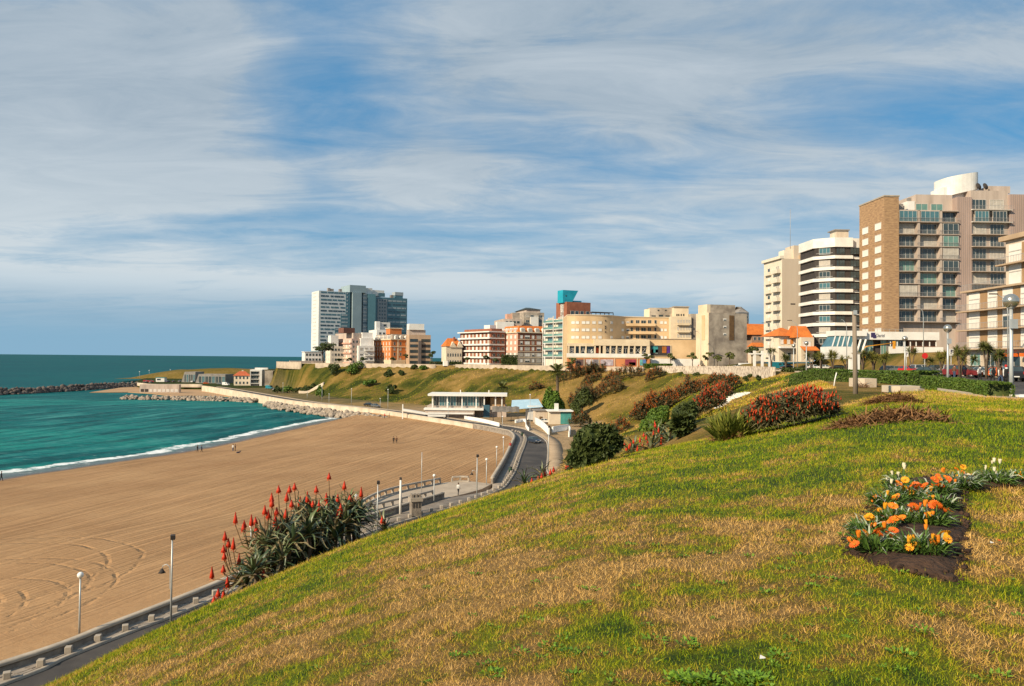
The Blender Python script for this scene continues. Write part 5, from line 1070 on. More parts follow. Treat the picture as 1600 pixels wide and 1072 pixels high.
# ================================================================== walls along the hilltop
m_stonew = mat('rubble_stone', (0.58, 0.48, 0.37), .9, (0.26, 0.205, 0.155), 1.1, .9, 2.5, lo=.44, hi=.60, detail=8)
m_twall = mat('terrace_wall_stone', (0.50, 0.41, 0.31), .9, (0.33, 0.265, 0.20), .35, .4, detail=8)
def t_wall(name, y0, y1, th, up, dn, m, label, off=-.9, rows=0):
    P = TS[(TS[:, 1] > y0) & (TS[:, 1] < y1)] if y1 > y0 else TS; P = offset(P, off); P = smooth(P, max(20, len(P)))
    zt_ = ztop(P[:, 1]); t = empty(name, (*P[0], zt_[0]), label, 'wall'); Pn = P - P[0]; z_ = zt_ - zt_[0] + up
    strip('wall_body', offset(Pn, -th / 2), offset(Pn, th / 2), z_, z_, m, t, z_skirt=-dn); strip('coping', offset(Pn, -th / 2 - .08), offset(Pn, th / 2 + .08), z_ + .14, z_ + .14, m_cope, t, z_skirt=None); return t, P
t_wall('stone_wall', 158, 290, .5, .95, 4.0, m_stonew, 'long rubble stone retaining wall on the hilltop below the ochre hotel')
t_wall('terrace_wall', 296, 392, .5, .5, 3.2, m_twall, 'pale terrace wall along the hilltop in front of the turquoise tank building')
t_wall('terrace_wall', 396, 446, .5, .4, 3.0, m_twall, 'pale terrace wall along the hilltop below the orange apartment house')
t_wall('terrace_wall', 452, 505, .5, .8, 3.5, m_twall, 'pale terrace wall at the far left end of the hilltop')

# ================================================================== vegetation
def foliage_arrays(clumps, n, leaf, rs, flat=.0, asp=.55):
    """Leaf quads spread through the given (centre, radii) clumps."""
    V, F = [], []; tot = 0
    for c, r in clumps:
        k = max(6, int(n * (r[0] * r[1] * r[2]) ** (1 / 1.5))) if n > 0 else int(-n)
        d = rs.normal(size=(k, 3)); d /= np.linalg.norm(d, axis=1)[:, None]; d[:, 2] = np.where(d[:, 2] < -.35, -d[:, 2] * .6, d[:, 2])
        rad = rs.uniform(.62, 1.06, (k, 1)) ** .7; P = np.array(c) + d * np.array(r) * rad
        nrm = d + rs.normal(scale=.6, size=(k, 3)); nrm /= np.linalg.norm(nrm, axis=1)[:, None]
        a = np.cross(nrm, rs.normal(size=(k, 3))); a /= np.linalg.norm(a, axis=1)[:, None] + 1e-9; b_ = np.cross(nrm, a); s = leaf * rs.uniform(.6, 1.4, (k, 1))
        q = np.stack([P - a * s, P - b_ * s * asp, P + a * s, P + b_ * s * asp], 1).reshape(-1, 3)
        V.append(q); F.append(np.arange(4 * k).reshape(k, 4) + tot); tot += 4 * k
    return np.vstack(V), np.vstack(F)
def leafmat(name, c1, c2, rough=.6):
    m = mat(name, c1, rough, c2, 1.5, island=True, lo=.15, hi=.85, spec=.25); return m
m_dkgreen = leafmat('dark_foliage', (0.030, 0.046, 0.012), (0.075, 0.095, 0.022)); m_hedge = leafmat('hedge_leaf', (0.040, 0.085, 0.010), (0.105, 0.155, 0.020)); m_midgreen = leafmat('green_foliage', (0.045, 0.10, 0.012), (0.125, 0.19, 0.025))
m_aloe = leafmat('aloe_thicket_leaf', (0.060, 0.062, 0.028), (0.165, 0.140, 0.060)); m_aloeg = leafmat('aloe_leaf', (0.055, 0.090, 0.045), (0.16, 0.185, 0.095), .42); m_flax = leafmat('flax_leaf', (0.085, 0.115, 0.018), (0.27, 0.27, 0.045), .5)
m_red = leafmat('aloe_flower', (0.50, 0.030, 0.010), (0.72, 0.11, 0.020)); m_rust = leafmat('rust_flower', (0.46, 0.065, 0.010), (0.60, 0.17, 0.018)); m_yel = leafmat('olive_foliage', (0.085, 0.095, 0.015), (0.21, 0.19, 0.035))
m_trunk = mat('trunk_bark', (0.17, 0.125, 0.085), .9, (0.10, 0.07, 0.05), 2.0, .6); m_palm = leafmat('palm_frond', (0.050, 0.065, 0.016), (0.15, 0.155, 0.04)); m_stalk = mat('flower_stalk', (0.20, 0.11, 0.05), .7, (0.15, 0.09, 0.04), 4.0)
def blades_arr(P, Dr, L, Wd_, rs, droop=.25):
    """Kite shaped bent leaves: base P, direction Dr (unit), length L, width Wd_."""
    k = len(P); side = np.cross(Dr, rs.normal(size=(k, 3)) * .3 + [0, 0, 1]); side /= np.linalg.norm(side, axis=1)[:, None] + 1e-9
    L = np.asarray(L).reshape(-1, 1); Wd_ = np.asarray(Wd_).reshape(-1, 1); mid = P + Dr * L * .5; tip = P + Dr * L; tip[:, 2] -= (droop * L)[:, 0]
    V = np.stack([P - side * Wd_ * .5, P + side * Wd_ * .5, mid + side * Wd_ * .42, mid - side * Wd_ * .42, tip], 1).reshape(-1, 3); b_ = np.arange(k)[:, None] * 5
    F = np.vstack([b_ + [0, 1, 2], b_ + [0, 2, 3], b_ + [3, 2, 4]]); return V, F
def gzv(x, y): return np.maximum(hill(x, y), terrain(x, y))
def thicket(label, px0, px1, pyb, pyt, seed, density=1.0, flow=1.0, m_f=None, deep=.75, group='flowering aloe thickets on the hillside', slope=0.0):
    """Aloe thicket on the ground between two photo columns; base row pyb, top row pyt."""
    rs = np.random.default_rng(seed); c = ground_hit((px0 + px1) / 2, pyb); d = c[1]; rx = (px1 - px0) / 2 / FPX * d; hgt = max(.8, (pyb - pyt) / FPX * d * .72)
    ry = max(1.2, rx * deep); t = empty('aloe_thicket', (c[0], c[1] + ry * .8, gz(c[0], c[1] + ry * .8)), label, 'aloe thicket', 0, group)
    n = int(110 * density); a = rs.uniform(0, 6.283, n); q = np.sqrt(rs.uniform(0, 1, n)); x = q * np.cos(a) * rx * rs.uniform(.85, 1.08, n); y = q * np.sin(a) * ry
    wx, wy = x + t.location.x, y + t.location.y; g = gzv(wx, wy) - t.location.z; top = hgt * np.clip(1 - q ** 3.4, .12, 1) ** .5 * rs.uniform(.6, 1.12, n) * (.55 + .85 * vnoise(wx / 1.5, wy / 1.5, seed))
    lv = np.repeat(np.arange(n), 26); k = len(lv); th = rs.uniform(0, 6.283, k); el = rs.uniform(-.25, 1.25, k); Dr = np.column_stack([np.cos(th) * np.cos(el), np.sin(th) * np.cos(el), np.sin(el)])
    hh = top[lv] * rs.uniform(.25, 1.0, k) ** .6; P = np.column_stack([x[lv], y[lv], g[lv] + hh]) + Dr * .05; s = np.clip(hgt * .30, .32, .95)
    V, F = blades_arr(P, Dr, s * rs.uniform(.7, 1.3, k), s * .17 + 0 * th, rs)
    # a dark inner mound of old leaves keeps the thicket dense
    link('foliage', np_mesh('foliage', V, F), m_aloe, t)
    nf = int(300 * density * flow * (1 if m_f is None else 1.7)); pk = rs.choice(n, nf, p=(lambda w_: w_ / w_.sum())((.12 + np.clip(vnoise(wx / 1.1, wy / 1.1, seed + 50) - .25 - (.25 * x / rx if rx > 3 else 0 * x), 0, 1)) * (.3 + top / hgt))); fx = x[pk] + rs.normal(0, .16 * s + .05, nf); fy = y[pk] + rs.normal(0, .16 * s + .05, nf); fz = g[pk] + top[pk] * rs.uniform(.55, 1.0, nf) + s * rs.uniform(.2, .75, nf); fl = s * rs.uniform(.32, .5, nf); fw = fl * .20
    ring = np.array([[0, 0, -.5], [1, 0, -.15], [-.5, .87, -.15], [-.5, -.87, -.15], [0, 0, .6]]); Vf = (np.stack([fx, fy, fz], 1)[:, None, :] + ring[None] * np.stack([fw, fw, fl], 1)[:, None, :]).reshape(-1, 3); b_ = np.arange(nf)[:, None] * 5
    Ff = np.vstack([b_ + f for f in ([0, 2, 1], [0, 3, 2], [0, 1, 3], [4, 1, 2], [4, 2, 3], [4, 3, 1])]); tag(link('flower_spikes', np_mesh('flower_spikes', Vf, Ff), m_f or m_red, t), kind='stuff'); return t
thicket('largest bright red aloe thicket, behind the dry bank near the wooden pole', 1170, 1324, 666, 596, 1, 3.8, 2.3, deep=.6)
thicket('long rust coloured aloe thicket just below the painted orange wall', 868, 952, 590, 567, 2, 1.4, .8, m_rust, .30)
thicket('rust coloured aloe thicket at the top of the grassy spur', 1008, 1041, 592, 570, 3, .8, .8, m_rust)
thicket('wide dark aloe thicket uphill of the tall palm', 942, 1008, 594, 569, 4, 1.2, .8, m_rust, .4)
thicket('small rounded aloe thicket between two larger ones below the orange wall', 910, 942, 600, 582, 5, .7, .8, m_rust)
thicket('broad aloe thicket on the upper slope right of the tall palm', 924, 978, 620, 592, 6, 1.1, .9, m_rust)
thicket('dark aloe thicket beside the tall palm trunk', 886, 936, 636, 598, 7, 1.0, .6, m_rust)
thicket('orange tipped aloe thicket left of the spur, lowest in its diagonal row', 1002, 1056, 645, 603, 8, 1.2, 1.2, m_rust)
thicket('orange tipped aloe thicket in the middle of the diagonal row', 1046, 1104, 620, 584, 9, 1.2, 1.2, m_rust)
thicket('aloe thicket closest to the stone wall at the top of the diagonal row', 1112, 1162, 613, 585, 10, 1.1, 1.0, m_rust)
thicket('red tipped aloe thicket directly left of the pale steps', 1078, 1136, 646, 601, 11, 1.3, 1.4, m_red)
thicket('small orange aloe patch above the round dark bush', 944, 986, 678, 655, 12, .7, 1.6, m_rust)
thicket('rust aloe patch left of the leafy green tree', 826, 850, 611, 597, 13, .5, .9, m_rust)
thicket('yellowish aloe scrub beside the teal shed', 888, 926, 668, 640, 14, .7, .4, m_rust)
thicket('aloe thicket filling the gap low in the diagonal row', 1030, 1078, 633, 597, 15, 1.1, 1.3, m_rust)
thicket('aloe thicket filling the gap high in the diagonal row', 1084, 1140, 604, 580, 16, 1.1, 1.2, m_rust)
thicket('aloe thicket above the red tipped one beside the steps', 1104, 1148, 628, 594, 17, 1.1, 1.3, m_red)
thicket('low aloe patch at the foot of the diagonal row', 984, 1022, 656, 624, 18, .9, 1.3, m_rust)
def bush(label, px0, px1, pyb, pyt, seed, m, leaf=.16, n=330, nc=14, name='bush', cat='bush', group=None, deep=.8):
    rs = np.random.default_rng(seed); c = ground_hit((px0 + px1) / 2, pyb); d = c[1]; rx = (px1 - px0) / 2 / FPX * d; h = (pyb - pyt) / FPX * d
    t = empty(name, (c[0], c[1] + rx * deep * .6, gz(c[0], c[1] + rx * .4) - .1), label, cat, 0, group); cl = []
    for i in range(nc):
        a = rs.uniform(0, 6.28); q = math.sqrt(rs.uniform(0, 1)) * .72; r = rs.uniform(.3, .46); bx_, by_ = math.cos(a) * q * rx, math.sin(a) * q * rx * deep; gl_ = gz(bx_ + t.location.x, by_ + t.location.y) - t.location.z; z = gl_ + h * (.14 + .58 * (1 - q * q) * rs.uniform(.3, 1)) 
        cl.append(((bx_, by_, z), (rx * r, rx * r * deep, h * r * .9)))
    V, F = foliage_arrays(cl, -n, leaf, rs); link('foliage', np_mesh('foliage', V, F), m, t); st = MB()
    for i in range(4): st.tube([(0, 0, -.2), (cl[i][0][0] * .6, cl[i][0][1] * .6, cl[i][0][2] * .8)], [rx * .05, rx * .02], 5)
    st.build('stem', m_trunk, t); return t
bush('round dark green bush on the slope above the road', 890, 975, 726, 668, 21, m_dkgreen, .20, 900, 22)
bush('mid green bush standing above the red flower spikes', 1004, 1050, 678, 641, 22, m_midgreen, .22, 420, 14)
bush('dark shrub between the green bush and the aloe thicket', 1052, 1092, 664, 628, 23, m_dkgreen, .22, 360, 12)
bush('large leafy green tree shaped bush behind the beach huts', 846, 884, 655, 606, 24, m_midgreen, .45, 600, 16)
bush('dark leafy bush right of the tall palm', 890, 928, 655, 612, 25, m_dkgreen, .45, 400, 12)
for i, (a, b_, c, d_, lb) in enumerate([(535, 572, 586, 566, 'dark spreading bush below the pink block on the hilltop'), (505, 532, 585, 565, 'low green bush near the foot of the windblown tree'), (640, 652, 578, 571, 'small round bush on the hilltop left of the pale kiosk'), (655, 668, 580, 572, 'small dark bush next to the round one on the hilltop'),
        (596, 614, 590, 580, 'low dark green bush on the upper far slope'), (622, 633, 590, 581, 'tiny dark shrub on the upper far slope'), (566, 588, 606, 595, 'wide flat green bush halfway down the far slope'), (602, 622, 618, 603, 'bright green bush near the foot of the far slope'),
        (470, 492, 612, 600, 'dark bush below the pale ramp wall'), (490, 508, 624, 604, 'tall dark bush at the lower left of the far slope'), (545, 560, 584, 575, 'brownish bush on the green part of the far slope'), (1058, 1076, 672, 655, 'low grey green shrub below the grassy spur'), (438, 462, 600, 586, 'dark green scrub at the left end of the far slope'), (455, 482, 588, 577, 'dense green scrub below the end wall of the hilltop'), (422, 440, 606, 594, 'small dark scrub beside the white modern house')]):
    bush(lb, a, b_, c, d_, 40 + i, m_dkgreen if i % 3 else m_midgreen, .5, 90, 9)
# sword leaved flax clump
def sword(label, px0, px1, pyb, pyt, seed, m, n=420, wd=.07, name='flax_clump', cat='flax plant'):
    rs = np.random.default_rng(seed); c = ground_hit((px0 + px1) / 2, pyb); d = c[1]; rx = (px1 - px0) / 2 / FPX * d; h = (pyb - pyt) / FPX * d; t = empty(name, (c[0], c[1] + rx * .5, gz(c[0], c[1] + rx * .5)), label, cat)
    a = rs.uniform(0, 6.28, n); q = np.sqrt(rs.uniform(0, 1, n)); P = np.column_stack([q * np.cos(a) * rx * .72, q * np.sin(a) * rx * .5, rs.uniform(0, .5, n) * h * (1 - q)]); th = a + rs.normal(0, .5, n); el = rs.uniform(.55, 1.4, n); Dr = np.column_stack([np.cos(th) * np.cos(el), np.sin(th) * np.cos(el), np.sin(el)])
    V, F = blades_arr(P, Dr, h * rs.uniform(.55, .85, n), wd + 0 * a, rs, .12); link('leaves', np_mesh('leaves', V, F), m, t); return t
sword('spiky yellow green flax clump at the end of the dry bank', 1112, 1182, 686, 632, 31, m_flax, 620, .085)

def frond_mesh(L, seed, n=26, drop=.55, wd=.16):
    rs = np.random.default_rng(seed); t = np.linspace(0, 1, 9); rach = np.column_stack([t * L * (1 - .25 * t), 0 * t, L * (.55 * t - drop * 1.6 * t ** 2.2) * .75]); V, F = [], []
    k = 0
    for i in range(n):
        u = .12 + .88 * i / (n - 1); p = np.array([np.interp(u, t, rach[:, c]) for c in range(3)]); ll = L * .26 * math.sin(math.pi * (.12 + .8 * u)) + .05
        for sd in (-1, 1):
            dr = np.array([.55, sd * 1.0, -.28 + rs.normal(0, .08)]); dr /= np.linalg.norm(dr); w_ = np.array([.05 * L * wd * 2.2, 0, 0.0])
            V += [p - w_, p + w_, p + dr * ll]; F.append((k, k + 1, k + 2)); k += 3
    me = np_mesh('frond', np.array(V), np.array(F)); return me
def palm(label, px, pyb, pyt, crown, seed, d=None, nfr=34, m=None, group=None, cat='palm tree'):
    r = random.Random(seed); c = ground_hit(px, pyb) if d is None else np.array([*XY(px, d), 0]); c[2] = gz(c[0], c[1]); d_ = c[1]; topz = ZT(px, pyt, d_); h = topz - c[2]; L = crown / FPX * d_
    t = empty('palm_tree', c, label, cat, 0, group); hh = max(h - L * .45, .6); bend = r.uniform(-.25, .25)
    MB().tube([(0, 0, -.4), (bend * .3, 0, hh * .4), (bend, 0, hh)], [L * .11 + .05, L * .075 + .05, L * .085 + .05], 8).build('trunk', m_trunk, t)
    ms = [frond_mesh(L, seed * 7 + k, 22, (.35, .62, .85)[k]) for k in range(3)]
    for q in ms: q.materials.append(m or m_palm)
    for i in range(nfr):
        k = i % 3; o = link('frond', ms[k], None, t, (bend, 0, hh)); o.rotation_euler = (r.uniform(-.2, .2), (-.85, -.30, .28)[k] + r.uniform(-.2, .2), i * 2.399 + r.uniform(-.2, .2))
    return t
palm('tall date palm with a long bare trunk behind the huts', 872, 640, 573, 24, 1, 262)
palm('short date palm behind the cafe roof', 785, 634, 600, 18, 2, 284)
tree_cl = lambda rs, pts, r: [((x_, y_, z_), (r * rs.uniform(.6, 1.2), r * rs.uniform(.6, 1.2), r * rs.uniform(.45, .8))) for x_, y_, z_ in pts]
def tree(name, label, px, d, pyt, pyb, spread, seed, m, leaf, n, limbs=5, group=None, wind=0.0, lean=0.0):
    rs = np.random.default_rng(seed); x, y = XY(px, d); zb = gz(x, y); zt_ = ZT(px, pyt, d); h = zt_ - zb; R = spread / 2 / FPX * d; t = empty(name, (x, y, zb), label, 'tree', 0, group)
    tr = MB(); fork = h * .45; tr.tube([(0, 0, -.3), (lean * .4, 0, fork * .6), (lean, 0, fork)], [h * .035, h * .028, h * .022], 7); pts = []
    for i in range(limbs):
        a = 6.28 * i / limbs + rs.uniform(-.4, .4); q = R * rs.uniform(.35, .8); e = (lean + math.cos(a) * q + wind * R, math.sin(a) * q, h * rs.uniform(.62, .9)); tr.tube([(lean, 0, fork), ((lean + e[0]) / 2, e[1] / 2, (fork + e[2]) / 2 + .1 * h), e], [h * .016, h * .011, h * .005], 5); pts.append(e)
        pts.append((e[0] + rs.uniform(-.3, .3) * R, e[1] + rs.uniform(-.3, .3) * R, e[2] + rs.uniform(-.12, .08) * h))
    pts.append((lean + wind * R * .5, 0, h * .9)); tr.build('trunk', m_trunk, t); V, F = foliage_arrays(tree_cl(rs, pts, R * .42), -n, leaf, rs); link('crown', np_mesh('crown', V, F), m, t); return t
tree('windblown_tree', 'dark windblown tree alone on the hilltop left of the pink block', 506, 452, 536, 577, 30, 61, m_dkgreen, .42, 120, 7, None, .25, -1.0)
# street trees: small yucca like palms in front of the right hand buildings
def yucca(label, px, d, pyt, seed, heads=3, m=None, sz=.9):
    r = random.Random(seed); rs = np.random.default_rng(seed); x, y = XY(px, d); zb = gz(x, y); h = ZT(px, pyt, d) - zb; t = empty('yucca_tree', (x, y, zb), label, 'yucca', 0, 'yucca trees along the town street'); tr = MB(); V, F, o0 = [], [], 0
    for i in range(heads):
        a = 6.28 * i / heads + r.uniform(-.4, .4); q = r.uniform(.35, .8) * (heads > 1); e = np.array([math.cos(a) * q, math.sin(a) * q, h * r.uniform(.60, .80)]); tr.tube([(0, 0, -.2), (e[0] * .3, e[1] * .3, h * .35), tuple(e)], [.14, .11, .09], 6)
        k = 110; th = rs.uniform(0, 6.28, k); el = rs.uniform(-.7, 1.45, k); Dr = np.column_stack([np.cos(th) * np.cos(el), np.sin(th) * np.cos(el), np.sin(el)]); v, f = blades_arr(np.repeat(e[None], k, 0) + Dr * .06, Dr, sz * rs.uniform(.75, 1.15, k), .075 + 0 * th, rs, .14); V.append(v); F.append(f + o0); o0 += len(v)
    tr.build('trunk', m_trunk, t); link('leaf_heads', np_mesh('leaf_heads', np.vstack(V), np.vstack(F)), m or m_palm, t); return t
for i, (px, d, pyt, hd, mm, lb) in enumerate([(1541, 98, 519, 4, m_palm, 'tallest yucca, in front of the shops of the low beige block'), (1500, 101, 533, 3, m_palm, 'yucca beside the dark red car'), (1561, 96, 541, 3, m_palm, 'bushy yucca right of the tallest one'), (1512, 106, 546, 2, m_palm, 'short yucca just right of the dark red car'),
        (1471, 120, 545, 3, m_yel, 'yellowish yucca beside the silver pickup'), (1424, 142, 538, 2, m_palm, 'thin yucca behind the red hatchback'), (1365, 150, 546, 4, m_yel, 'broad yellow green yucca below the restaurant sign'), (1382, 146, 547, 3, m_yel, 'yucca right of the broad yellow green one'), (1348, 150, 545, 3, m_palm, 'yucca beside the white street posts'),
        (1301, 158, 543, 4, m_yel, 'dense yucca left of the sloped glass porch'), (1283, 160, 547, 3, m_yel, 'yucca below the chamfered dark tower'), (1322, 156, 550, 2, m_yel, 'small yucca below the sloped glass porch'), (1268, 165, 541, 2, m_palm, 'dark slender yucca at the foot of the banded tower'), (1205, 205, 535, 3, m_palm, 'dark yucca in front of the plain beige tower'), (1228, 190, 549, 4, m_palm, 'low bushy yucca below the orange roofed house'),
        (1450, 132, 551, 2, m_palm, 'small yucca between the parked dark cars')]):
    yucca(lb, px, d, pyt, 300 + i, hd, mm, 1.05 if d < 130 else 1.25)
for i, (px, d, pyt, lb) in enumerate([(1048, 309, 551, 'small street tree in front of the dark poster window'), (1010, 309, 553, 'small street tree at the end of the lettered windows'), (1082, 306, 550, 'round street tree in front of the ochre wall'), (1106, 300, 550, 'street tree at the corner of the stained wall'), (1121, 292, 555, 'dense street tree beside the dark parasol'), (1140, 288, 549, 'thin street tree in front of the stained wall'), (892, 312, 557, 'little dark tree by the painted orange wall')]):
    tree('street_tree', lb, px, d, pyt, 575, 15, 320 + i, m_palm, .32, 60, 4, 'street trees in front of the ochre hotel')
for i, (px, d, pyt, sp, lb) in enumerate([(730, 392, 558, 9, 'dark tree in front of the red and white balcony block'), (760, 390, 555, 10, 'tree at the right end of the red and white balcony block'), (775, 388, 560, 10, 'low tree between the two brick blocks'), (793, 388, 554, 11, 'tree in front of the orange mansard block'), (675, 432, 549, 12, 'dark round tree behind the gap in the row of buildings'), (546, 455, 560, 9, 'small tree in front of the pink block'), (567, 452, 558, 9, 'small tree in front of the white bay window block'), (634, 440, 553, 8, 'tree at the corner of the orange house'), (614, 445, 558, 7, 'thin tree in front of the orange house'), (530, 462, 561, 9, 'low tree beside the windblown tree'),
        (1175, 300, 540, 26, 'dark tree mass below the house with the long orange roof'), (1190, 290, 548, 18, 'dark tree left of the plain beige tower')]):
    tree('street_tree', lb, px, d, pyt, 572, sp, 340 + i, m_dkgreen, .4, 45, 4, 'trees along the far seafront street')
# clipped hedges
def hedge(label, P, wd, h, seed, m, leaf=.07, n=9000, bumps=.25):
    rs = np.random.default_rng(seed); P = smooth(P, 60); t0 = P[0]; z0 = gz(*t0); t = empty('clipped_hedge', (*t0, z0), label, 'hedge'); N_ = offset(P, 1.0) - P; k = rs.integers(0, 59, n); f = rs.uniform(0, 1, (n, 1)); C = P[k] * (1 - f) + P[k + 1] * f
    side = rs.integers(0, 4, n); u = np.where(side == 0, -1, np.where(side == 1, 1, rs.uniform(-1, 1, n))); v = np.where(side >= 2, 1.0, rs.uniform(0, 1, n)) ; arc_ = np.r_[0, np.cumsum(np.linalg.norm(np.diff(P, axis=0), axis=1))]; s_ = arc_[k]; mod = 1 + bumps * (vnoise(s_ / 1.6, s_ * 0, seed) - .5) * 2
    u = u * (1 - .12 * (v > .9)) + rs.normal(0, .06, n); XYp = C + N_[k] * (u * wd / 2)[:, None] * mod[:, None]; zz = gzv(XYp[:, 0], XYp[:, 1]) + v * h * (1 + .4 * (mod - 1)) + rs.normal(0, .03, n); Pp = np.column_stack([XYp - t0, zz - z0])
    nrm = rs.normal(size=(n, 3)); nrm /= np.linalg.norm(nrm, axis=1)[:, None]; a = np.cross(nrm, rs.normal(size=(n, 3))); a /= np.linalg.norm(a, axis=1)[:, None]; b_ = np.cross(nrm, a); s = leaf * rs.uniform(.6, 1.4, (n, 1)); V = np.stack([Pp - a * s, Pp - b_ * s * .6, Pp + a * s, Pp + b_ * s * .6], 1).reshape(-1, 3)
    link('foliage', np_mesh('foliage', V, np.arange(4 * n).reshape(n, 4)), m, t)
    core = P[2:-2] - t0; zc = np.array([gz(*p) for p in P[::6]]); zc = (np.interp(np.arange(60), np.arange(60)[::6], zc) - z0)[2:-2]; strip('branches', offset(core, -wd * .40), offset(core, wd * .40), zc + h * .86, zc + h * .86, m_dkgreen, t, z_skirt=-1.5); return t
hedge('bright green clipped hedge beside the pavement with the walkers', [(28.3, 44.5), (30.5, 50), (33, 57.5), (35.2, 64.5)], 1.5, .92, 71, m_hedge, .075, 15000)
hedge('dark green clipped hedge behind the red aloe thicket', [(32.4, 90), (35.5, 84), (38.2, 77.5), (37.6, 72.0)], 1.6, 1.25, 72, m_hedge, .085, 11000, .12)
hedge('short clipped hedge with two rounded bumps beside the hedge gap', [(37.5, 71.2), (36.8, 69.0), (36.3, 66.8)], 1.5, 1.25, 73, m_hedge, .08, 4500, .5)
def box_hedge(label, px0, px1, pyb, pyt, d, seed, m=None):
    x0, x1 = XY(px0, d)[0], XY(px1, d)[0]; h = (pyb - pyt) / FPX * d; hedge(label, [(x0, d), ((x0 + x1) / 2, d + .2), (x1, d)], 3.5, h, seed, m or m_hedge, .3, 2600, .1)
box_hedge('tall square clipped hedge block on the hilltop', 783, 809, 582, 566, 386, 74, m_dkgreen); box_hedge('long low hedge on the lawn left of the gabled house', 672, 722, 566, 561, 412, 75, m_dkgreen); box_hedge('green hedge strip below the ochre hotel', 1006, 1050, 575, 568, 303, 76)
box_hedge('dark hedge strip along the street below the beige tower', 1225, 1330, 577, 572, 165, 77, m_dkgreen)
for i, (px0, px1, pyb, pyt, lb) in enumerate([(1082, 1098, 589, 581, 'small clipped shrub at the left below the stone wall'), (1146, 1158, 594, 585, 'round clipped shrub left of centre below the stone wall'), (1162, 1182, 592, 584, 'oblong clipped shrub below the stone wall'), (1164, 1172, 597, 589, 'lowest small clipped shrub below the stone wall'), (1182, 1192, 596, 586, 'round clipped shrub at the right below the stone wall')]):
    bush(lb, px0, px1, pyb, pyt, 80 + i, m_dkgreen, .22, 80, 8, 'clipped_shrub', 'shrub')

# ================================================================== shore level: cafe, huts, steps, terrace
Cf = Bd('beach_cafe', 'long flat roofed cafe with a glass front beside the shore road', 664, 669, 793, 262, 0, 2.9, 616, m_white, 'cafe', body=False)
zr_ = Cf.zy(618.3); zfl = Cf.zy(634); W_ = Cf.x(757)
Cf.box('podium', Cf.x(668), Cf.x(792), 1.0, 12, -1, zfl, m_conc2); Cf.box('terrace_slab', Cf.x(665), Cf.x(757), -3.6, 1.0, zfl - 1.2, zfl - .6, m_white); Cf.box('terrace_wall', Cf.x(667), Cf.x(743), -3.2, -2.9, -1, zfl - 1.21, m_conc2); Cf.box('front_slab', Cf.x(672), Cf.x(742), -5.6, -3.61, zfl - 2.4, zfl - 2.0, m_white)
Cf.box('roof_slab', Cf.x(670), Cf.x(793), -1.6, 13, zr_, zr_ + .7, m_white); Cf.box('inner_wall', Cf.x(678), Cf.x(790), 6, 11, zfl, zr_ - .004, m_tan); 
for i in range(9):
    a = 678 + i * 8.9; Cf.win('F', Cf.x(a + 4.3), zfl + .02, (Cf.x(a + 8.9) - Cf.x(a)) * .97, zr_ - zfl - .1, 'teal' if i % 4 else 'dark', 2, -.9, name='glass_panel')
for p in (677, 700, 723, 745, 757.5, 775, 785): Cf.box('column', Cf.x(p) - .2, Cf.x(p) + .2, -.6, -.2, zfl - .6, zr_ - .003, m_white)
Cf.box('blue_wall', Cf.x(756.5), Cf.x(766), -1.2, -.9, 0, zfl + .5, mat('blue_panel', (0.05, 0.12, 0.17), .7, (0.04, .1, .14), .5)); Cf.box('wood_wall', Cf.x(767), Cf.x(790), 1.5, 1.8, zfl - 1, zr_ - .6, m_tan)
Cf.balcony('F', Cf.x(668), Cf.x(742), zfl - .58, .2, 'rail', .9, .02, m_white, off=3.3)
MB().add([(Cf.x(632), -4, zfl - .9), (Cf.x(632), -1.6, zfl - .9), (Cf.x(680), -4, 1.2), (Cf.x(680), -1.6, 1.2), (Cf.x(632), -4, zfl - 1.5), (Cf.x(632), -1.6, zfl - 1.5), (Cf.x(680), -4, .6), (Cf.x(680), -1.6, .6)], [(0, 2, 3, 1), (4, 5, 7, 6), (0, 4, 6, 2), (1, 3, 7, 5), (0, 1, 5, 4), (2, 6, 7, 3)]).build('ramp', m_white, Cf.root)
Cf.box('ramp_post', Cf.x(631.5), Cf.x(633), -2.9, -2.5, -1, zfl + .6, m_white); Cf.box('red_seating', Cf.x(673), Cf.x(700), -6.8, -6.2, zfl - 3.2, zfl - 2.5, m_white)
for p in (719, 764): Cf.box('roof_vent', Cf.x(p) - .15, Cf.x(p) + .15, 4, 4.3, zr_ + .7, zr_ + 1.9, m_white)
xy = XY(791, 246); cn = empty('canopy', (*xy, 2.9), 'grey thatched canopy over the cafe terrace tables', 'canopy'); hw_ = 21 / FPX * 246
mb = MB(); q = []
for i in range(9):
    x_ = -hw_ + 2 * hw_ * i / 8; q.append((x_, .25 * (i % 2)))
mb.add([(x_, -2.6, 3.0 + z_) for x_, z_ in q] + [(x_, 0, 4.6 + z_) for x_, z_ in q] + [(x_, 2.6, 3.2 + z_) for x_, z_ in q], [(i, i + 1, 10 + i, 9 + i) for i in range(8)] + [(9 + i, 10 + i, 19 + i, 18 + i) for i in range(8)]); mb.build('roof', mat('thatch', (0.20, 0.175, 0.15), .95, (0.13, .115, .10), .8, .5), cn)
for x_ in (-hw_ + .4, -hw_ * .3, hw_ * .4, hw_ - .4): MB().tube([(x_, -2.4, 0), (x_, -2.4, 3.0)], .1, 6).build('post', m_dark, cn)
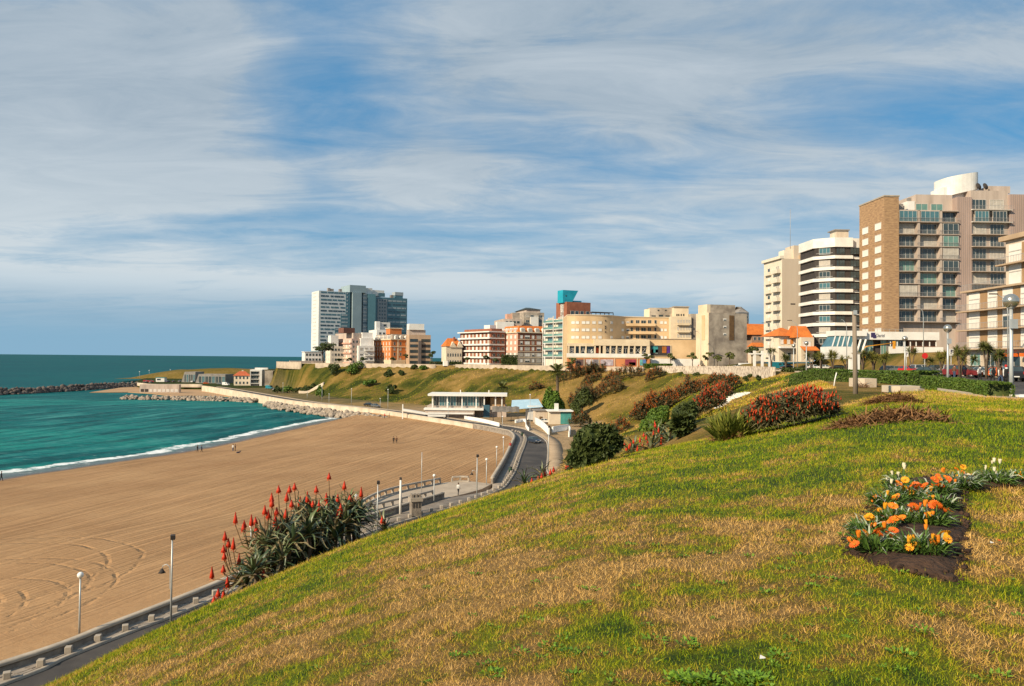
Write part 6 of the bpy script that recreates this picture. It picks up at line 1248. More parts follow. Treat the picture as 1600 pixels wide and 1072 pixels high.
hu = Bd('beach_hut', 'white walled beach hut with a pale blue sloping roof', 822, 826, 846, 252, 12, 2.9, 634, m_white, 'hut'); MB().add([(-6, -1.2, hu.H - 1.2), (hu.W + .6, -.6, hu.H - .4), (hu.W + .6, 6, hu.zy(625)), (-4, 7, hu.zy(627))], [(0, 1, 2, 3)]).build('blue_roof', mat('blue_roof', (0.42, 0.58, 0.68), .6, (0.34, .5, .6), .5), hu.root); hu.box('door', hu.W * .5, hu.W * .72, -.1, -.003, 0, 2.1, m_deep)
h2 = Bd('beach_hut', 'low tan hut with a dark door beside the green bush', 834, 837, 856, 240, 8, 2.9, 642, m_beige, 'hut'); h2.box('roof', -.3, h2.W + .3, -.4, 5, h2.H, h2.H + .25, m_roofgrey); h2.box('door', h2.W * .35, h2.W * .6, -.08, -.003, 0, 2.0, m_deep)
sd_ = Bd('shed', 'flat roofed shed with teal doors and a white chimney stack', 856, 859, 894, 236, 4, 2.9, 643, m_cw, 'shed'); sd_.box('roof', -.5, sd_.W + .5, -.8, 6, sd_.H, sd_.H + .3, m_white); m_tealp = mat('teal_paint', (0.08, 0.32, 0.29), .6, (0.06, .25, .23), .6); sd_.box('teal_door', sd_.W * .5, sd_.W * .74, -.1, -.003, .1, sd_.H - .2, m_tealp); sd_.box('teal_door', sd_.W * .75, sd_.W * .98, -.1, -.003, .1, sd_.H - .2, m_tealp); sd_.box('stack', sd_.W * .26, sd_.W * .42, .5, 2.0, sd_.H + .3, sd_.H + 2.4, m_white)
px_wall('low_white_wall', [(726, 655.5), (752, 660), (780, 667)], 2.9, 4.1, .35, m_white, 'low white wall between the cafe yard and the road'); px_wall('painted_wall', [(836, 662), (846, 668), (858, 680)], 2.9, 4.9, .35, m_white, 'white wall running down to the road with pale pink writing')
px_wall('low_white_wall', [(863, 676), (873, 674), (889, 672)], 2.9, 4.5, .35, m_white, 'short white yard wall below the teal shed'); px_wall('low_white_wall', [(889, 672), (891, 676), (889, 683)], 2.9, 4.2, .35, m_white, 'end piece of the white yard wall by the dirt track'); px_wall('low_white_wall', [(805, 661), (820, 659), (822, 668), (826, 674)], 2.9, 3.9, .3, m_white, 'angled low white wall beside the cafe terrace')
mp_ = G(845, 669, 3.6); 
# pale steps down the slope
st0 = ground_hit(1172, 614); st1 = np.array(D(1126, 635, st0[1] - 5.0)); stw = empty('stairway', st0, 'flight of pale concrete steps cut into the grassy slope', 'steps')
nstep = 12; spc = float(np.linalg.norm((st1 - st0)[:2])) / (nstep - 1); sang = math.atan2(*(st1 - st0)[[1, 0]]) + math.pi / 2
for i in range(nstep):
    t_ = i / (nstep - 1); p = st0 * (1 - t_) + st1 * t_; z_ = max(gz(p[0], p[1]) + .04, p[2] - .05); o = MB().box(-.9, .9, -.22 * spc, .22 * spc, -.35, .07).build('step', m_white, stw, (p[0] - st0[0], p[1] - st0[1], z_ - st0[2])); o.rotation_euler = (0, 0, sang)
# pale ramp wall on the far left slope
def slope_wall(name, a, b_, th, h, m, label, cat='wall'):
    A_, B_ = ground_hit(*a), ground_hit(*b_); P = smooth(np.vstack([A_[:2], (A_[:2] + B_[:2]) / 2, B_[:2]]), 14); zg_ = np.array([gz(*p) for p in P]); t = empty(name, (*P[0], zg_[0]), label, cat); Pn = P - P[0]; strip('wall_body', offset(Pn, -th / 2), offset(Pn, th / 2), zg_ - zg_[0] + h, zg_ - zg_[0] + h, m, t, z_skirt=float(zg_.min() - zg_[0] - 1)); return t
slope_wall('ramp_wall', (468, 585), (506, 601), 1.6, 1.3, m_seawall, 'pale ramp wall descending the far left slope')
# terrace by the promenade with its concrete railings
tp = [(-19.9, 95.5), (-19.9, 101), (-18.9, 108), (-16.8, 113.5), (-13.6, 118.5), (-10.2, 123.5), (-6.6, 124.5), (-3.0, 122.2), (-4.4, 117.2), (-7.0, 112.6), (-11.2, 106.2), (-16.8, 97.2)]
prism_obj('terrace', tp, .8, 3.094, m_conc, kind='structure', label='pale concrete terrace bulging onto the beach')
def railing(label, pts, z, h=.95, sp=1.75):
    P = smooth(np.array(pts), 80); L = np.r_[0, np.cumsum(np.linalg.norm(np.diff(P, axis=0), axis=1))]; n = max(2, int(L[-1] / sp)); t = empty('concrete_railing', (*P[0], z), label, 'railing'); Pn = P - P[0]; strip('top_beam', offset(Pn, -.17), offset(Pn, .17), h, h, m_kerb, t, z_skirt=h - .24); me = MB().box(-.14, .14, -.14, .14, -.3, h - .245).mesh('post'); me.materials.append(m_kerb)
    strip('lower_beam', offset(Pn, -.15), offset(Pn, .15), .16, .16, m_kerb, t, z_skirt=-.4)
    for i in range(n + 1):
        s = L[-1] * i / n; k = int(np.searchsorted(L, s)); k = min(k, 78); T = P[k + 1] - P[k]; link('post', me, None, t, (np.interp(s, L, Pn[:, 0]), np.interp(s, L, Pn[:, 1]), 0), math.atan2(T[1], T[0]))
    return t
railing('long curved concrete railing on the seaward edge of the terrace', [(-19.9, 96), (-19.8, 101), (-18.8, 108), (-16.7, 113.5), (-13.6, 118.3), (-11.2, 121.8)], 3.1); railing('short concrete railing at the far end of the terrace', [(-9.4, 123.6), (-8.0, 124.2), (-6.8, 124.0)], 3.1, .9, 1.0); railing('straight concrete railing above the sunken ramp', [(-18.6, 98.4), (-16.2, 102.2), (-13.4, 106.6), (-11.2, 110.4)], 3.1, .95, 1.6)
wl = [(-17.8, 92.5), (-14.5, 99.5), (-11.2, 106.3), (-9.6, 109.4)]; P = smooth(np.array(wl), 30); wall_strip('ramp_parapet', P, .45, 2.2, 3.75, m_wallstone, m_cope, 'dark stone parapet between the promenade and the sunken ramp')
P2_ = smooth(np.array([(-19.2, 93.0), (-17.2, 97.6), (-13.9, 103.6), (-11.0, 109.2)]), 30); prism_obj('sunken_ramp', [tuple(p) for p in P2_] + [tuple(p) for p in P[::-1]], 1.0, 3.0985, m_conc, kind='structure', label='pale ramp between the terrace and the promenade')
pl_ = G(649, 806, 3.1); pil = empty('stone_pillar', (pl_[0], pl_[1], 3.1), 'squat carved stone pillar with slotted cap beside the promenade', 'pillar', .35)
MB().box(-.62, .62, -.62, .62, -.2, 1.9).build('shaft', m_wallstone, pil); MB().box(-.78, .78, -.78, .78, 1.9, 2.35).build('cap', m_kerb, pil)
for x_ in (-.45, 0, .45):
    MB().box(x_ - .13, x_ + .13, -.5, .5, 2.352, 2.75).build('merlon', m_wallstone, pil)
for x_ in (-.36, 0, .36): MB().box(x_ - .08, x_ + .08, -.66, -.622, 1.1, 1.7).build('slot', m_dark, pil)
# kerbside stone bollards
bm_ = bmesh.new(); bmesh.ops.create_cube(bm_, size=1); [setattr(v, 'co', Vector((v.co.x * .42, v.co.y * .42, v.co.z * .46 + .23))) for v in bm_.verts]; bmesh.ops.bevel(bm_, geom=bm_.edges[:], offset=.03, segments=1, affect='EDGES'); bme = bpy.data.meshes.new('stone_bollard'); bm_.to_mesh(bme); bm_.free(); bme.materials.append(m_kerb)
Kl = np.r_[0, np.cumsum(np.linalg.norm(np.diff(KS, axis=0), axis=1))]; Ko = offset(KS, -.42); s = 2.0; cnt = 0
while s < Kl[-1] and cnt < 110:
    x_, y_ = np.interp(s, Kl, Ko[:, 0]), np.interp(s, Kl, Ko[:, 1])
    if 44 < y_ < 212:
        o = link('stone_bollard', bme, None, None, (x_, y_, 3.1), random.uniform(-.2, .2) + .4); tag(o, 'square grey stone block standing in the row along the promenade kerb', 'bollard', 'stone blocks along the promenade kerb'); cnt += 1
    s += 2.25 if y_ < 150 else 2.0

# ================================================================== lamps and posts
m_steel = mat('galvanised_steel', (0.52, 0.54, 0.54), .45, (0.42, 0.44, 0.44), 1.0, metal=.4); m_globe = mat('lamp_globe', (0.85, 0.84, 0.80), .25, (0.8, 0.79, 0.75), 1.0, spec=.5); m_mirror = mat('silvered_globe', (0.62, 0.57, 0.48), .22, (0.5, 0.46, 0.39), 2.0, metal=.85); m_wood = mat('weathered_pole', (0.30, 0.24, 0.18), .9, (0.20, 0.16, 0.125), 1.2, .4, stretch=(1, 1, .15))
def globe_lamp(label, pos, h, r=.2, silver=False, group=None, box=False):
    t = empty('globe_lamp', pos, label, 'street lamp', 0, group); pr = .055 if not silver else .10
    MB().tube([(0, 0, -.3), (0, 0, h * .3), (0, 0, h - r * 1.6)], [pr * 1.5, pr * 1.2, pr], 8).build('post', m_steel, t); MB().lathe([(pr * 1.8, 0), (pr * 2.0, .12), (pr * 1.2, .2)], 10, (0, 0, h - r * 2.0)).build('collar', m_steel, t)
    MB().ball((0, 0, h - r), r, 16, 10).build('globe', m_mirror if silver else m_globe, t)
    if box: MB().box(-.15, .25, -.3, -.12, h * .66, h * .75).build('junction_box', m_steel, t)
    return t
def flood_post(label, pos, h, rz=0, hook=True, group=None):
    t = empty('flood_post', pos, label, 'lamp post', rz, group); MB().tube([(0, 0, -.3), (0, 0, h)], [.085, .06], 8).build('post', m_steel, t)
    o = MB().box(-.16, .16, -.12, .14, 0, .34).build('floodlight', m_dark, t, (.05, 0, h - .05)); o.rotation_euler = (.25, 0, .3)
    if hook:
        z0 = h * .66; arm = MB().tube([(-.02, 0, h * .36), (-.12, 0, h * .40), (-.13, 0, z0 - .25), (-.2, 0, z0 + .02), (-.42, 0, z0 + .16), (-.66, 0, z0 + .06), (-.74, 0, z0 - .18)], .028, 6).build('hooked_arm', m_steel, t)
        MB().lathe([(.05, .16), (.10, .10), (.16, -.02), (.27, -.16), (.25, -.16), (.14, -.03), (.03, .1)], 14, (-.74, 0, z0 - .32)).build('bell_shade', m_dark, arm)
    return t
def at3(px, py): p = G(px, py, 3.1); return (p[0], p[1], 3.1)
def lamp_h(px, pyb, pyt): return (pyb - pyt) / FPX * G(px, pyb, 3.1)[1]
globe_lamp('white globe lamp standing on the beach wall at the lower left', (G(124, 984, 3.7)[0], G(124, 984, 3.7)[1], 3.75), (984 - 896) / FPX * G(124, 984, 3.7)[1], .22)
flood_post('tall lamp post with a hanging bell shade at the near promenade', at3(267, 970), lamp_h(267, 970, 843), 0); flood_post('lamp post with a hanging bell shade in front of the terrace', at3(589.5, 833), lamp_h(589, 833, 756), 0); flood_post('lamp post with a bell shade beside the row of kerb blocks', at3(745, 781), lamp_h(745, 781, 714), 0)
flood_post('tall lamp post on the verge inland of the road bend', at3(857, 729), lamp_h(857, 729, 668), 0)
for px, pyb, pyt, lb in [(678, 785, 741, 'white globe lamp on the terrace left of the walking person'), (760, 757, 716, 'globe lamp at the near end of the curving parapet'), (776, 727, 697, 'globe lamp halfway along the curving parapet'), (392, 850, 819, 'white globe lamp half hidden by the red aloes at the beach wall'), (556, 800, 772, 'white globe lamp just right of the red aloe flowers'), (786.5, 712, 682, 'globe lamp near the top of the curving parapet')]:
    globe_lamp(lb, at3(px, pyb), lamp_h(px, pyb, pyt), .21)
def pole(name, label, pos, h, r, m, cat='post', lean=0, group=None):
    t = empty(name, pos, label, cat, 0, group); MB().tube([(0, 0, -.5), (lean * .5, 0, h / 2), (lean, 0, h)], [r, r * .92, r * .8], 8).build('shaft', m, t); return t
t = pole('concrete_post', 'thick pale concrete post on the terrace', at3(625.5, 803), lamp_h(625, 803, 750), .16, m_white); MB().box(-.14, .14, -.14, .14, 0, .3).build('dark_cap', m_dark, t, (0, 0, lamp_h(625, 803, 750) - .01))
pole('flagpole', 'thin bare flagpole rising beside the terrace', at3(658.5, 778), lamp_h(658, 778, 707), .05, m_steel)
wp = ground_hit(1337, 616, 40, 80); t = pole('utility_pole', 'weathered wooden utility pole on the lawn beside the aloe thicket', wp, (616 - 487) / FPX * wp[1], .17, m_wood, 'pole', -.1)
MB().box(-.11, .11, -.05, .05, 0, .3).build('bracket', m_steel, t, (-.1, -.16, (616 - 492) / FPX * wp[1])); 
wp = ground_hit(1302, 603, 50, 90); t = pole('marker_stake', 'short leaning white stake beside the aloe thicket', wp, 1.2, .06, m_white, 'stake', .3)
_lp = [(1580, 48, 459, 'nearest silver globe street lamp with a junction box, at the right edge'), (1481, 85, 507, 'second silver globe street lamp, in front of the parked pickup'), (1414, 128, 525, 'third silver globe street lamp, in front of the restaurant'), (1260, 161, 533, 'silver globe street lamp below the banded tower'), (1240, 184, 537, 'small globe street lamp below the orange roofed house')]
for i, (px, d, pyt, lb) in enumerate(_lp):
    x, y = XY(px, d); zb = gz(x, y) + .1; globe_lamp(lb, (x, y, zb), ZT(px, pyt, d) - zb, .46 if i < 1 else .45, True, None, i < 2)
def cobra(label, px, d, pyt, side=1, name='street_light', zb=None, arm=1.0):
    x, y = XY(px, d); z0 = (gz(x, y) if zb is None else zb); h = ZT(px, pyt, d) - z0; t = empty(name, (x, y, z0), label, 'street light'); q = side * arm
    MB().tube([(0, 0, -.3), (0, 0, h * .8), (-.15 * q, 0, h * .93), (-.9 * q, 0, h), (-1.5 * q, 0, h * 1.005)], [.09, .07, .055, .05, .045], 6).build('post', m_steel, t); MB().box(-1.1, 0, -.13, .13, -.09, .06).build('lamp_head', m_dark, t, ((-1.4 if q > 0 else 2.5 * 1) * 1.0 + (0 if q > 0 else 0), 0, h * 1.005)); return t
cobra('curved arm street light in front of the orange roofed house', 1246, 190, 501, 1, arm=1.6); cobra('curved arm street light beside the nearest globe lamp', 1575, 104, 460, 1, arm=1.6); cobra('thin street light before the wooden pole and banded tower', 1323, 175, 500, 1); cobra('thin street light in front of the tower balconies', 1443, 150, 480, 1); cobra('tall street light in front of the ochre hotel', 1095, 300, 518, 1, arm=1.5); cobra('street light at the corner of the stained wall', 1203, 235, 505, 1)
for i, (px, pyb, pyt, lb) in enumerate([(503, 627, 604, 'slim lamp on the far shore road below the dark bushes'), (549, 633, 607, 'slim tall lamp post on the far shore road near the parked cars'), (594, 637, 622, 'short lamp on the shore road right of the parked cars'), (606, 640, 608, 'tall lamp post on the shore road left of the cafe ramp'), (480, 622, 612, 'short lamp at the bend of the far shore road'), (442, 615, 598, 'lamp post at the left end of the far shore road'), (514, 630, 615, 'short globe lamp beside the slim far lamp'), (700, 657, 628, 'lamp post in front of the cafe terrace'), (785, 668, 650, 'globe lamp beside the cafe yard wall'), (828, 668, 616, 'tall lamp post before the white painted wall'), (834, 722, 676, 'slim lamp at the inner edge of the road bend') ]):
    if i == 10: continue
    globe_lamp(lb, at3(px, pyb), lamp_h(px, pyb, pyt), .2)
for i, (px, pyb, pyt, lb) in enumerate([(218, 591, 580, 'lamp at the tip of the headland'), (233, 589, 578, 'second lamp near the tip of the headland'), (266, 587, 577, 'third lamp along the headland road')]): 
    p = G(px, pyb, 3.1); globe_lamp(lb, (p[0], p[1], 2.97), (pyb - pyt) / FPX * p[1], .42)
# round traffic signs and small posts on the town street
m_signred = mat('sign_red', (0.60, 0.03, 0.03), .5, (0.5, 0.025, 0.025), 2.0); m_yellow = mat('signal_yellow', (0.75, 0.33, 0.02), .5, (0.6, 0.26, 0.02), 2.0)
def sign(label, px, d, py, kind):
    x, y = XY(px, d); z0 = gz(x, y); z1 = ZT(px, py, d) - z0; t = empty('road_sign', (x, y, z0), label, 'road sign'); MB().tube([(0, 0, -.2), (0, 0, z1)], .045, 6).build('post', m_steel, t)
    if kind == 'red':
        q = [(.52 * math.cos(math.pi / 8 + k * math.pi / 4), z1 + .52 * math.sin(math.pi / 8 + k * math.pi / 4)) for k in range(8)]; MB().add([(a, -.06, c) for a, c in q] + [(a, -.03, c) for a, c in q], [tuple(range(8)), tuple(range(8, 16))[::-1]] + [(k, (k + 1) % 8, 8 + (k + 1) % 8, 8 + k)[::-1] for k in range(8)]).build('sign_plate', m_signred, t)
    else:
        MB().box(-.28, .28, -.07, -.03, z1 - .5, z1 + .4).build('sign_plate', m_white, t); MB().box(-.08, .02, -.075, -.071, z1 - .3, z1 + .25).box(-.08, .14, -.079, -.0755, z1 + .0, z1 + .25).build('sign_symbol', m_ink, t)
sign('red octagonal stop sign beside the parked cars', 1445, 128, 556, 'red'); sign('white parking sign post behind the third globe lamp', 1416.5, 134, 553, 'w'); sign('white parking sign beside the second globe lamp', 1486, 104, 550, 'w')
x, y = XY(1349, 150); z0 = gz(x, y); t = empty('traffic_light', (x, y, z0), 'yellow traffic light on a curved arm over the street', 'traffic light'); zz = ZT(1349, 541, 150) - z0
MB().tube([(0, 0, -.2), (0, 0, zz - .9), (.25, 0, zz - .2), (.9, 0, zz), (6.0, 0, zz + .7)], .09, 7).build('post', m_yellow, t); MB().box(-.2, .2, -.2, .2, -.75, .75).build('signal_head', m_yellow, t, (6.0, 0, zz + .3)); MB().box(-.2, .2, -.2, .2, -.7, .6).build('signal_head', m_yellow, t, (0, -.3, zz - 1.6))
for k in range(3): MB().lathe([(.001, 0), (.12, -.02)], 10).build('lens', m_dark, t, (6.0, -.205, zz + .3 + .45 * (k - 1))).rotation_euler = (math.pi / 2, 0, 0)
pg = empty('pergola', (*XY(1192, 215), gz(*XY(1192, 215))), 'white pergola of square columns beside the stone wall', 'pergola'); wpx = 1 / FPX * 215
for px in (1179, 1191, 1203): MB().box((px - 1192) * wpx - .3, (px - 1192) * wpx + .3, -.3, .3, -.2, (ZT(px, 548, 215) - pg.location.z)).build('column', m_white, pg)
MB().box(-22 * wpx, 11.4 * wpx, -.32, .32, ZT(1192, 554, 215) - pg.location.z, ZT(1192, 552, 215) - pg.location.z).build('beam', m_white, pg)
x, y = XY(1122, 296); ps = empty('parasol', (x, y, gz(x, y)), 'dark parasol at the foot of the stained hotel wall', 'parasol'); hh = ZT(1122, 553, 296) - gz(x, y); MB().tube([(0, 0, 0), (0, 0, hh)], .06, 6).build('pole', m_steel, ps); MB().lathe([(2.6, hh - 1.0), (1.3, hh - .45), (.02, hh)], 8, sm=False).build('canopy', m_dark, ps)
for px, d, hh, lb in [(1337.5, 100, 3.2, 'white gate post behind the wooden pole'), (1331, 104, 2.6, 'second white gate post left of the wooden pole')]:
    x, y = XY(px, d); z0 = gz(x, y); t = empty('gate_post', (x, y, z0), lb, 'post'); MB().box(-.35, .35, -.35, .35, -.3, hh).build('shaft', m_white, t); MB().box(-.42, .42, -.42, .42, hh, hh + .15).build('cap', m_cope, t)
def slab(name, label, px0, px1, pyb, d, h, m, dep=2.0, cat='slab'):
    x0, x1 = XY(px0, d)[0], XY(px1, d)[0]; z0 = gz((x0 + x1) / 2, d); t = empty(name, ((x0 + x1) / 2, d, z0), label, cat); hw2 = (x1 - x0) / 2; q = [(-hw2, 0), (-hw2 * .6, -.25), (hw2 * .7, -.12), (hw2, .3), (hw2 * .95, dep), (-hw2 * .9, dep * .9)]; MB().prism(q, -.3, h).build('block', m, t); return t
slab('concrete_slab', 'broken concrete slab lying on the lawn near the hedge gap', 1394, 1443, 608, 55, .42, m_seawall); slab('concrete_slab', 'small flat concrete slab right of the broken one', 1428, 1446, 612, 50, .16, m_conc, 1.2); slab('pale_boulder', 'low pale stone bank in front of the dark hedge', 1343, 1373, 599, 66, .75, m_seawall, 2.5, 'stone'); slab('white_block', 'small white concrete block on the grassy spur', 1029, 1036, 607, 215, 1.6, m_white, 1.0, 'block')
slab('kerb_slab', 'pale kerb slab at the right edge below the pavement', 1592, 1640, 618, 44, .18, m_white, 1.5); slab('kiosk', 'small pale kiosk on the hilltop edge', 692, 701, 577, 395, 2.4, m_white, 3, 'kiosk')
# cut brush and earth lying on the lawn
m_brush = leafmat('dry_brush', (0.12, 0.055, 0.022), (0.30, 0.155, 0.06), .9)
def brush(label, px0, px1, pyb, dpt, h, seed, n=700):
    rs = np.random.default_rng(seed); a, b_ = ground_hit(px0, pyb), ground_hit(px1, pyb - dpt); t = empty('brush_pile', a, label, 'brush pile'); f = rs.uniform(0, 1, n); u = rs.normal(0, .35, n); P = a[None, :2] * (1 - f[:, None]) + b_[None, :2] * f[:, None]; P[:, 1] += u * 1.4; zz = gzv(P[:, 0], P[:, 1]); env_ = np.sin(math.pi * np.clip(f, .03, .97)) ** .5 * np.exp(-u ** 2 * 3); P3 = np.column_stack([P - a[:2], zz - a[2] + h * .9 * env_ * rs.uniform(0, 1, n)]); th = rs.uniform(0, 6.28, n); el = rs.normal(.15, .35, n); Dr = np.column_stack([np.cos(th) * np.cos(el), np.sin(th) * np.cos(el), np.sin(el)])
    V, F = blades_arr(P3, Dr, rs.uniform(.5, 1.4, n) * h, .03 + 0 * th, rs, .1); tag(link('twigs', np_mesh('twigs', V, F), m_brush, t), kind='stuff'); return t
brush('long pile of cut brown branches across the middle of the lawn', 1308, 1462, 671, 16, .30, 91, 2600); brush('shorter pile of brown branches nearer the hedge', 1358, 1428, 633, 4, .35, 92, 1400); brush('reddish brush heap beside the wooden pole', 1340, 1366, 606, 2, .5, 93, 700); brush('pale dry stems at the end of the flax clump', 1116, 1150, 690, 5, .4, 94, 400)

# ================================================================== cars
def paint(name, c, rough=.3): return mat(name, c, rough, tuple(q * .9 for q in c), .5, spec=.6)
m_tyre = mat('tyre_rubber', (0.02, 0.02, 0.02), .9, (0.03, .03, .03), 4.0); m_rim = mat('wheel_rim', (0.45, 0.45, 0.46), .35, (0.35, .35, .36), 4.0, metal=.7); m_head = mat('headlamp', (0.75, 0.75, 0.72), .15, (0.65, .65, .62), 3.0, spec=.6); m_tail = mat('taillamp', (0.45, 0.02, 0.02), .3, (0.35, .015, .015), 3.0); m_plate = mat('number_plate', (0.7, 0.7, 0.68), .5, (0.6, .6, .58), 4.0)
CARS = {'hatch': (3.9, [(-1.95, .35), (-1.95, .85), (-1.75, .98), (.75, .98), (1.75, .80), (1.95, .62), (1.95, .35)], [(-1.85, .95), (-1.45, 1.44), (.15, 1.48), (.95, .95)], 1.66),
        'sedan': (4.4, [(-2.2, .35), (-2.2, .82), (-2.05, .96), (.95, .97), (2.05, .80), (2.2, .6), (2.2, .35)], [(-1.65, .94), (-.95, 1.40), (.35, 1.42), (1.2, .94)], 1.72),
        'suv': (4.5, [(-2.25, .42), (-2.25, 1.0), (-2.1, 1.12), (1.0, 1.12), (2.1, .98), (2.25, .75), (2.25, .42)], [(-2.12, 1.09), (-1.85, 1.68), (.35, 1.72), (1.15, 1.09)], 1.82),
        'pickup': (5.1, [(-2.55, .5), (-2.55, 1.12), (-.55, 1.14), (1.3, 1.14), (2.4, 1.02), (2.55, .8), (2.55, .5)], [(-.75, 1.11), (-.55, 1.72), (.65, 1.74), (1.35, 1.11)], 1.82),
        'van': (5.0, [(-2.5, .4), (-2.5, 2.15), (-2.35, 2.25), (1.1, 2.25), (1.9, 1.25), (2.5, .95), (2.5, .4)], [(1.0, 1.30), (1.05, 2.05), (1.12, 2.05), (1.85, 1.28)], 1.9)}
def loft_side(poly, ys, sc, zc):
    n = len(poly); V = []
    for y_, s in zip(ys, sc): V += [(x_ * (1 - (1 - s) * .35), y_, zc + (z_ - zc) * s) for x_, z_ in poly]
    F = [(i * n + k, i * n + (k + 1) % n, (i + 1) * n + (k + 1) % n, (i + 1) * n + k) for i in range(len(ys) - 1) for k in range(n)]; F += [tuple(range(n))[::-1], tuple(range((len(ys) - 1) * n, len(ys) * n))]; return V, F
_carp = {}
def car(label, kind, pm, pos, rz, group):
    key = (kind, pm.name)
    if key not in _carp:
        L, body, cab, W_ = CARS[kind]; h = W_ / 2; t = empty('parked_car', (0, 0, 0), label, 'car' if kind != 'van' else 'van')
        V, F = loft_side(body, [-h, -h + .08, h - .08, h], [.93, 1, 1, .93], .6); MB().add(V, F, 0, False).build('body', pm, t)
        cb = [(-h + .06, -h + .26), (h - .06, h - .26)]; (x0, z0), (x1, z1), (x2, z2), (x3, z3) = cab; b_, tp_ = h - .06, h - .24
        if kind != 'van':
            v = [(x0, -b_, z0), (x1, -tp_, z1), (x2, -tp_, z2), (x3, -b_, z3), (x0, b_, z0), (x1, tp_, z1), (x2, tp_, z2), (x3, b_, z3)]; MB().add(v, [(0, 3, 2, 1), (4, 5, 6, 7), (1, 2, 6, 5), (2, 3, 7, 6), (0, 1, 5, 4)]).build('cabin', pm, t)
            def pane(nm, a, b2, c, d_, sc=.86, off=(0, 0, 0)):
                q = np.array([a, b2, c, d_], float); cc = q.mean(0); q = cc + (q - cc) * sc + np.array(off); MB().add([tuple(p) for p in q], [(0, 1, 2, 3)]).build(nm, m_glass, t)
            pane('windscreen', v[3], v[7], v[6], v[2], .88, (.012, 0, .012)); pane('rear_window', v[4], v[0], v[1], v[5], .82, (-.012, 0, .01))
            for sg_, i0 in ((-1, 0), (1, 4)):
                A_, B_, C_, D_ = (np.array(v[i0 + k]) for k in range(4)); m1_, m2_ = (A_ + D_) / 2, (B_ + C_) / 2
                pane('side_window', A_, m1_, m2_, B_, .84, (0, sg_ * .012, .01)); pane('side_window', m1_, D_, C_, m2_, .84, (0, sg_ * .012, .01))
        else:
            MB().add([(1.14, -h + .12, 2.16), (1.14, h - .12, 2.16), (1.86, h - .1, 1.33), (1.86, -h + .1, 1.33)], [(0, 3, 2, 1)]).build('windscreen', m_glass, t, (.03, 0, .03))
            for sg_ in (-1, 1): MB().box(.2, 1.05, sg_ * (h + .004) - .004, sg_ * (h + .004) + .004, 1.35, 1.95).build('side_window', m_glass, t)
        if kind == 'pickup': MB().box(-2.45, -.85, -h + .15, h - .15, 1.145, 1.16).build('load_bed', m_dark, t)
        wr = .31 if kind in ('hatch', 'sedan') else .37
        for x_ in (-L * .31, L * .32):
            for sg_ in (-1, 1):
                q = MB().lathe([(wr * .55, -.1), (wr, -.1), (wr, .1), (wr * .55, .1)], 16).build('wheel', m_tyre, t, (x_, sg_ * (h - .10), wr)); q.rotation_euler = (math.pi / 2, 0, 0); MB().lathe([(.001, -.085), (wr * .56, -.07), (wr * .56, .07), (.001, .085)], 12).build('rim', m_rim, q)
        zl = .62 if kind in ('hatch', 'sedan') else .85
        for sg_ in (-1, 1):
            MB().box(L / 2 - .10, L / 2 + .012, sg_ * (h - .42), sg_ * (h - .12), zl - .02, zl + .13).build('headlight', m_head, t); MB().box(-L / 2 - .012, -L / 2 + .08, sg_ * (h - .30), sg_ * (h - .08), zl, zl + .25).build('taillight', m_tail, t)
        MB().box(L / 2 + .0, L / 2 + .02, -.26, .26, .42, .54).build('number_plate', m_plate, t); MB().box(-L / 2 - .02, -L / 2, -.26, .26, .5, .62).build('number_plate', m_plate, t)
        _carp[key] = t
    else: t = copy_tree(_carp[key])
    t['label'] = label; t['category'] = 'van' if kind == 'van' else 'car'; t['group'] = group; t.location = tuple(float(c) for c in pos); t.rotation_euler = (0, 0, rz); return t
P_ = {k: paint('car_' + k, v) for k, v in dict(maroon=(.16, .015, .015), silver=(.42, .43, .44), black=(.018, .018, .02), dkgreen=(.02, .035, .03), red=(.55, .02, .02), grey=(.12, .125, .13), white=(.75, .74, .72), navy=(.03, .045, .075), teal=(.02, .20, .26), orange=(.62, .12, .02), blue=(.06, .16, .32)).items()}
GS = 'cars parked along the town street'
def scar(label, kind, colr, px, d, rz): x, y = XY(px, d); car(label, kind, P_[colr], (x, y, float(ztop(y)) + .025), R_(rz), GS)
scar('dark red estate parked nearest on the town street', 'suv', 'maroon', 1504, 103, -55); scar('silver pickup beside the second globe lamp', 'pickup', 'silver', 1481, 120, -110); scar('dark green car behind the hedge, left of the silver pickup', 'sedan', 'dkgreen', 1451, 112, -70); scar('bright red hatchback behind the third globe lamp', 'hatch', 'red', 1420.5, 140, -75)
scar('silver estate behind the dark green car', 'suv', 'silver', 1441, 141, 10); scar('dark grey car left of the red hatchback', 'sedan', 'grey', 1403, 146, -60); scar('black estate at the right edge beside the walkers', 'suv', 'black', 1580, 86, 70); scar('black hatchback at the far right edge of the frame', 'hatch', 'black', 1607, 90, 60); scar('navy car behind the dark red estate', 'sedan', 'navy', 1526, 117, 20)
scar('pale hatchback between the navy car and the shops', 'hatch', 'silver', 1541, 112, -80); scar('orange hatchback in front of the shops', 'hatch', 'orange', 1567, 106, 10); scar('white van on the rising road below the restaurant', 'van', 'white', 1432, 160, 185); scar('white sedan on the street below the banded tower', 'sedan', 'white', 1289, 205, 5); scar('white hatchback just left of the white sedan', 'hatch', 'white', 1272, 208, 8)
scar('turquoise van beside the white pergola', 'van', 'teal', 1214, 236, 5); scar('dark car right of the turquoise van', 'sedan', 'black', 1232, 222, 5); scar('grey car parked near the white gate posts', 'hatch', 'grey', 1391, 152, 15); scar('black car under the yellow green yuccas', 'sedan', 'black', 1312, 186, 5); scar('silver car at the corner of the stained hotel wall', 'sedan', 'silver', 1152, 272, 15); scar('white van against the stained hotel wall', 'van', 'white', 1165, 286, 5)
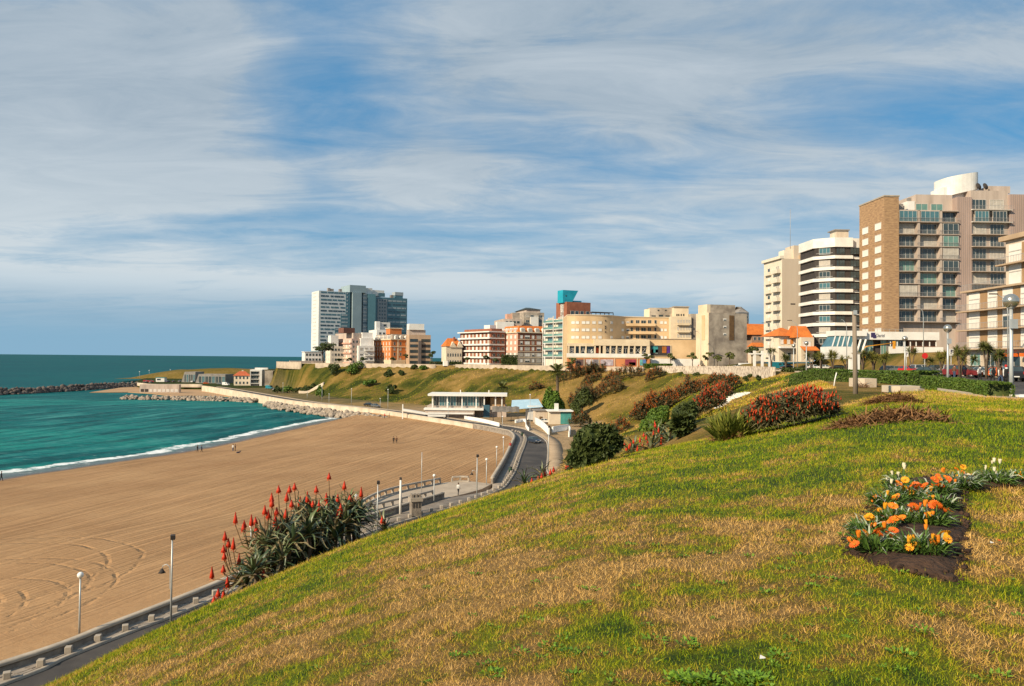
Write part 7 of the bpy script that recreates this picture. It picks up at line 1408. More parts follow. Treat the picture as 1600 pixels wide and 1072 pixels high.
scar('dark estate behind the silver pickup', 'suv', 'black', 1470, 136, 15); scar('dark sedan partly hidden by the second globe lamp', 'sedan', 'navy', 1494, 128, 15)
rd = G(835, 692, 3.0); car('dark hatchback driving round the bend of the shore road', 'hatch', P_['navy'], (rd[0], rd[1], 3.005), R_(-62), 'cars on the shore road')
for px, py, k, c, rz, lb in [(576, 634.5, 'sedan', 'black', -35, 'dark car on the far shore road below the hillside'), (587, 636.5, 'hatch', 'grey', -35, 'grey car right behind the dark one on the far shore road'), (421, 608, 'van', 'teal', -30, 'greenish van parked on the shore road below the white house'), (432, 611, 'suv', 'silver', -30, 'silver car parked beside the greenish van'), (353, 602.5, 'van', 'white', -20, 'white van on the shore road by the red roofed house'), (344, 601, 'sedan', 'grey', -20, 'grey car left of the white van')]:
    p = G(px, py, 3.0); car(lb, k, P_[c], (p[0], p[1], 3.005), R_(rz), 'cars on the shore road')
for i, (px, py, k, c, lb) in enumerate([(262, 597.5, 'sedan', 'navy', 'navy car first in the headland car park row'), (271, 597.5, 'hatch', 'black', 'black hatchback in the headland car park'), (281, 597, 'sedan', 'grey', 'grey sedan in the headland car park'), (291, 597, 'suv', 'black', 'black estate in the headland car park'), (301, 597.5, 'hatch', 'white', 'white hatchback in the headland car park'), (312, 598.5, 'sedan', 'silver', 'silver sedan at the right of the headland car park'), (228, 596.5, 'hatch', 'red', 'red hatchback at the tip of the headland'), (236, 597, 'sedan', 'red', 'red sedan beside the white kiosk on the headland'), (322, 600, 'hatch', 'orange', 'orange hatchback at the end of the headland car park')]):
    p = G(px, py, 2.97); car(lb, k, P_[c], (p[0], p[1], 2.975), R_(90 if i < 6 else 10), 'cars parked on the headland')
p = G(252, 596.5, 2.97); t = empty('kiosk', (p[0], p[1], 2.97), 'small white kiosk on the headland car park', 'kiosk'); MB().box(-3.2, 3.2, -2, 2, 0, 3.0).build('wall', m_white, t); MB().box(-3.5, 3.5, -2.3, 2.3, 3.0, 3.3).build('roof', m_tealp, t); MB().box(-2.4, .5, -2.05, -2.003, 1.1, 2.3).build('hatch_window', m_glass, t)
p = G(695, 650, 3.4); car('red open buggy parked below the cafe', 'hatch', P_['red'], (p[0], p[1] + 2, 2.95), R_(10), 'cars parked by the cafe'); p = G(851, 661, 3.0); car('white sedan parked in front of the teal shed', 'sedan', P_['white'], (p[0], p[1], 2.95), R_(5), 'cars parked by the cafe')

# ================================================================== people
def cloth(n, c): return mat('cloth_' + n, c, .9, tuple(q * .75 for q in c), 6.0)
m_skin = mat('skin', (0.50, 0.29, 0.20), .6, (0.42, 0.24, 0.165), 6.0)
CL = {k: cloth(k, v) for k, v in dict(black=(.02, .02, .022), white=(.68, .66, .63), grey=(.20, .20, .21), navy=(.03, .04, .08), brown=(.16, .08, .045), red=(.5, .03, .025), jeans=(.06, .09, .16), teal=(.10, .30, .32), dark=(.035, .03, .03)).items()}
m_hair = mat('hair', (.035, .022, .015), .7, (.05, .032, .02), 12.0)
_body = {}
def body_mesh(pose):
    if pose in _body: return _body[pose]
    st = {'walk': .20, 'stand': .03, 'reach': .10, 'lean': .05}[pose]
    V = [(0, 0, .95), (0, 0, 1.10), (0, 0, 1.30), (.0, 0, 1.45), (.01, 0, 1.53), (.03, 0, 1.60), (.03, 0, 1.70)]; Rr = [(.15, .12), (.135, .11), (.165, .12), (.10, .08), (.055, .055), (.082, .092), (.078, .090)]; Ed = [(0, 1), (1, 2), (2, 3), (3, 4), (4, 5), (5, 6)]
    def chain(par, pts, rs_):
        p = par
        for q, r in zip(pts, rs_): V.append(q); Rr.append((r, r)); Ed.append((p, len(V) - 1)); p = len(V) - 1
    for s in (-1, 1):
        f = st * s
        chain(0, [(.0, s * .095, .86), (f * .55 + .03, s * .10, .50), (f * 1.0 - .03, s * .10, .10), (f * 1.0 + .13, s * .11, .045)], [.098, .066, .045, .04])
        if pose == 'reach' and s < 0: arm = [(.02, s * .20, 1.41), (.06, s * .42, 1.25), (.12, s * .62, 1.12), (.14, s * .72, 1.07)]
        else: arm = [(0, s * .20, 1.41), (-.03 - f * .3, s * .26, 1.15), (.04 - f * .7, s * .25, .92), (.07 - f * .8, s * .245, .83)]
        chain(2, arm, [.064, .050, .036, .034])
    me = bpy.data.meshes.new('person'); me.from_pydata(V, Ed, []); o = bpy.data.objects.new('tmp', me); COL.objects.link(o); md = o.modifiers.new('s', 'SKIN'); sv = me.skin_vertices[0].data
    for i, r in enumerate(Rr): sv[i].radius = r; sv[i].use_root = (i == 0)
    md.use_smooth_shade = True; sb = o.modifiers.new('b', 'SUBSURF'); sb.levels = 1; sb.render_levels = 1
    out = bpy.data.meshes.new_from_object(o.evaluated_get(bpy.context.evaluated_depsgraph_get())); bpy.data.objects.remove(o); out.name = 'person'
    out.materials.clear()
    idx = []
    for p in out.polygons:
        x, y, z = p.center; arm = abs(y) > .185 and .78 < z < 1.47
        idx.append(3 if z > 1.50 else (3 if arm and (z < .90 or abs(y) > .64) else 4 if arm else 0 if z > .96 else 1 if z > .085 else 2))
    for k in range(5): out.materials.append(None)
    out.polygons.foreach_set('material_index', idx); _body[pose] = out; return out
def person(label, pos, rz, pose, top, leg, sleeve=None, hair='hair', extra=(), group=None, s=1.0):
    me = body_mesh(pose).copy()
    for k, m in enumerate((CL[top], CL[leg], CL['dark'], m_skin, CL[sleeve or top])): me.materials[k] = m
    o = link('person', me, None, None, pos, rz); o.scale = (s, s, s); tag(o, label, 'person', group)
    h = MB().lathe([(.001, .125), (.055, .11), (.092, .06), (.104, 0), (.100, -.06), (.08, -.085)], 12, (.018, 0, 1.69)); h.build('hair' if hair == 'hair' else 'cap', m_hair if hair == 'hair' else CL[hair], o)
    MB().tube([(.10, 0, 1.66), (.135, 0, 1.62), (.11, 0, 1.61)], [.008, .018, .012], 6).build('nose', m_skin, o)
    if 'pack' in extra: 
        b_ = bmesh.new(); bmesh.ops.create_cube(b_, size=1); [setattr(v, 'co', Vector((v.co.x * .18, v.co.y * .32, v.co.z * .45))) for v in b_.verts]; bmesh.ops.bevel(b_, geom=b_.edges[:], offset=.06, segments=2, affect='EDGES'); m2 = bpy.data.meshes.new('backpack'); b_.to_mesh(m2); b_.free(); link('backpack', m2, CL['black'], o, (-.20, 0, 1.22))
    if 'hood' in extra: MB().ball((-.06, 0, 1.50), .115, 10, 6, 0, .7).build('hood', CL['white'], o)
    if 'long' in extra: MB().tube([(-.03, 0, 1.70), (-.09, 0, 1.55), (-.10, 0, 1.38)], [.09, .085, .04], 8).build('long_hair', m_hair, o)
    return o
def sp(px, d, up=.025): x, y = XY(px, d); return (x, y, float(ztop(y)) + up)
person('person in a dark vest with white sleeves reaching out an arm', sp(1531, 79), R_(100), 'reach', 'grey', 'black', 'white', extra=('hood',)); person('person in a grey hoodie wearing a dark backpack', sp(1551, 73), R_(80), 'walk', 'grey', 'black', 'teal', extra=('pack', 'long'))
person('person in blue trousers with long brown hair between two walkers', sp(1563.5, 70), R_(95), 'walk', 'brown', 'jeans', 'white', extra=('long',)); person('person in a black vest with a white hood and red cap', sp(1572, 66), R_(85), 'walk', 'black', 'black', 'white', 'red', ('hood',), None, 1.06)
person('person in dark red standing beside the dark red estate', sp(1491, 96), R_(20), 'stand', 'brown', 'jeans')
pp = at3(716, 773.5); person('person in a white jacket and black trousers walking on the terrace', pp, R_(60), 'walk', 'white', 'black')
def bp(px, py, z=.6): p = G(px, py, z); return p
def on_sand(px, py):
    d = ray(px, py); d = d / d[1]; best = None
    for y_ in np.linspace(120, 300, 400):
        p = np.array([0, 0, CZ]) + d * y_; a = pdist(np.array([p[0]]), np.array([p[1]]), WS)[0]; b_ = pdist(np.array([p[0]]), np.array([p[1]]), SS)[0]; z_ = np.interp(a / (a + b_), [0, .06, .5, .9, 1.0], [2.55, 2.25, 1.5, .35, 0.0])
        if p[2] <= z_: return (p[0], p[1], z_)
    return tuple(p)
for px, py, t_, l_, ps_, rz, lb in [(308.5, 707, 'black', 'dark', 'walk', 40, 'person in black walking at the water edge, left of a pair'), (315, 707, 'navy', 'black', 'walk', 30, 'person in navy walking at the water edge, right of a pair'), (364, 706, 'white', 'jeans', 'stand', 80, 'person in white standing on the open sand'), (367.5, 706, 'black', 'black', 'stand', 200, 'person in black standing beside the one in white'),
        (615, 693.5, 'black', 'dark', 'walk', 100, 'taller person in black in the middle of the beach'), (619.5, 693.5, 'brown', 'dark', 'walk', 100, 'shorter person in brown in the middle of the beach'), (2, 752, 'black', 'black', 'walk', 20, 'person in black at the left edge of the frame by the water'), (608, 653, 'grey', 'dark', 'stand', 0, 'person in grey beside the pale boulders'), (601, 654, 'red', 'dark', 'stand', 60, 'person in red beside the pale boulders')]:
    person(lb, on_sand(px, py), R_(rz), ps_, t_, l_)
bg_ = on_sand(372.5, 709); o = MB().tube([(-.42, 0, .28), (-.2, 0, .30), (.18, 0, .31), (.34, 0, .40), (.44, 0, .52), (.60, 0, .50)], [.09, .14, .15, .10, .09, .035], 8); [o.tube([(a, s_ * .08, .28), (a - .03, s_ * .08, .14), (a, s_ * .08, .0)], [.055, .035, .03], 6) for a in (-.3, .2) for s_ in (-1, 1)]; o.tube([(-.42, 0, .32), (-.6, 0, .46)], [.03, .012], 5); tag(o.build('dog', CL['navy'], None, bg_, .6), 'small dark dog beside the pair on the open sand', 'dog')
for px, py, t_, lb in [(1060.5, 577, 'black', 'person in black before the white street wall'), (1066, 577, 'grey', 'person in grey before the white street wall'), (1091.5, 577.5, 'red', 'person in red near the right end of the white street wall'), (1096.5, 577.5, 'black', 'person in black at the right end of the white street wall'), (1101, 577.5, 'grey', 'person in grey at the corner of the white street wall'), (1045, 577, 'navy', 'person in navy before the left part of the white street wall')]:
    x, y = XY(px, 308); person(lb, (x, y, gz(x, y) + .05), R_(px * 3 % 360), 'walk', t_, 'dark')
for px, t_, lb in [(676, 'black', 'left of three dark walkers on the far lawn'), (679, 'navy', 'middle one of three dark walkers on the far lawn'), (682, 'dark', 'right of three dark walkers on the far lawn')]: x, y = XY(px, 408); person(lb, (x, y, gz(x, y) + .02), 0, 'walk', t_, 'dark')
p = at3(797.5, 703); person('cyclist like walker in red on the promenade beside the parapet', p, R_(100), 'walk', 'red', 'dark') if False else person('person in red on the promenade beside the curving parapet', p, R_(100), 'walk', 'red', 'dark')
# litter bins hanging by the kerb
for px, py, lb in [(797.5, 738, 'round green litter bin on the promenade kerb'), (816, 681, 'small dark litter bin at the road bend')]:
    p = at3(px, py); t = empty('litter_bin', p, lb, 'litter bin'); MB().lathe([(.02, .02), (.30, .02), (.36, .85), (.32, .85), (.28, .12)], 12).build('bin', m_dkgreen if False else mat('bin_green', (.03, .06, .035), .6, (.02, .045, .028), 3.0), t); MB().lathe([(.37, .86), (.37, .92), (.02, 1.05)], 12).build('lid', m_dark, t)

# ================================================================== flower bed
bed_px = [(1318, 868), (1400, 893), (1488, 917), (1506, 872), (1506, 800), (1503, 768), (1560, 764), (1650, 758), (1650, 746), (1560, 744), (1500, 748), (1420, 752), (1378, 778), (1338, 828)]
bedp = [tuple(ground_hit(a, b_)[:2]) for a, b_ in bed_px]; ba = np.array(bedp); gxb = np.arange(ba[:, 0].min() - .1, ba[:, 0].max() + .1, .05); gyb = np.arange(ba[:, 1].min() - .1, ba[:, 1].max() + .1, .05)
X, Y = np.meshgrid(gxb, gyb, indexing='ij'); edge = pdist(X, Y, bedp + [bedp[0]]); ins = inpoly(X, Y, bedp); sd = np.where(ins, edge, -edge) + .05 * (fbm(X * 5, Y * 5, 81, 3) - .5) + .09 * (fbm(X * 14, Y * 14, 84, 2) - .5)
Z = hill(X, Y) + np.where(sd > 0, .022 + .03 * sst(sd / .15), -.06) + .055 * (fbm(X * 7, Y * 7, 82, 4) - .5) * (sd > 0)
F = grid_faces(len(gxb), len(gyb)); keep = (sd.ravel()[F] > -.04).any(1); m_soil = mat('bed_soil', (0.085, 0.046, 0.027), .95, (0.026, 0.014, 0.009), 9.0, 1.0, 22.0, detail=8)
soil = tag(link('flower_bed_soil', np_mesh('flower_bed_soil', np.column_stack([X.ravel(), Y.ravel(), Z.ravel()]), F[keep], None, True), m_soil), 'dark dug soil of the angled flower bed in the lawn', None, None, 'structure')
rc = np.random.default_rng(5); ico = rock_mesh(3); bv = np.array([v.co for v in ico.vertices]); bf = np.array([list(p.vertices) for p in ico.polygons]); cx_ = rc.uniform(ba[:, 0].min() - .05, ba[:, 0].max(), 5200); cy_ = rc.uniform(ba[:, 1].min() - .05, ba[:, 1].max(), 5200); k_ = inpoly(cx_, cy_, bedp) | (pdist(cx_, cy_, bedp + [bedp[0]]) < .05); cx_, cy_ = cx_[k_], cy_[k_]; nn_c = len(cx_); s_c = .006 + .022 * rc.uniform(0, 1, nn_c) ** 3
CV = (bv[None] * s_c[:, None, None] + np.stack([cx_, cy_, hill(cx_, cy_) + .030], 1)[:, None, :]).reshape(-1, 3); CF = (bf[None] + (np.arange(nn_c) * len(bv))[:, None, None]).reshape(-1, 3)
tag(link('soil_clods', np_mesh('soil_clods', CV, CF), m_soil), 'loose crumbs of dark soil over the flower bed', None, None, 'stuff')
m_gleaf = leafmat('gazania_leaf', (0.035, 0.085, 0.012), (0.12, 0.20, 0.035)); m_gsilver = leafmat('silver_leaf', (0.26, 0.30, 0.20), (0.42, 0.45, 0.34))
FL = [leafmat('petal_redorange', (0.62, 0.075, 0.012), (0.74, 0.17, 0.015)), leafmat('petal_orange', (0.72, 0.16, 0.012), (0.78, 0.25, 0.015)), leafmat('petal_yellow', (0.76, 0.27, 0.012), (0.78, 0.38, 0.02)), leafmat('petal_cream', (0.72, 0.62, 0.40), (0.75, 0.68, 0.5))]
m_disc = mat('flower_disc', (0.50, 0.24, 0.02), .8, (0.35, 0.13, 0.015), 20.0)
def flower_mesh(np_, closed):
    b_ = MB(); r0 = .010
    for i in range(np_):
        a = 2 * math.pi * i / np_; L = .044 if not closed else .040; up = .012 if not closed else .055; c, s = math.cos(a), math.sin(a); wv = .011; ln = L if not closed else .012
        b_.add([(c * r0, s * r0, 0), (c * (r0 + ln * .55) - s * wv, s * (r0 + ln * .55) + c * wv, up * .8), (c * (r0 + ln), s * (r0 + ln), up * (.6 if not closed else 1.3)), (c * (r0 + ln * .55) + s * wv, s * (r0 + ln * .55) - c * wv, up * .8)], [(0, 3, 2, 1)])
    return b_.mesh('flower')
FM = {}
for k in range(4):
    for cl_ in (0, 1): me = flower_mesh(15 if not cl_ else 8, cl_); me.materials.append(FL[k]); FM[k, cl_] = me
disc_me = MB().lathe([(.013, .004), (.012, .010), (.001, .014)], 8).mesh('flower_disc'); disc_me.materials.append(m_disc); stem_c = {}
def gazania(label, px, py, r, flowers, seed, silver=.15):
    """One clump: leaf rosette, then each flower (px, py, colour, closed) on its own stem."""
    rs = np.random.default_rng(seed); c = ground_hit(px, py); c[2] += .03; d = c[1]; t = empty('gazania_plant', c, label, 'flower plant', 0, 'flowering plants in the bed'); k = 330
    a = rs.uniform(0, 6.28, k); q = np.sqrt(rs.uniform(0, 1, k)) * r * .75; P = np.column_stack([q * np.cos(a), q * np.sin(a), rs.uniform(0, .05, k)]); th = a + rs.normal(0, .6, k); el = rs.uniform(.15, 1.25, k); Dr = np.column_stack([np.cos(th) * np.cos(el), np.sin(th) * np.cos(el), np.sin(el)])
    V, F = blades_arr(P, Dr, rs.uniform(.09, .20, k) * (r / .28) ** .4, .0115 + 0 * a, rs, .22); link('leaves', np_mesh('leaves', V, F), m_gleaf, t); k = int(190 * silver)
    if k > 3:
        a = rs.uniform(0, 6.28, k); q = np.sqrt(rs.uniform(0, 1, k)) * r * .7; P = np.column_stack([q * np.cos(a), q * np.sin(a), rs.uniform(.02, .09, k)]); th = a + rs.normal(0, .6, k); el = rs.uniform(.2, 1.1, k); Dr = np.column_stack([np.cos(th) * np.cos(el), np.sin(th) * np.cos(el), np.sin(el)]); V, F = blades_arr(P, Dr, rs.uniform(.10, .18, k), .013 + 0 * a, rs, .35); link('silver_leaves', np_mesh('silver_leaves', V, F), m_gsilver, t)
    flowers = [q_ for (fx, fy, col, cl_) in flowers for q_ in ([(fx, fy, col, cl_)] + ([(fx + rs.uniform(-11, 11), fy + rs.uniform(-7, 9), min(2, max(0, col + int(rs.integers(-1, 2)))) if col < 3 else 3, cl_ if rs.random() < .75 else 1)] if rs.random() < .85 else []))]
    for fx, fy, col, cl_ in flowers:
        w_ = D(fx, fy, d + rs.uniform(-.12, .12)); l = np.array(w_) - c; l[2] = max(l[2], .06); s_ = MB().tube([(l[0] * .6, l[1] * .6 , 0.0), (l[0] * .9, l[1] * .9, l[2] * .6), tuple(l)], .0035, 5).build('stem', m_gleaf, t)
        f = link('flower', FM[col, cl_], None, t, tuple(l)); sc = rs.uniform(.5, .85); f.scale = (sc, sc, sc); f.rotation_euler = (rs.uniform(.35, 1.0), rs.uniform(-.5, .25), rs.uniform(0, 6.28)) if not cl_ else (rs.uniform(-.2, .2), rs.uniform(-.2, .2), 0)
        if not cl_: q = bpy.data.objects.new('flower_disc', disc_me); COL.objects.link(q); q.parent = f
    return t
for i, (px, py, r, fl, sv, lb) in enumerate([
    (1368, 868, .20, [(1345, 852, 0, 0), (1330, 862, 1, 0), (1352, 833, 1, 0), (1366, 833, 0, 0), (1372, 834, 0, 0), (1388, 834, 0, 0), (1396, 829, 0, 0), (1382, 826, 1, 1)], .12, 'flower clump with red orange blooms at the lower left corner of the bed'),
    (1440, 872, .20, [(1476, 839, 2, 0), (1480, 842, 2, 0), (1464, 851, 2, 0), (1461, 864, 2, 0), (1421, 862, 2, 0), (1427, 856, 2, 0), (1428, 843, 2, 1), (1457, 842, 2, 1), (1448, 820, 2, 1)], .15, 'flower clump with yellow blooms standing alone at the lower right of the bed'),
    (1356, 842, .16, [(1354, 810, 2, 0), (1358, 808, 2, 0), (1374, 818, 0, 0), (1390, 815, 1, 0), (1400, 810, 1, 0), (1409, 809, 1, 0)], .10, 'flower clump with a bright yellow bloom on the left side of the bed'),
    (1400, 826, .22, [(1386, 807, 1, 0), (1375, 798, 2, 0), (1364, 796, 2, 0), (1395, 791, 1, 0), (1428, 792, 0, 0), (1434, 795, 0, 0), (1424, 789, 1, 0), (1445, 792, 1, 1)], .18, 'broad orange flower clump in the middle of the bed'),
    (1450, 826, .20, [(1456, 807, 2, 1), (1452, 812, 2, 1), (1449, 819, 2, 1), (1459, 791, 0, 0), (1464, 790, 0, 0), (1480, 797, 1, 0)], .15, 'flower clump with yellow buds right of the middle of the bed'),
    (1386, 796, .20, [(1366, 782, 1, 0), (1378, 782, 1, 0), (1396, 780, 1, 0), (1397, 776, 2, 0)], .14, 'flower clump with small orange blooms at the left edge of the bed'),
    (1418, 786, .24, [(1434, 765, 0, 0), (1426, 757, 0, 0), (1413, 763, 2, 0), (1400, 757, 0, 0), (1404, 755, 1, 0), (1425, 777, 2, 0), (1430, 779, 2, 0), (1445, 762, 0, 0), (1447, 778, 2, 1)], .35, 'largest flower clump, with red orange blooms and silver leaves'),
    (1460, 776, .22, [(1458, 773, 0, 0), (1461, 750, 0, 0), (1459, 748, 0, 0), (1468, 748, 1, 0), (1470, 760, 0, 0), (1474, 761, 0, 0), (1482, 748, 0, 0)], .2, 'flower clump with a pair of deep red orange blooms at the top of the bed'),
    (1500, 766, .26, [(1499, 747, 2, 0), (1511, 744, 3, 0), (1512, 754, 2, 0), (1494, 733, 1, 0), (1505, 730, 2, 0), (1472, 738, 1, 1)], .9, 'silver leaved flower clump with pale yellow blooms at the bend of the bed'),
    (1556, 758, .24, [(1541, 732, 3, 1), (1550, 725, 3, 1), (1562, 725, 3, 1), (1554, 737, 3, 1)], .35, 'flower clump with tall pale closed buds at the far right of the bed'),
    (1594, 756, .16, [(1595, 745, 2, 0), (1582, 750, 2, 0), (1586, 757, 2, 1)], .1, 'small yellow flower clump at the right end of the bed'),
    (1404, 768, .16, [(1413, 734, 3, 1), (1403, 745, 3, 1), (1385, 766, 3, 1)], .2, 'flower clump with cream buds on tall stems at the back of the bed'),
    (1470, 800, .15, [(1452, 800, 2, 1)], .1, 'leafy clump with a single bud near the right side of the bed')]):
    gazania(lb, px, py, r * .95, fl, 400 + i, sv)
for px, py, c, nm, lb in [(1562, 854, FL[0], 'fallen_flower', 'red orange petal lying on the grass right of the bed'), (1550, 857, m_white, 'paper_scrap', 'tiny white scrap lying on the grass right of the bed'), (1191, 1042, m_white, 'paper_scrap', 'small white scrap on the grass near the bottom edge')]:
    c0 = ground_hit(px, py); tag(MB().add([(-.016, -.01, .0), (.01, -.016, .005), (.018, .01, .0), (-.005, .016, .01)], [(0, 1, 2), (0, 2, 3)]).build(nm, c, None, (c0[0], c0[1], c0[2] + .035)), lb, 'litter')

# ================================================================== aloes on the brow of the hill
def aleaf(L, seed):
    r = random.Random(seed); b_ = MB(); n = 7; pts = []
    for i in range(n):
        t = i / (n - 1); x_ = L * (.9 * t + .05); z_ = L * (.62 * t - .72 * t ** 2.4 * r.uniform(.55, 1.1)); pts.append((x_, z_, .052 * L ** .5 * (1 - t) ** .75 * 1.1 + .003))
    vs = []
    for x_, z_, w_ in pts: vs += [(x_, -w_, z_ + w_ * .35), (x_, 0, z_ - w_ * .25), (x_, w_, z_ + w_ * .35)]
    fs = []
    for i in range(n - 1): fs += [(3 * i, 3 * i + 3, 3 * i + 4, 3 * i + 1), (3 * i + 1, 3 * i + 4, 3 * i + 5, 3 * i + 2)]
    b_.add(vs, fs, 0, True); m_ = b_.mesh('leaf'); m_.materials.append(ALM[seed % 4]); return m_
ALM = [mat('aloe_blade_green', (0.085, 0.120, 0.040), .42, (0.14, 0.17, 0.065), 3.0, spec=.5), mat('aloe_blade_grey', (0.13, 0.155, 0.075), .42, (0.21, 0.22, 0.115), 3.0, spec=.5), mat('aloe_blade_dark', (0.030, 0.058, 0.026), .42, (0.06, 0.085, 0.04), 3.0, spec=.5), mat('aloe_blade_dry', (0.26, 0.19, 0.11), .7, (0.20, 0.17, 0.08), 4.0)]
LEAF = [aleaf(.62, k) for k in range(8)]
m_sp = mat('aloe_raceme', (0.60, 0.045, 0.012), .6, (0.42, 0.022, 0.008), 14.0); m_spo = mat('aloe_raceme_open', (0.70, 0.14, 0.022), .6, (0.60, 0.06, 0.014), 14.0)
def raceme(seed, h, r_):
    rr = random.Random(seed); b_ = MB(); n = 46
    for i in range(n):
        t = i / n; z_ = h * t; a = i * 2.4; rad = r_ * (1 - t) ** .7 + .006; L = .05 * (1 - .55 * t) + .012; dz = -.75 if t < .55 else (-.1 if t < .8 else .7); c, s = math.cos(a), math.sin(a); w_ = .011
        p0 = (c * .008, s * .008, z_); p1 = (c * rad * .6 - s * w_, s * rad * .6 + c * w_, z_ + dz * L * .45); p2 = (c * rad, s * rad, z_ + dz * L); p3 = (c * rad * .6 + s * w_, s * rad * .6 - c * w_, z_ + dz * L * .45); b_.add([p0, p1, p2, p3], [(0, 1, 2, 3)], 1 if t < .3 and rr.random() < .7 else 0)
    b_.lathe([(.01, 0), (r_ * .8, h * .10), (r_ * .52, h * .5), (.004, h * 1.04)], 7, (0, 0, 0), 0); m_ = b_.mesh('flower_head'); m_.materials.append(m_sp); m_.materials.append(m_spo); return m_
RAC = [raceme(1, .25, .092), raceme(2, .32, .085), raceme(3, .20, .095)]
def aloe(label, px, py, d, seed, heads, nl=26, size=1.0, group='aloe plants on the brow of the lawn'):
    r = random.Random(seed); c = np.array(D(px, py, d)); zb = gz(c[0], c[1]); hh = max(c[2] - zb, .12); t = empty('aloe_plant', (c[0], c[1], zb), label, 'aloe plant', 0, group)
    MB().tube([(0, 0, -.25), (r.uniform(-.1, .1), 0, hh * .5), (0, 0, hh)], [.07, .06, .05], 6).build('stem', m_trunk, t)
    for i in range(nl):
        o = link('leaf', LEAF[(r.randrange(8) if i > nl * .3 else r.choice((2, 3, 6, 7)))], None, t, (0, 0, hh - .10 + .12 * i / nl)); s = size * r.uniform(.75, 1.15); o.scale = (s, s, s); el = -.35 + 1.25 * (1 - i / nl) ** 1.0 - .35; o.rotation_euler = (r.uniform(-.3, .3), (.75 - 1.75 * i / nl) + r.uniform(-.2, .2), i * 2.399 + r.uniform(-.2, .2))
    for k, (hx, hy) in enumerate(heads):
        w_ = np.array(D(hx, hy, d + r.uniform(-.35, .25))) - np.array([c[0], c[1], zb]); base = np.array([0, 0, hh]); q = r.randrange(3); w_[2] -= (.14, .18, .11)[q]; mid = base * .45 + w_ * .55; mid[2] = base[2] + (w_[2] - base[2]) * .32
        s_ = MB().tube([tuple(base), tuple(base * .7 + mid * .3 + np.array([(w_[0]) * .12, 0, -.02])), tuple(mid + np.array([w_[0] * .16, 0, 0])), tuple(w_ * .92 + mid * .08 + np.array([w_[0] * .03, 0, 0])), tuple(w_)], [.017, .016, .014, .012, .011], 6).build('flower_stalk', m_stalk, t); link('flower_head', RAC[q], None, s_, tuple(w_), r.uniform(0, 6))
    return t
def rs_at(px): return float(np.interp(px, _hx, _hr))
heads = [(a / 4.66 + 300, b_ / 4.66 + 720) for a, b_ in [(317, 412), (380, 460), (432, 430), (462, 435), (375, 480), (470, 490), (240, 545), (265, 595), (302, 600), (230, 640), (235, 690), (343, 715), (145, 810), (228, 785), (258, 875), (190, 960), (230, 965), (160, 1010), (520, 820), (597, 700), (632, 500), (630, 205), (580, 265), (582, 300), (530, 355), (555, 385), (617, 365), (690, 260), (710, 205), (747, 185), (725, 310), (683, 380), (605, 430), (788, 290), (840, 260), (905, 205), (865, 300), (880, 310), (925, 320), (998, 110), (978, 260), (983, 315), (1062, 270), (1110, 175), (1150, 265), (1232, 225), (1083, 340), (1078, 490), (1065, 375)]]
ros = [(398, 893, 'grey leaved aloe at the lower left end of the cluster'), (384, 908, 'lowest small aloe of the cluster, half on the grass'), (408, 868, 'aloe with tall red spikes at the left side of the cluster'), (424, 884, 'aloe in front of the left spikes'), (432, 850, 'dense aloe left of the cluster centre'), (452, 866, 'aloe at the lower middle of the cluster'), (446, 829, 'aloe at the upper left of the cluster'), (470, 842, 'dark aloe in the middle of the cluster'), (489, 815, 'largest aloe with pale arching leaves at the cluster centre'), (492, 846, 'aloe below the largest one'), (512, 830, 'aloe right below the cluster centre'), (520, 803, 'aloe at the top of the cluster'), (538, 818, 'aloe at the lower right of the cluster'), (547, 796, 'upright aloe at the right end of the cluster'), (470, 808, 'aloe with several spikes at the upper middle of the cluster'), (556, 812, 'dark aloe at the lower right end of the cluster'), (416, 848, 'small aloe behind the left spikes'), (462, 885, 'short aloe at the grass edge below the cluster')]
asg = {i: [] for i in range(len(ros))}
for hx, hy in heads:
    k = min(range(len(ros)), key=lambda i: (ros[i][0] - hx) ** 2 + (ros[i][1] - hy - 35) ** 2 * .5); asg[k].append((hx, hy))
for i, (px, py, lb) in enumerate(ros): aloe(lb, px, py, rs_at(px) + (1.4 if i % 3 else .7) + (i % 4) * .35, 500 + i, asg[i], 34, 1.3 if i != 8 else 1.6)
for i, (px, py, lb) in enumerate([(440, 872, 'low dark filler aloe between the left stems'), (470, 862, 'low aloe below the middle of the cluster'), (500, 858, 'low aloe at the foot of the largest one'), (524, 838, 'low aloe at the foot of the right side'), (545, 826, 'low aloe at the right foot of the cluster'), (414, 892, 'low aloe at the left foot of the cluster'), (482, 832, 'hidden aloe behind the cluster middle'), (506, 818, 'hidden aloe behind the largest one'), (532, 806, 'hidden aloe at the right back of the cluster'), (456, 846, 'hidden aloe at the left back of the cluster'), (484, 866, 'broad low aloe on the grass edge at the middle'), (560, 806, 'outermost low aloe at the right tip of the cluster')]):
    aloe(lb, px, py, rs_at(px) + .5 + (i % 3) * .5, 580 + i, [], 26, 1.35)
for i, (px, py, hs, lb) in enumerate([(600, 838, [(597, 811), (602, 820)], 'aloe below the brow showing two red spikes beside the near bell lamp'), (819, 775, [(816, 759), (822, 757), (831, 751)], 'aloe below the brow showing three red spikes by the road edge'), (848, 762, [(841, 746), (846.5, 743), (851, 739), (860, 737), (865, 733)], 'aloe below the brow with five red spikes in front of the road'), (890, 748, [(885, 729), (889, 724), (893, 729), (903, 723)], 'aloe below the brow showing red spikes beside the round dark bush')]):
    aloe(lb, px, py, rs_at(px) + 3, 540 + i, hs, 22, 1.2, 'aloe plants hidden below the brow')
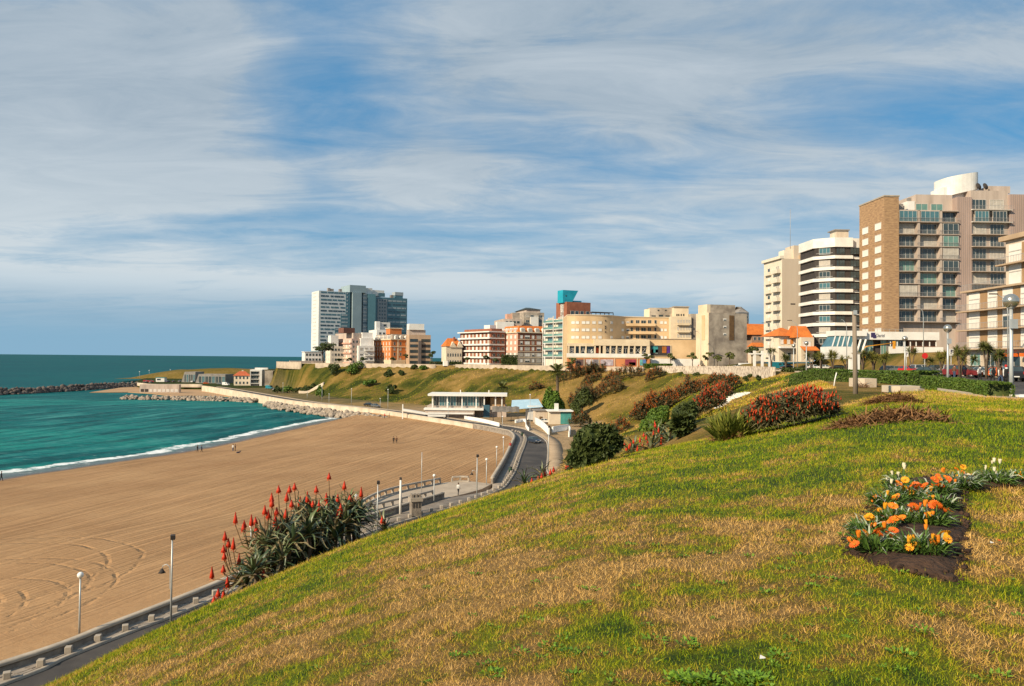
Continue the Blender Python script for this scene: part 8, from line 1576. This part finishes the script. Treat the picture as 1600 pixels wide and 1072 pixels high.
for i, (px, py, hs, lb) in enumerate([(1018, 702, [(1000, 686), (1006, 679), (1012, 690), (990, 689), (983, 697), (996, 700), (1024, 664), (1010, 683)], 'aloe with a dense bunch of red spikes in front of the green bush'), (1046, 692, [(1033, 690), (1029, 671)], 'grey rosetted aloe right of the dense red bunch'), (988, 706, [(979, 701), (976, 693), (985, 694), (1004, 694)], 'low aloe with red spikes beside the round dark bush'), (1030, 684, [(1021, 676), (1034, 683), (1023, 661)], 'aloe with tall red spikes before the green bush')]):
    aloe(lb, px, py, 40 + i, 560 + i, hs, 26, 1.9, 'aloe plants at the far brow')

# ================================================================== grass blades and weeds on the lawn
n = 620000
u = rng.uniform(0, 1, n); yb = 2.3 * (62 / 2.3) ** (u ** .92); pb = rng.uniform(-250, 1850, n); xb = (pb - 800) / FPX * yb
ok = (yb < np.interp(pb, _hx, _hr) * 1.25) & ~(inpoly(xb, yb, bedp) & (pdist(xb, yb, bedp + [bedp[0]]) > .05 * rng.uniform(.2, 1.6, n))); xb, yb = xb[ok], yb[ok]; n = len(xb)
dr = dryness(xb, yb); zb = hill(xb, yb); r = np.hypot(xb, yb); sc = np.clip((r / 6) ** .62, .75, 4.5); tall = .7 + .8 * fbm(xb / .5, yb / .5, 55, 3)
h = sc * rng.uniform(.010, .036, n) * tall * np.where(rng.uniform(0, 1, n) < .06, 1.7, 1); wd = sc * rng.uniform(.0018, .0034, n); th = rng.uniform(0, 6.283, n); le = rng.normal(0, .75, n); lean = h * np.abs(le) * (1 + .9 * dr); ld = rng.uniform(0, 6.283, n)
P = np.column_stack([xb, yb, zb - .004]); S = np.column_stack([np.cos(th) * wd, np.sin(th) * wd, 0 * wd]); Tp = P + np.column_stack([np.cos(ld) * lean, np.sin(ld) * lean, h * np.clip(1 - .22 * np.abs(le), .25, 1)])
V = np.stack([P - S, P + S, Tp], 1).reshape(-1, 3); F = np.arange(3 * n).reshape(n, 3)
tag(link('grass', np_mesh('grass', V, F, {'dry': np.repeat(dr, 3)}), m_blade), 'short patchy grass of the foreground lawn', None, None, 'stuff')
# broad leaved weeds in low patches
rw = np.random.default_rng(77); VV, FF, o0 = [], [], 0; m_weed = leafmat('weed_leaf', (0.040, 0.105, 0.008), (0.17, 0.29, 0.020))
pts = [(1120 + rw.uniform(-65, 80), 1064 + rw.uniform(-4, 10), .7) for _ in range(24)]
for _ in range(420): pts.append((rw.uniform(150, 1600), rw.uniform(780, 1070), rw.uniform(.12, 1) ** 2 * .6 + .12))
for px, py, s in pts:
    c = ground_hit(px, py, 2.0, 40)
    if inpoly(np.array([c[0]]), np.array([c[1]]), bedp)[0] or c[1] > 26 or (s < .65 and dryness(c[0], c[1]) > .75 and rw.random() < .5): continue
    k = 26; a = rw.uniform(0, 6.28, k); q = np.sqrt(rw.uniform(0, 1, k)) * .085 * s; Pp = np.column_stack([c[0] + q * np.cos(a), c[1] + q * np.sin(a), c[2] + rw.uniform(.004, .026, k) * s]); el = rw.uniform(.15, .95, k); Dr = np.column_stack([np.cos(a) * np.cos(el), np.sin(a) * np.cos(el), np.sin(el)])
    v, f = blades_arr(Pp, Dr, .034 * s * rw.uniform(.7, 1.4, k), .020 * s + 0 * a, rw, .15); VV.append(v); FF.append(f + o0); o0 += len(v)
tag(link('weeds', np_mesh('weeds', np.vstack(VV), np.vstack(FF)), m_weed), 'low broad leaved weeds scattered in the lawn', None, None, 'stuff')
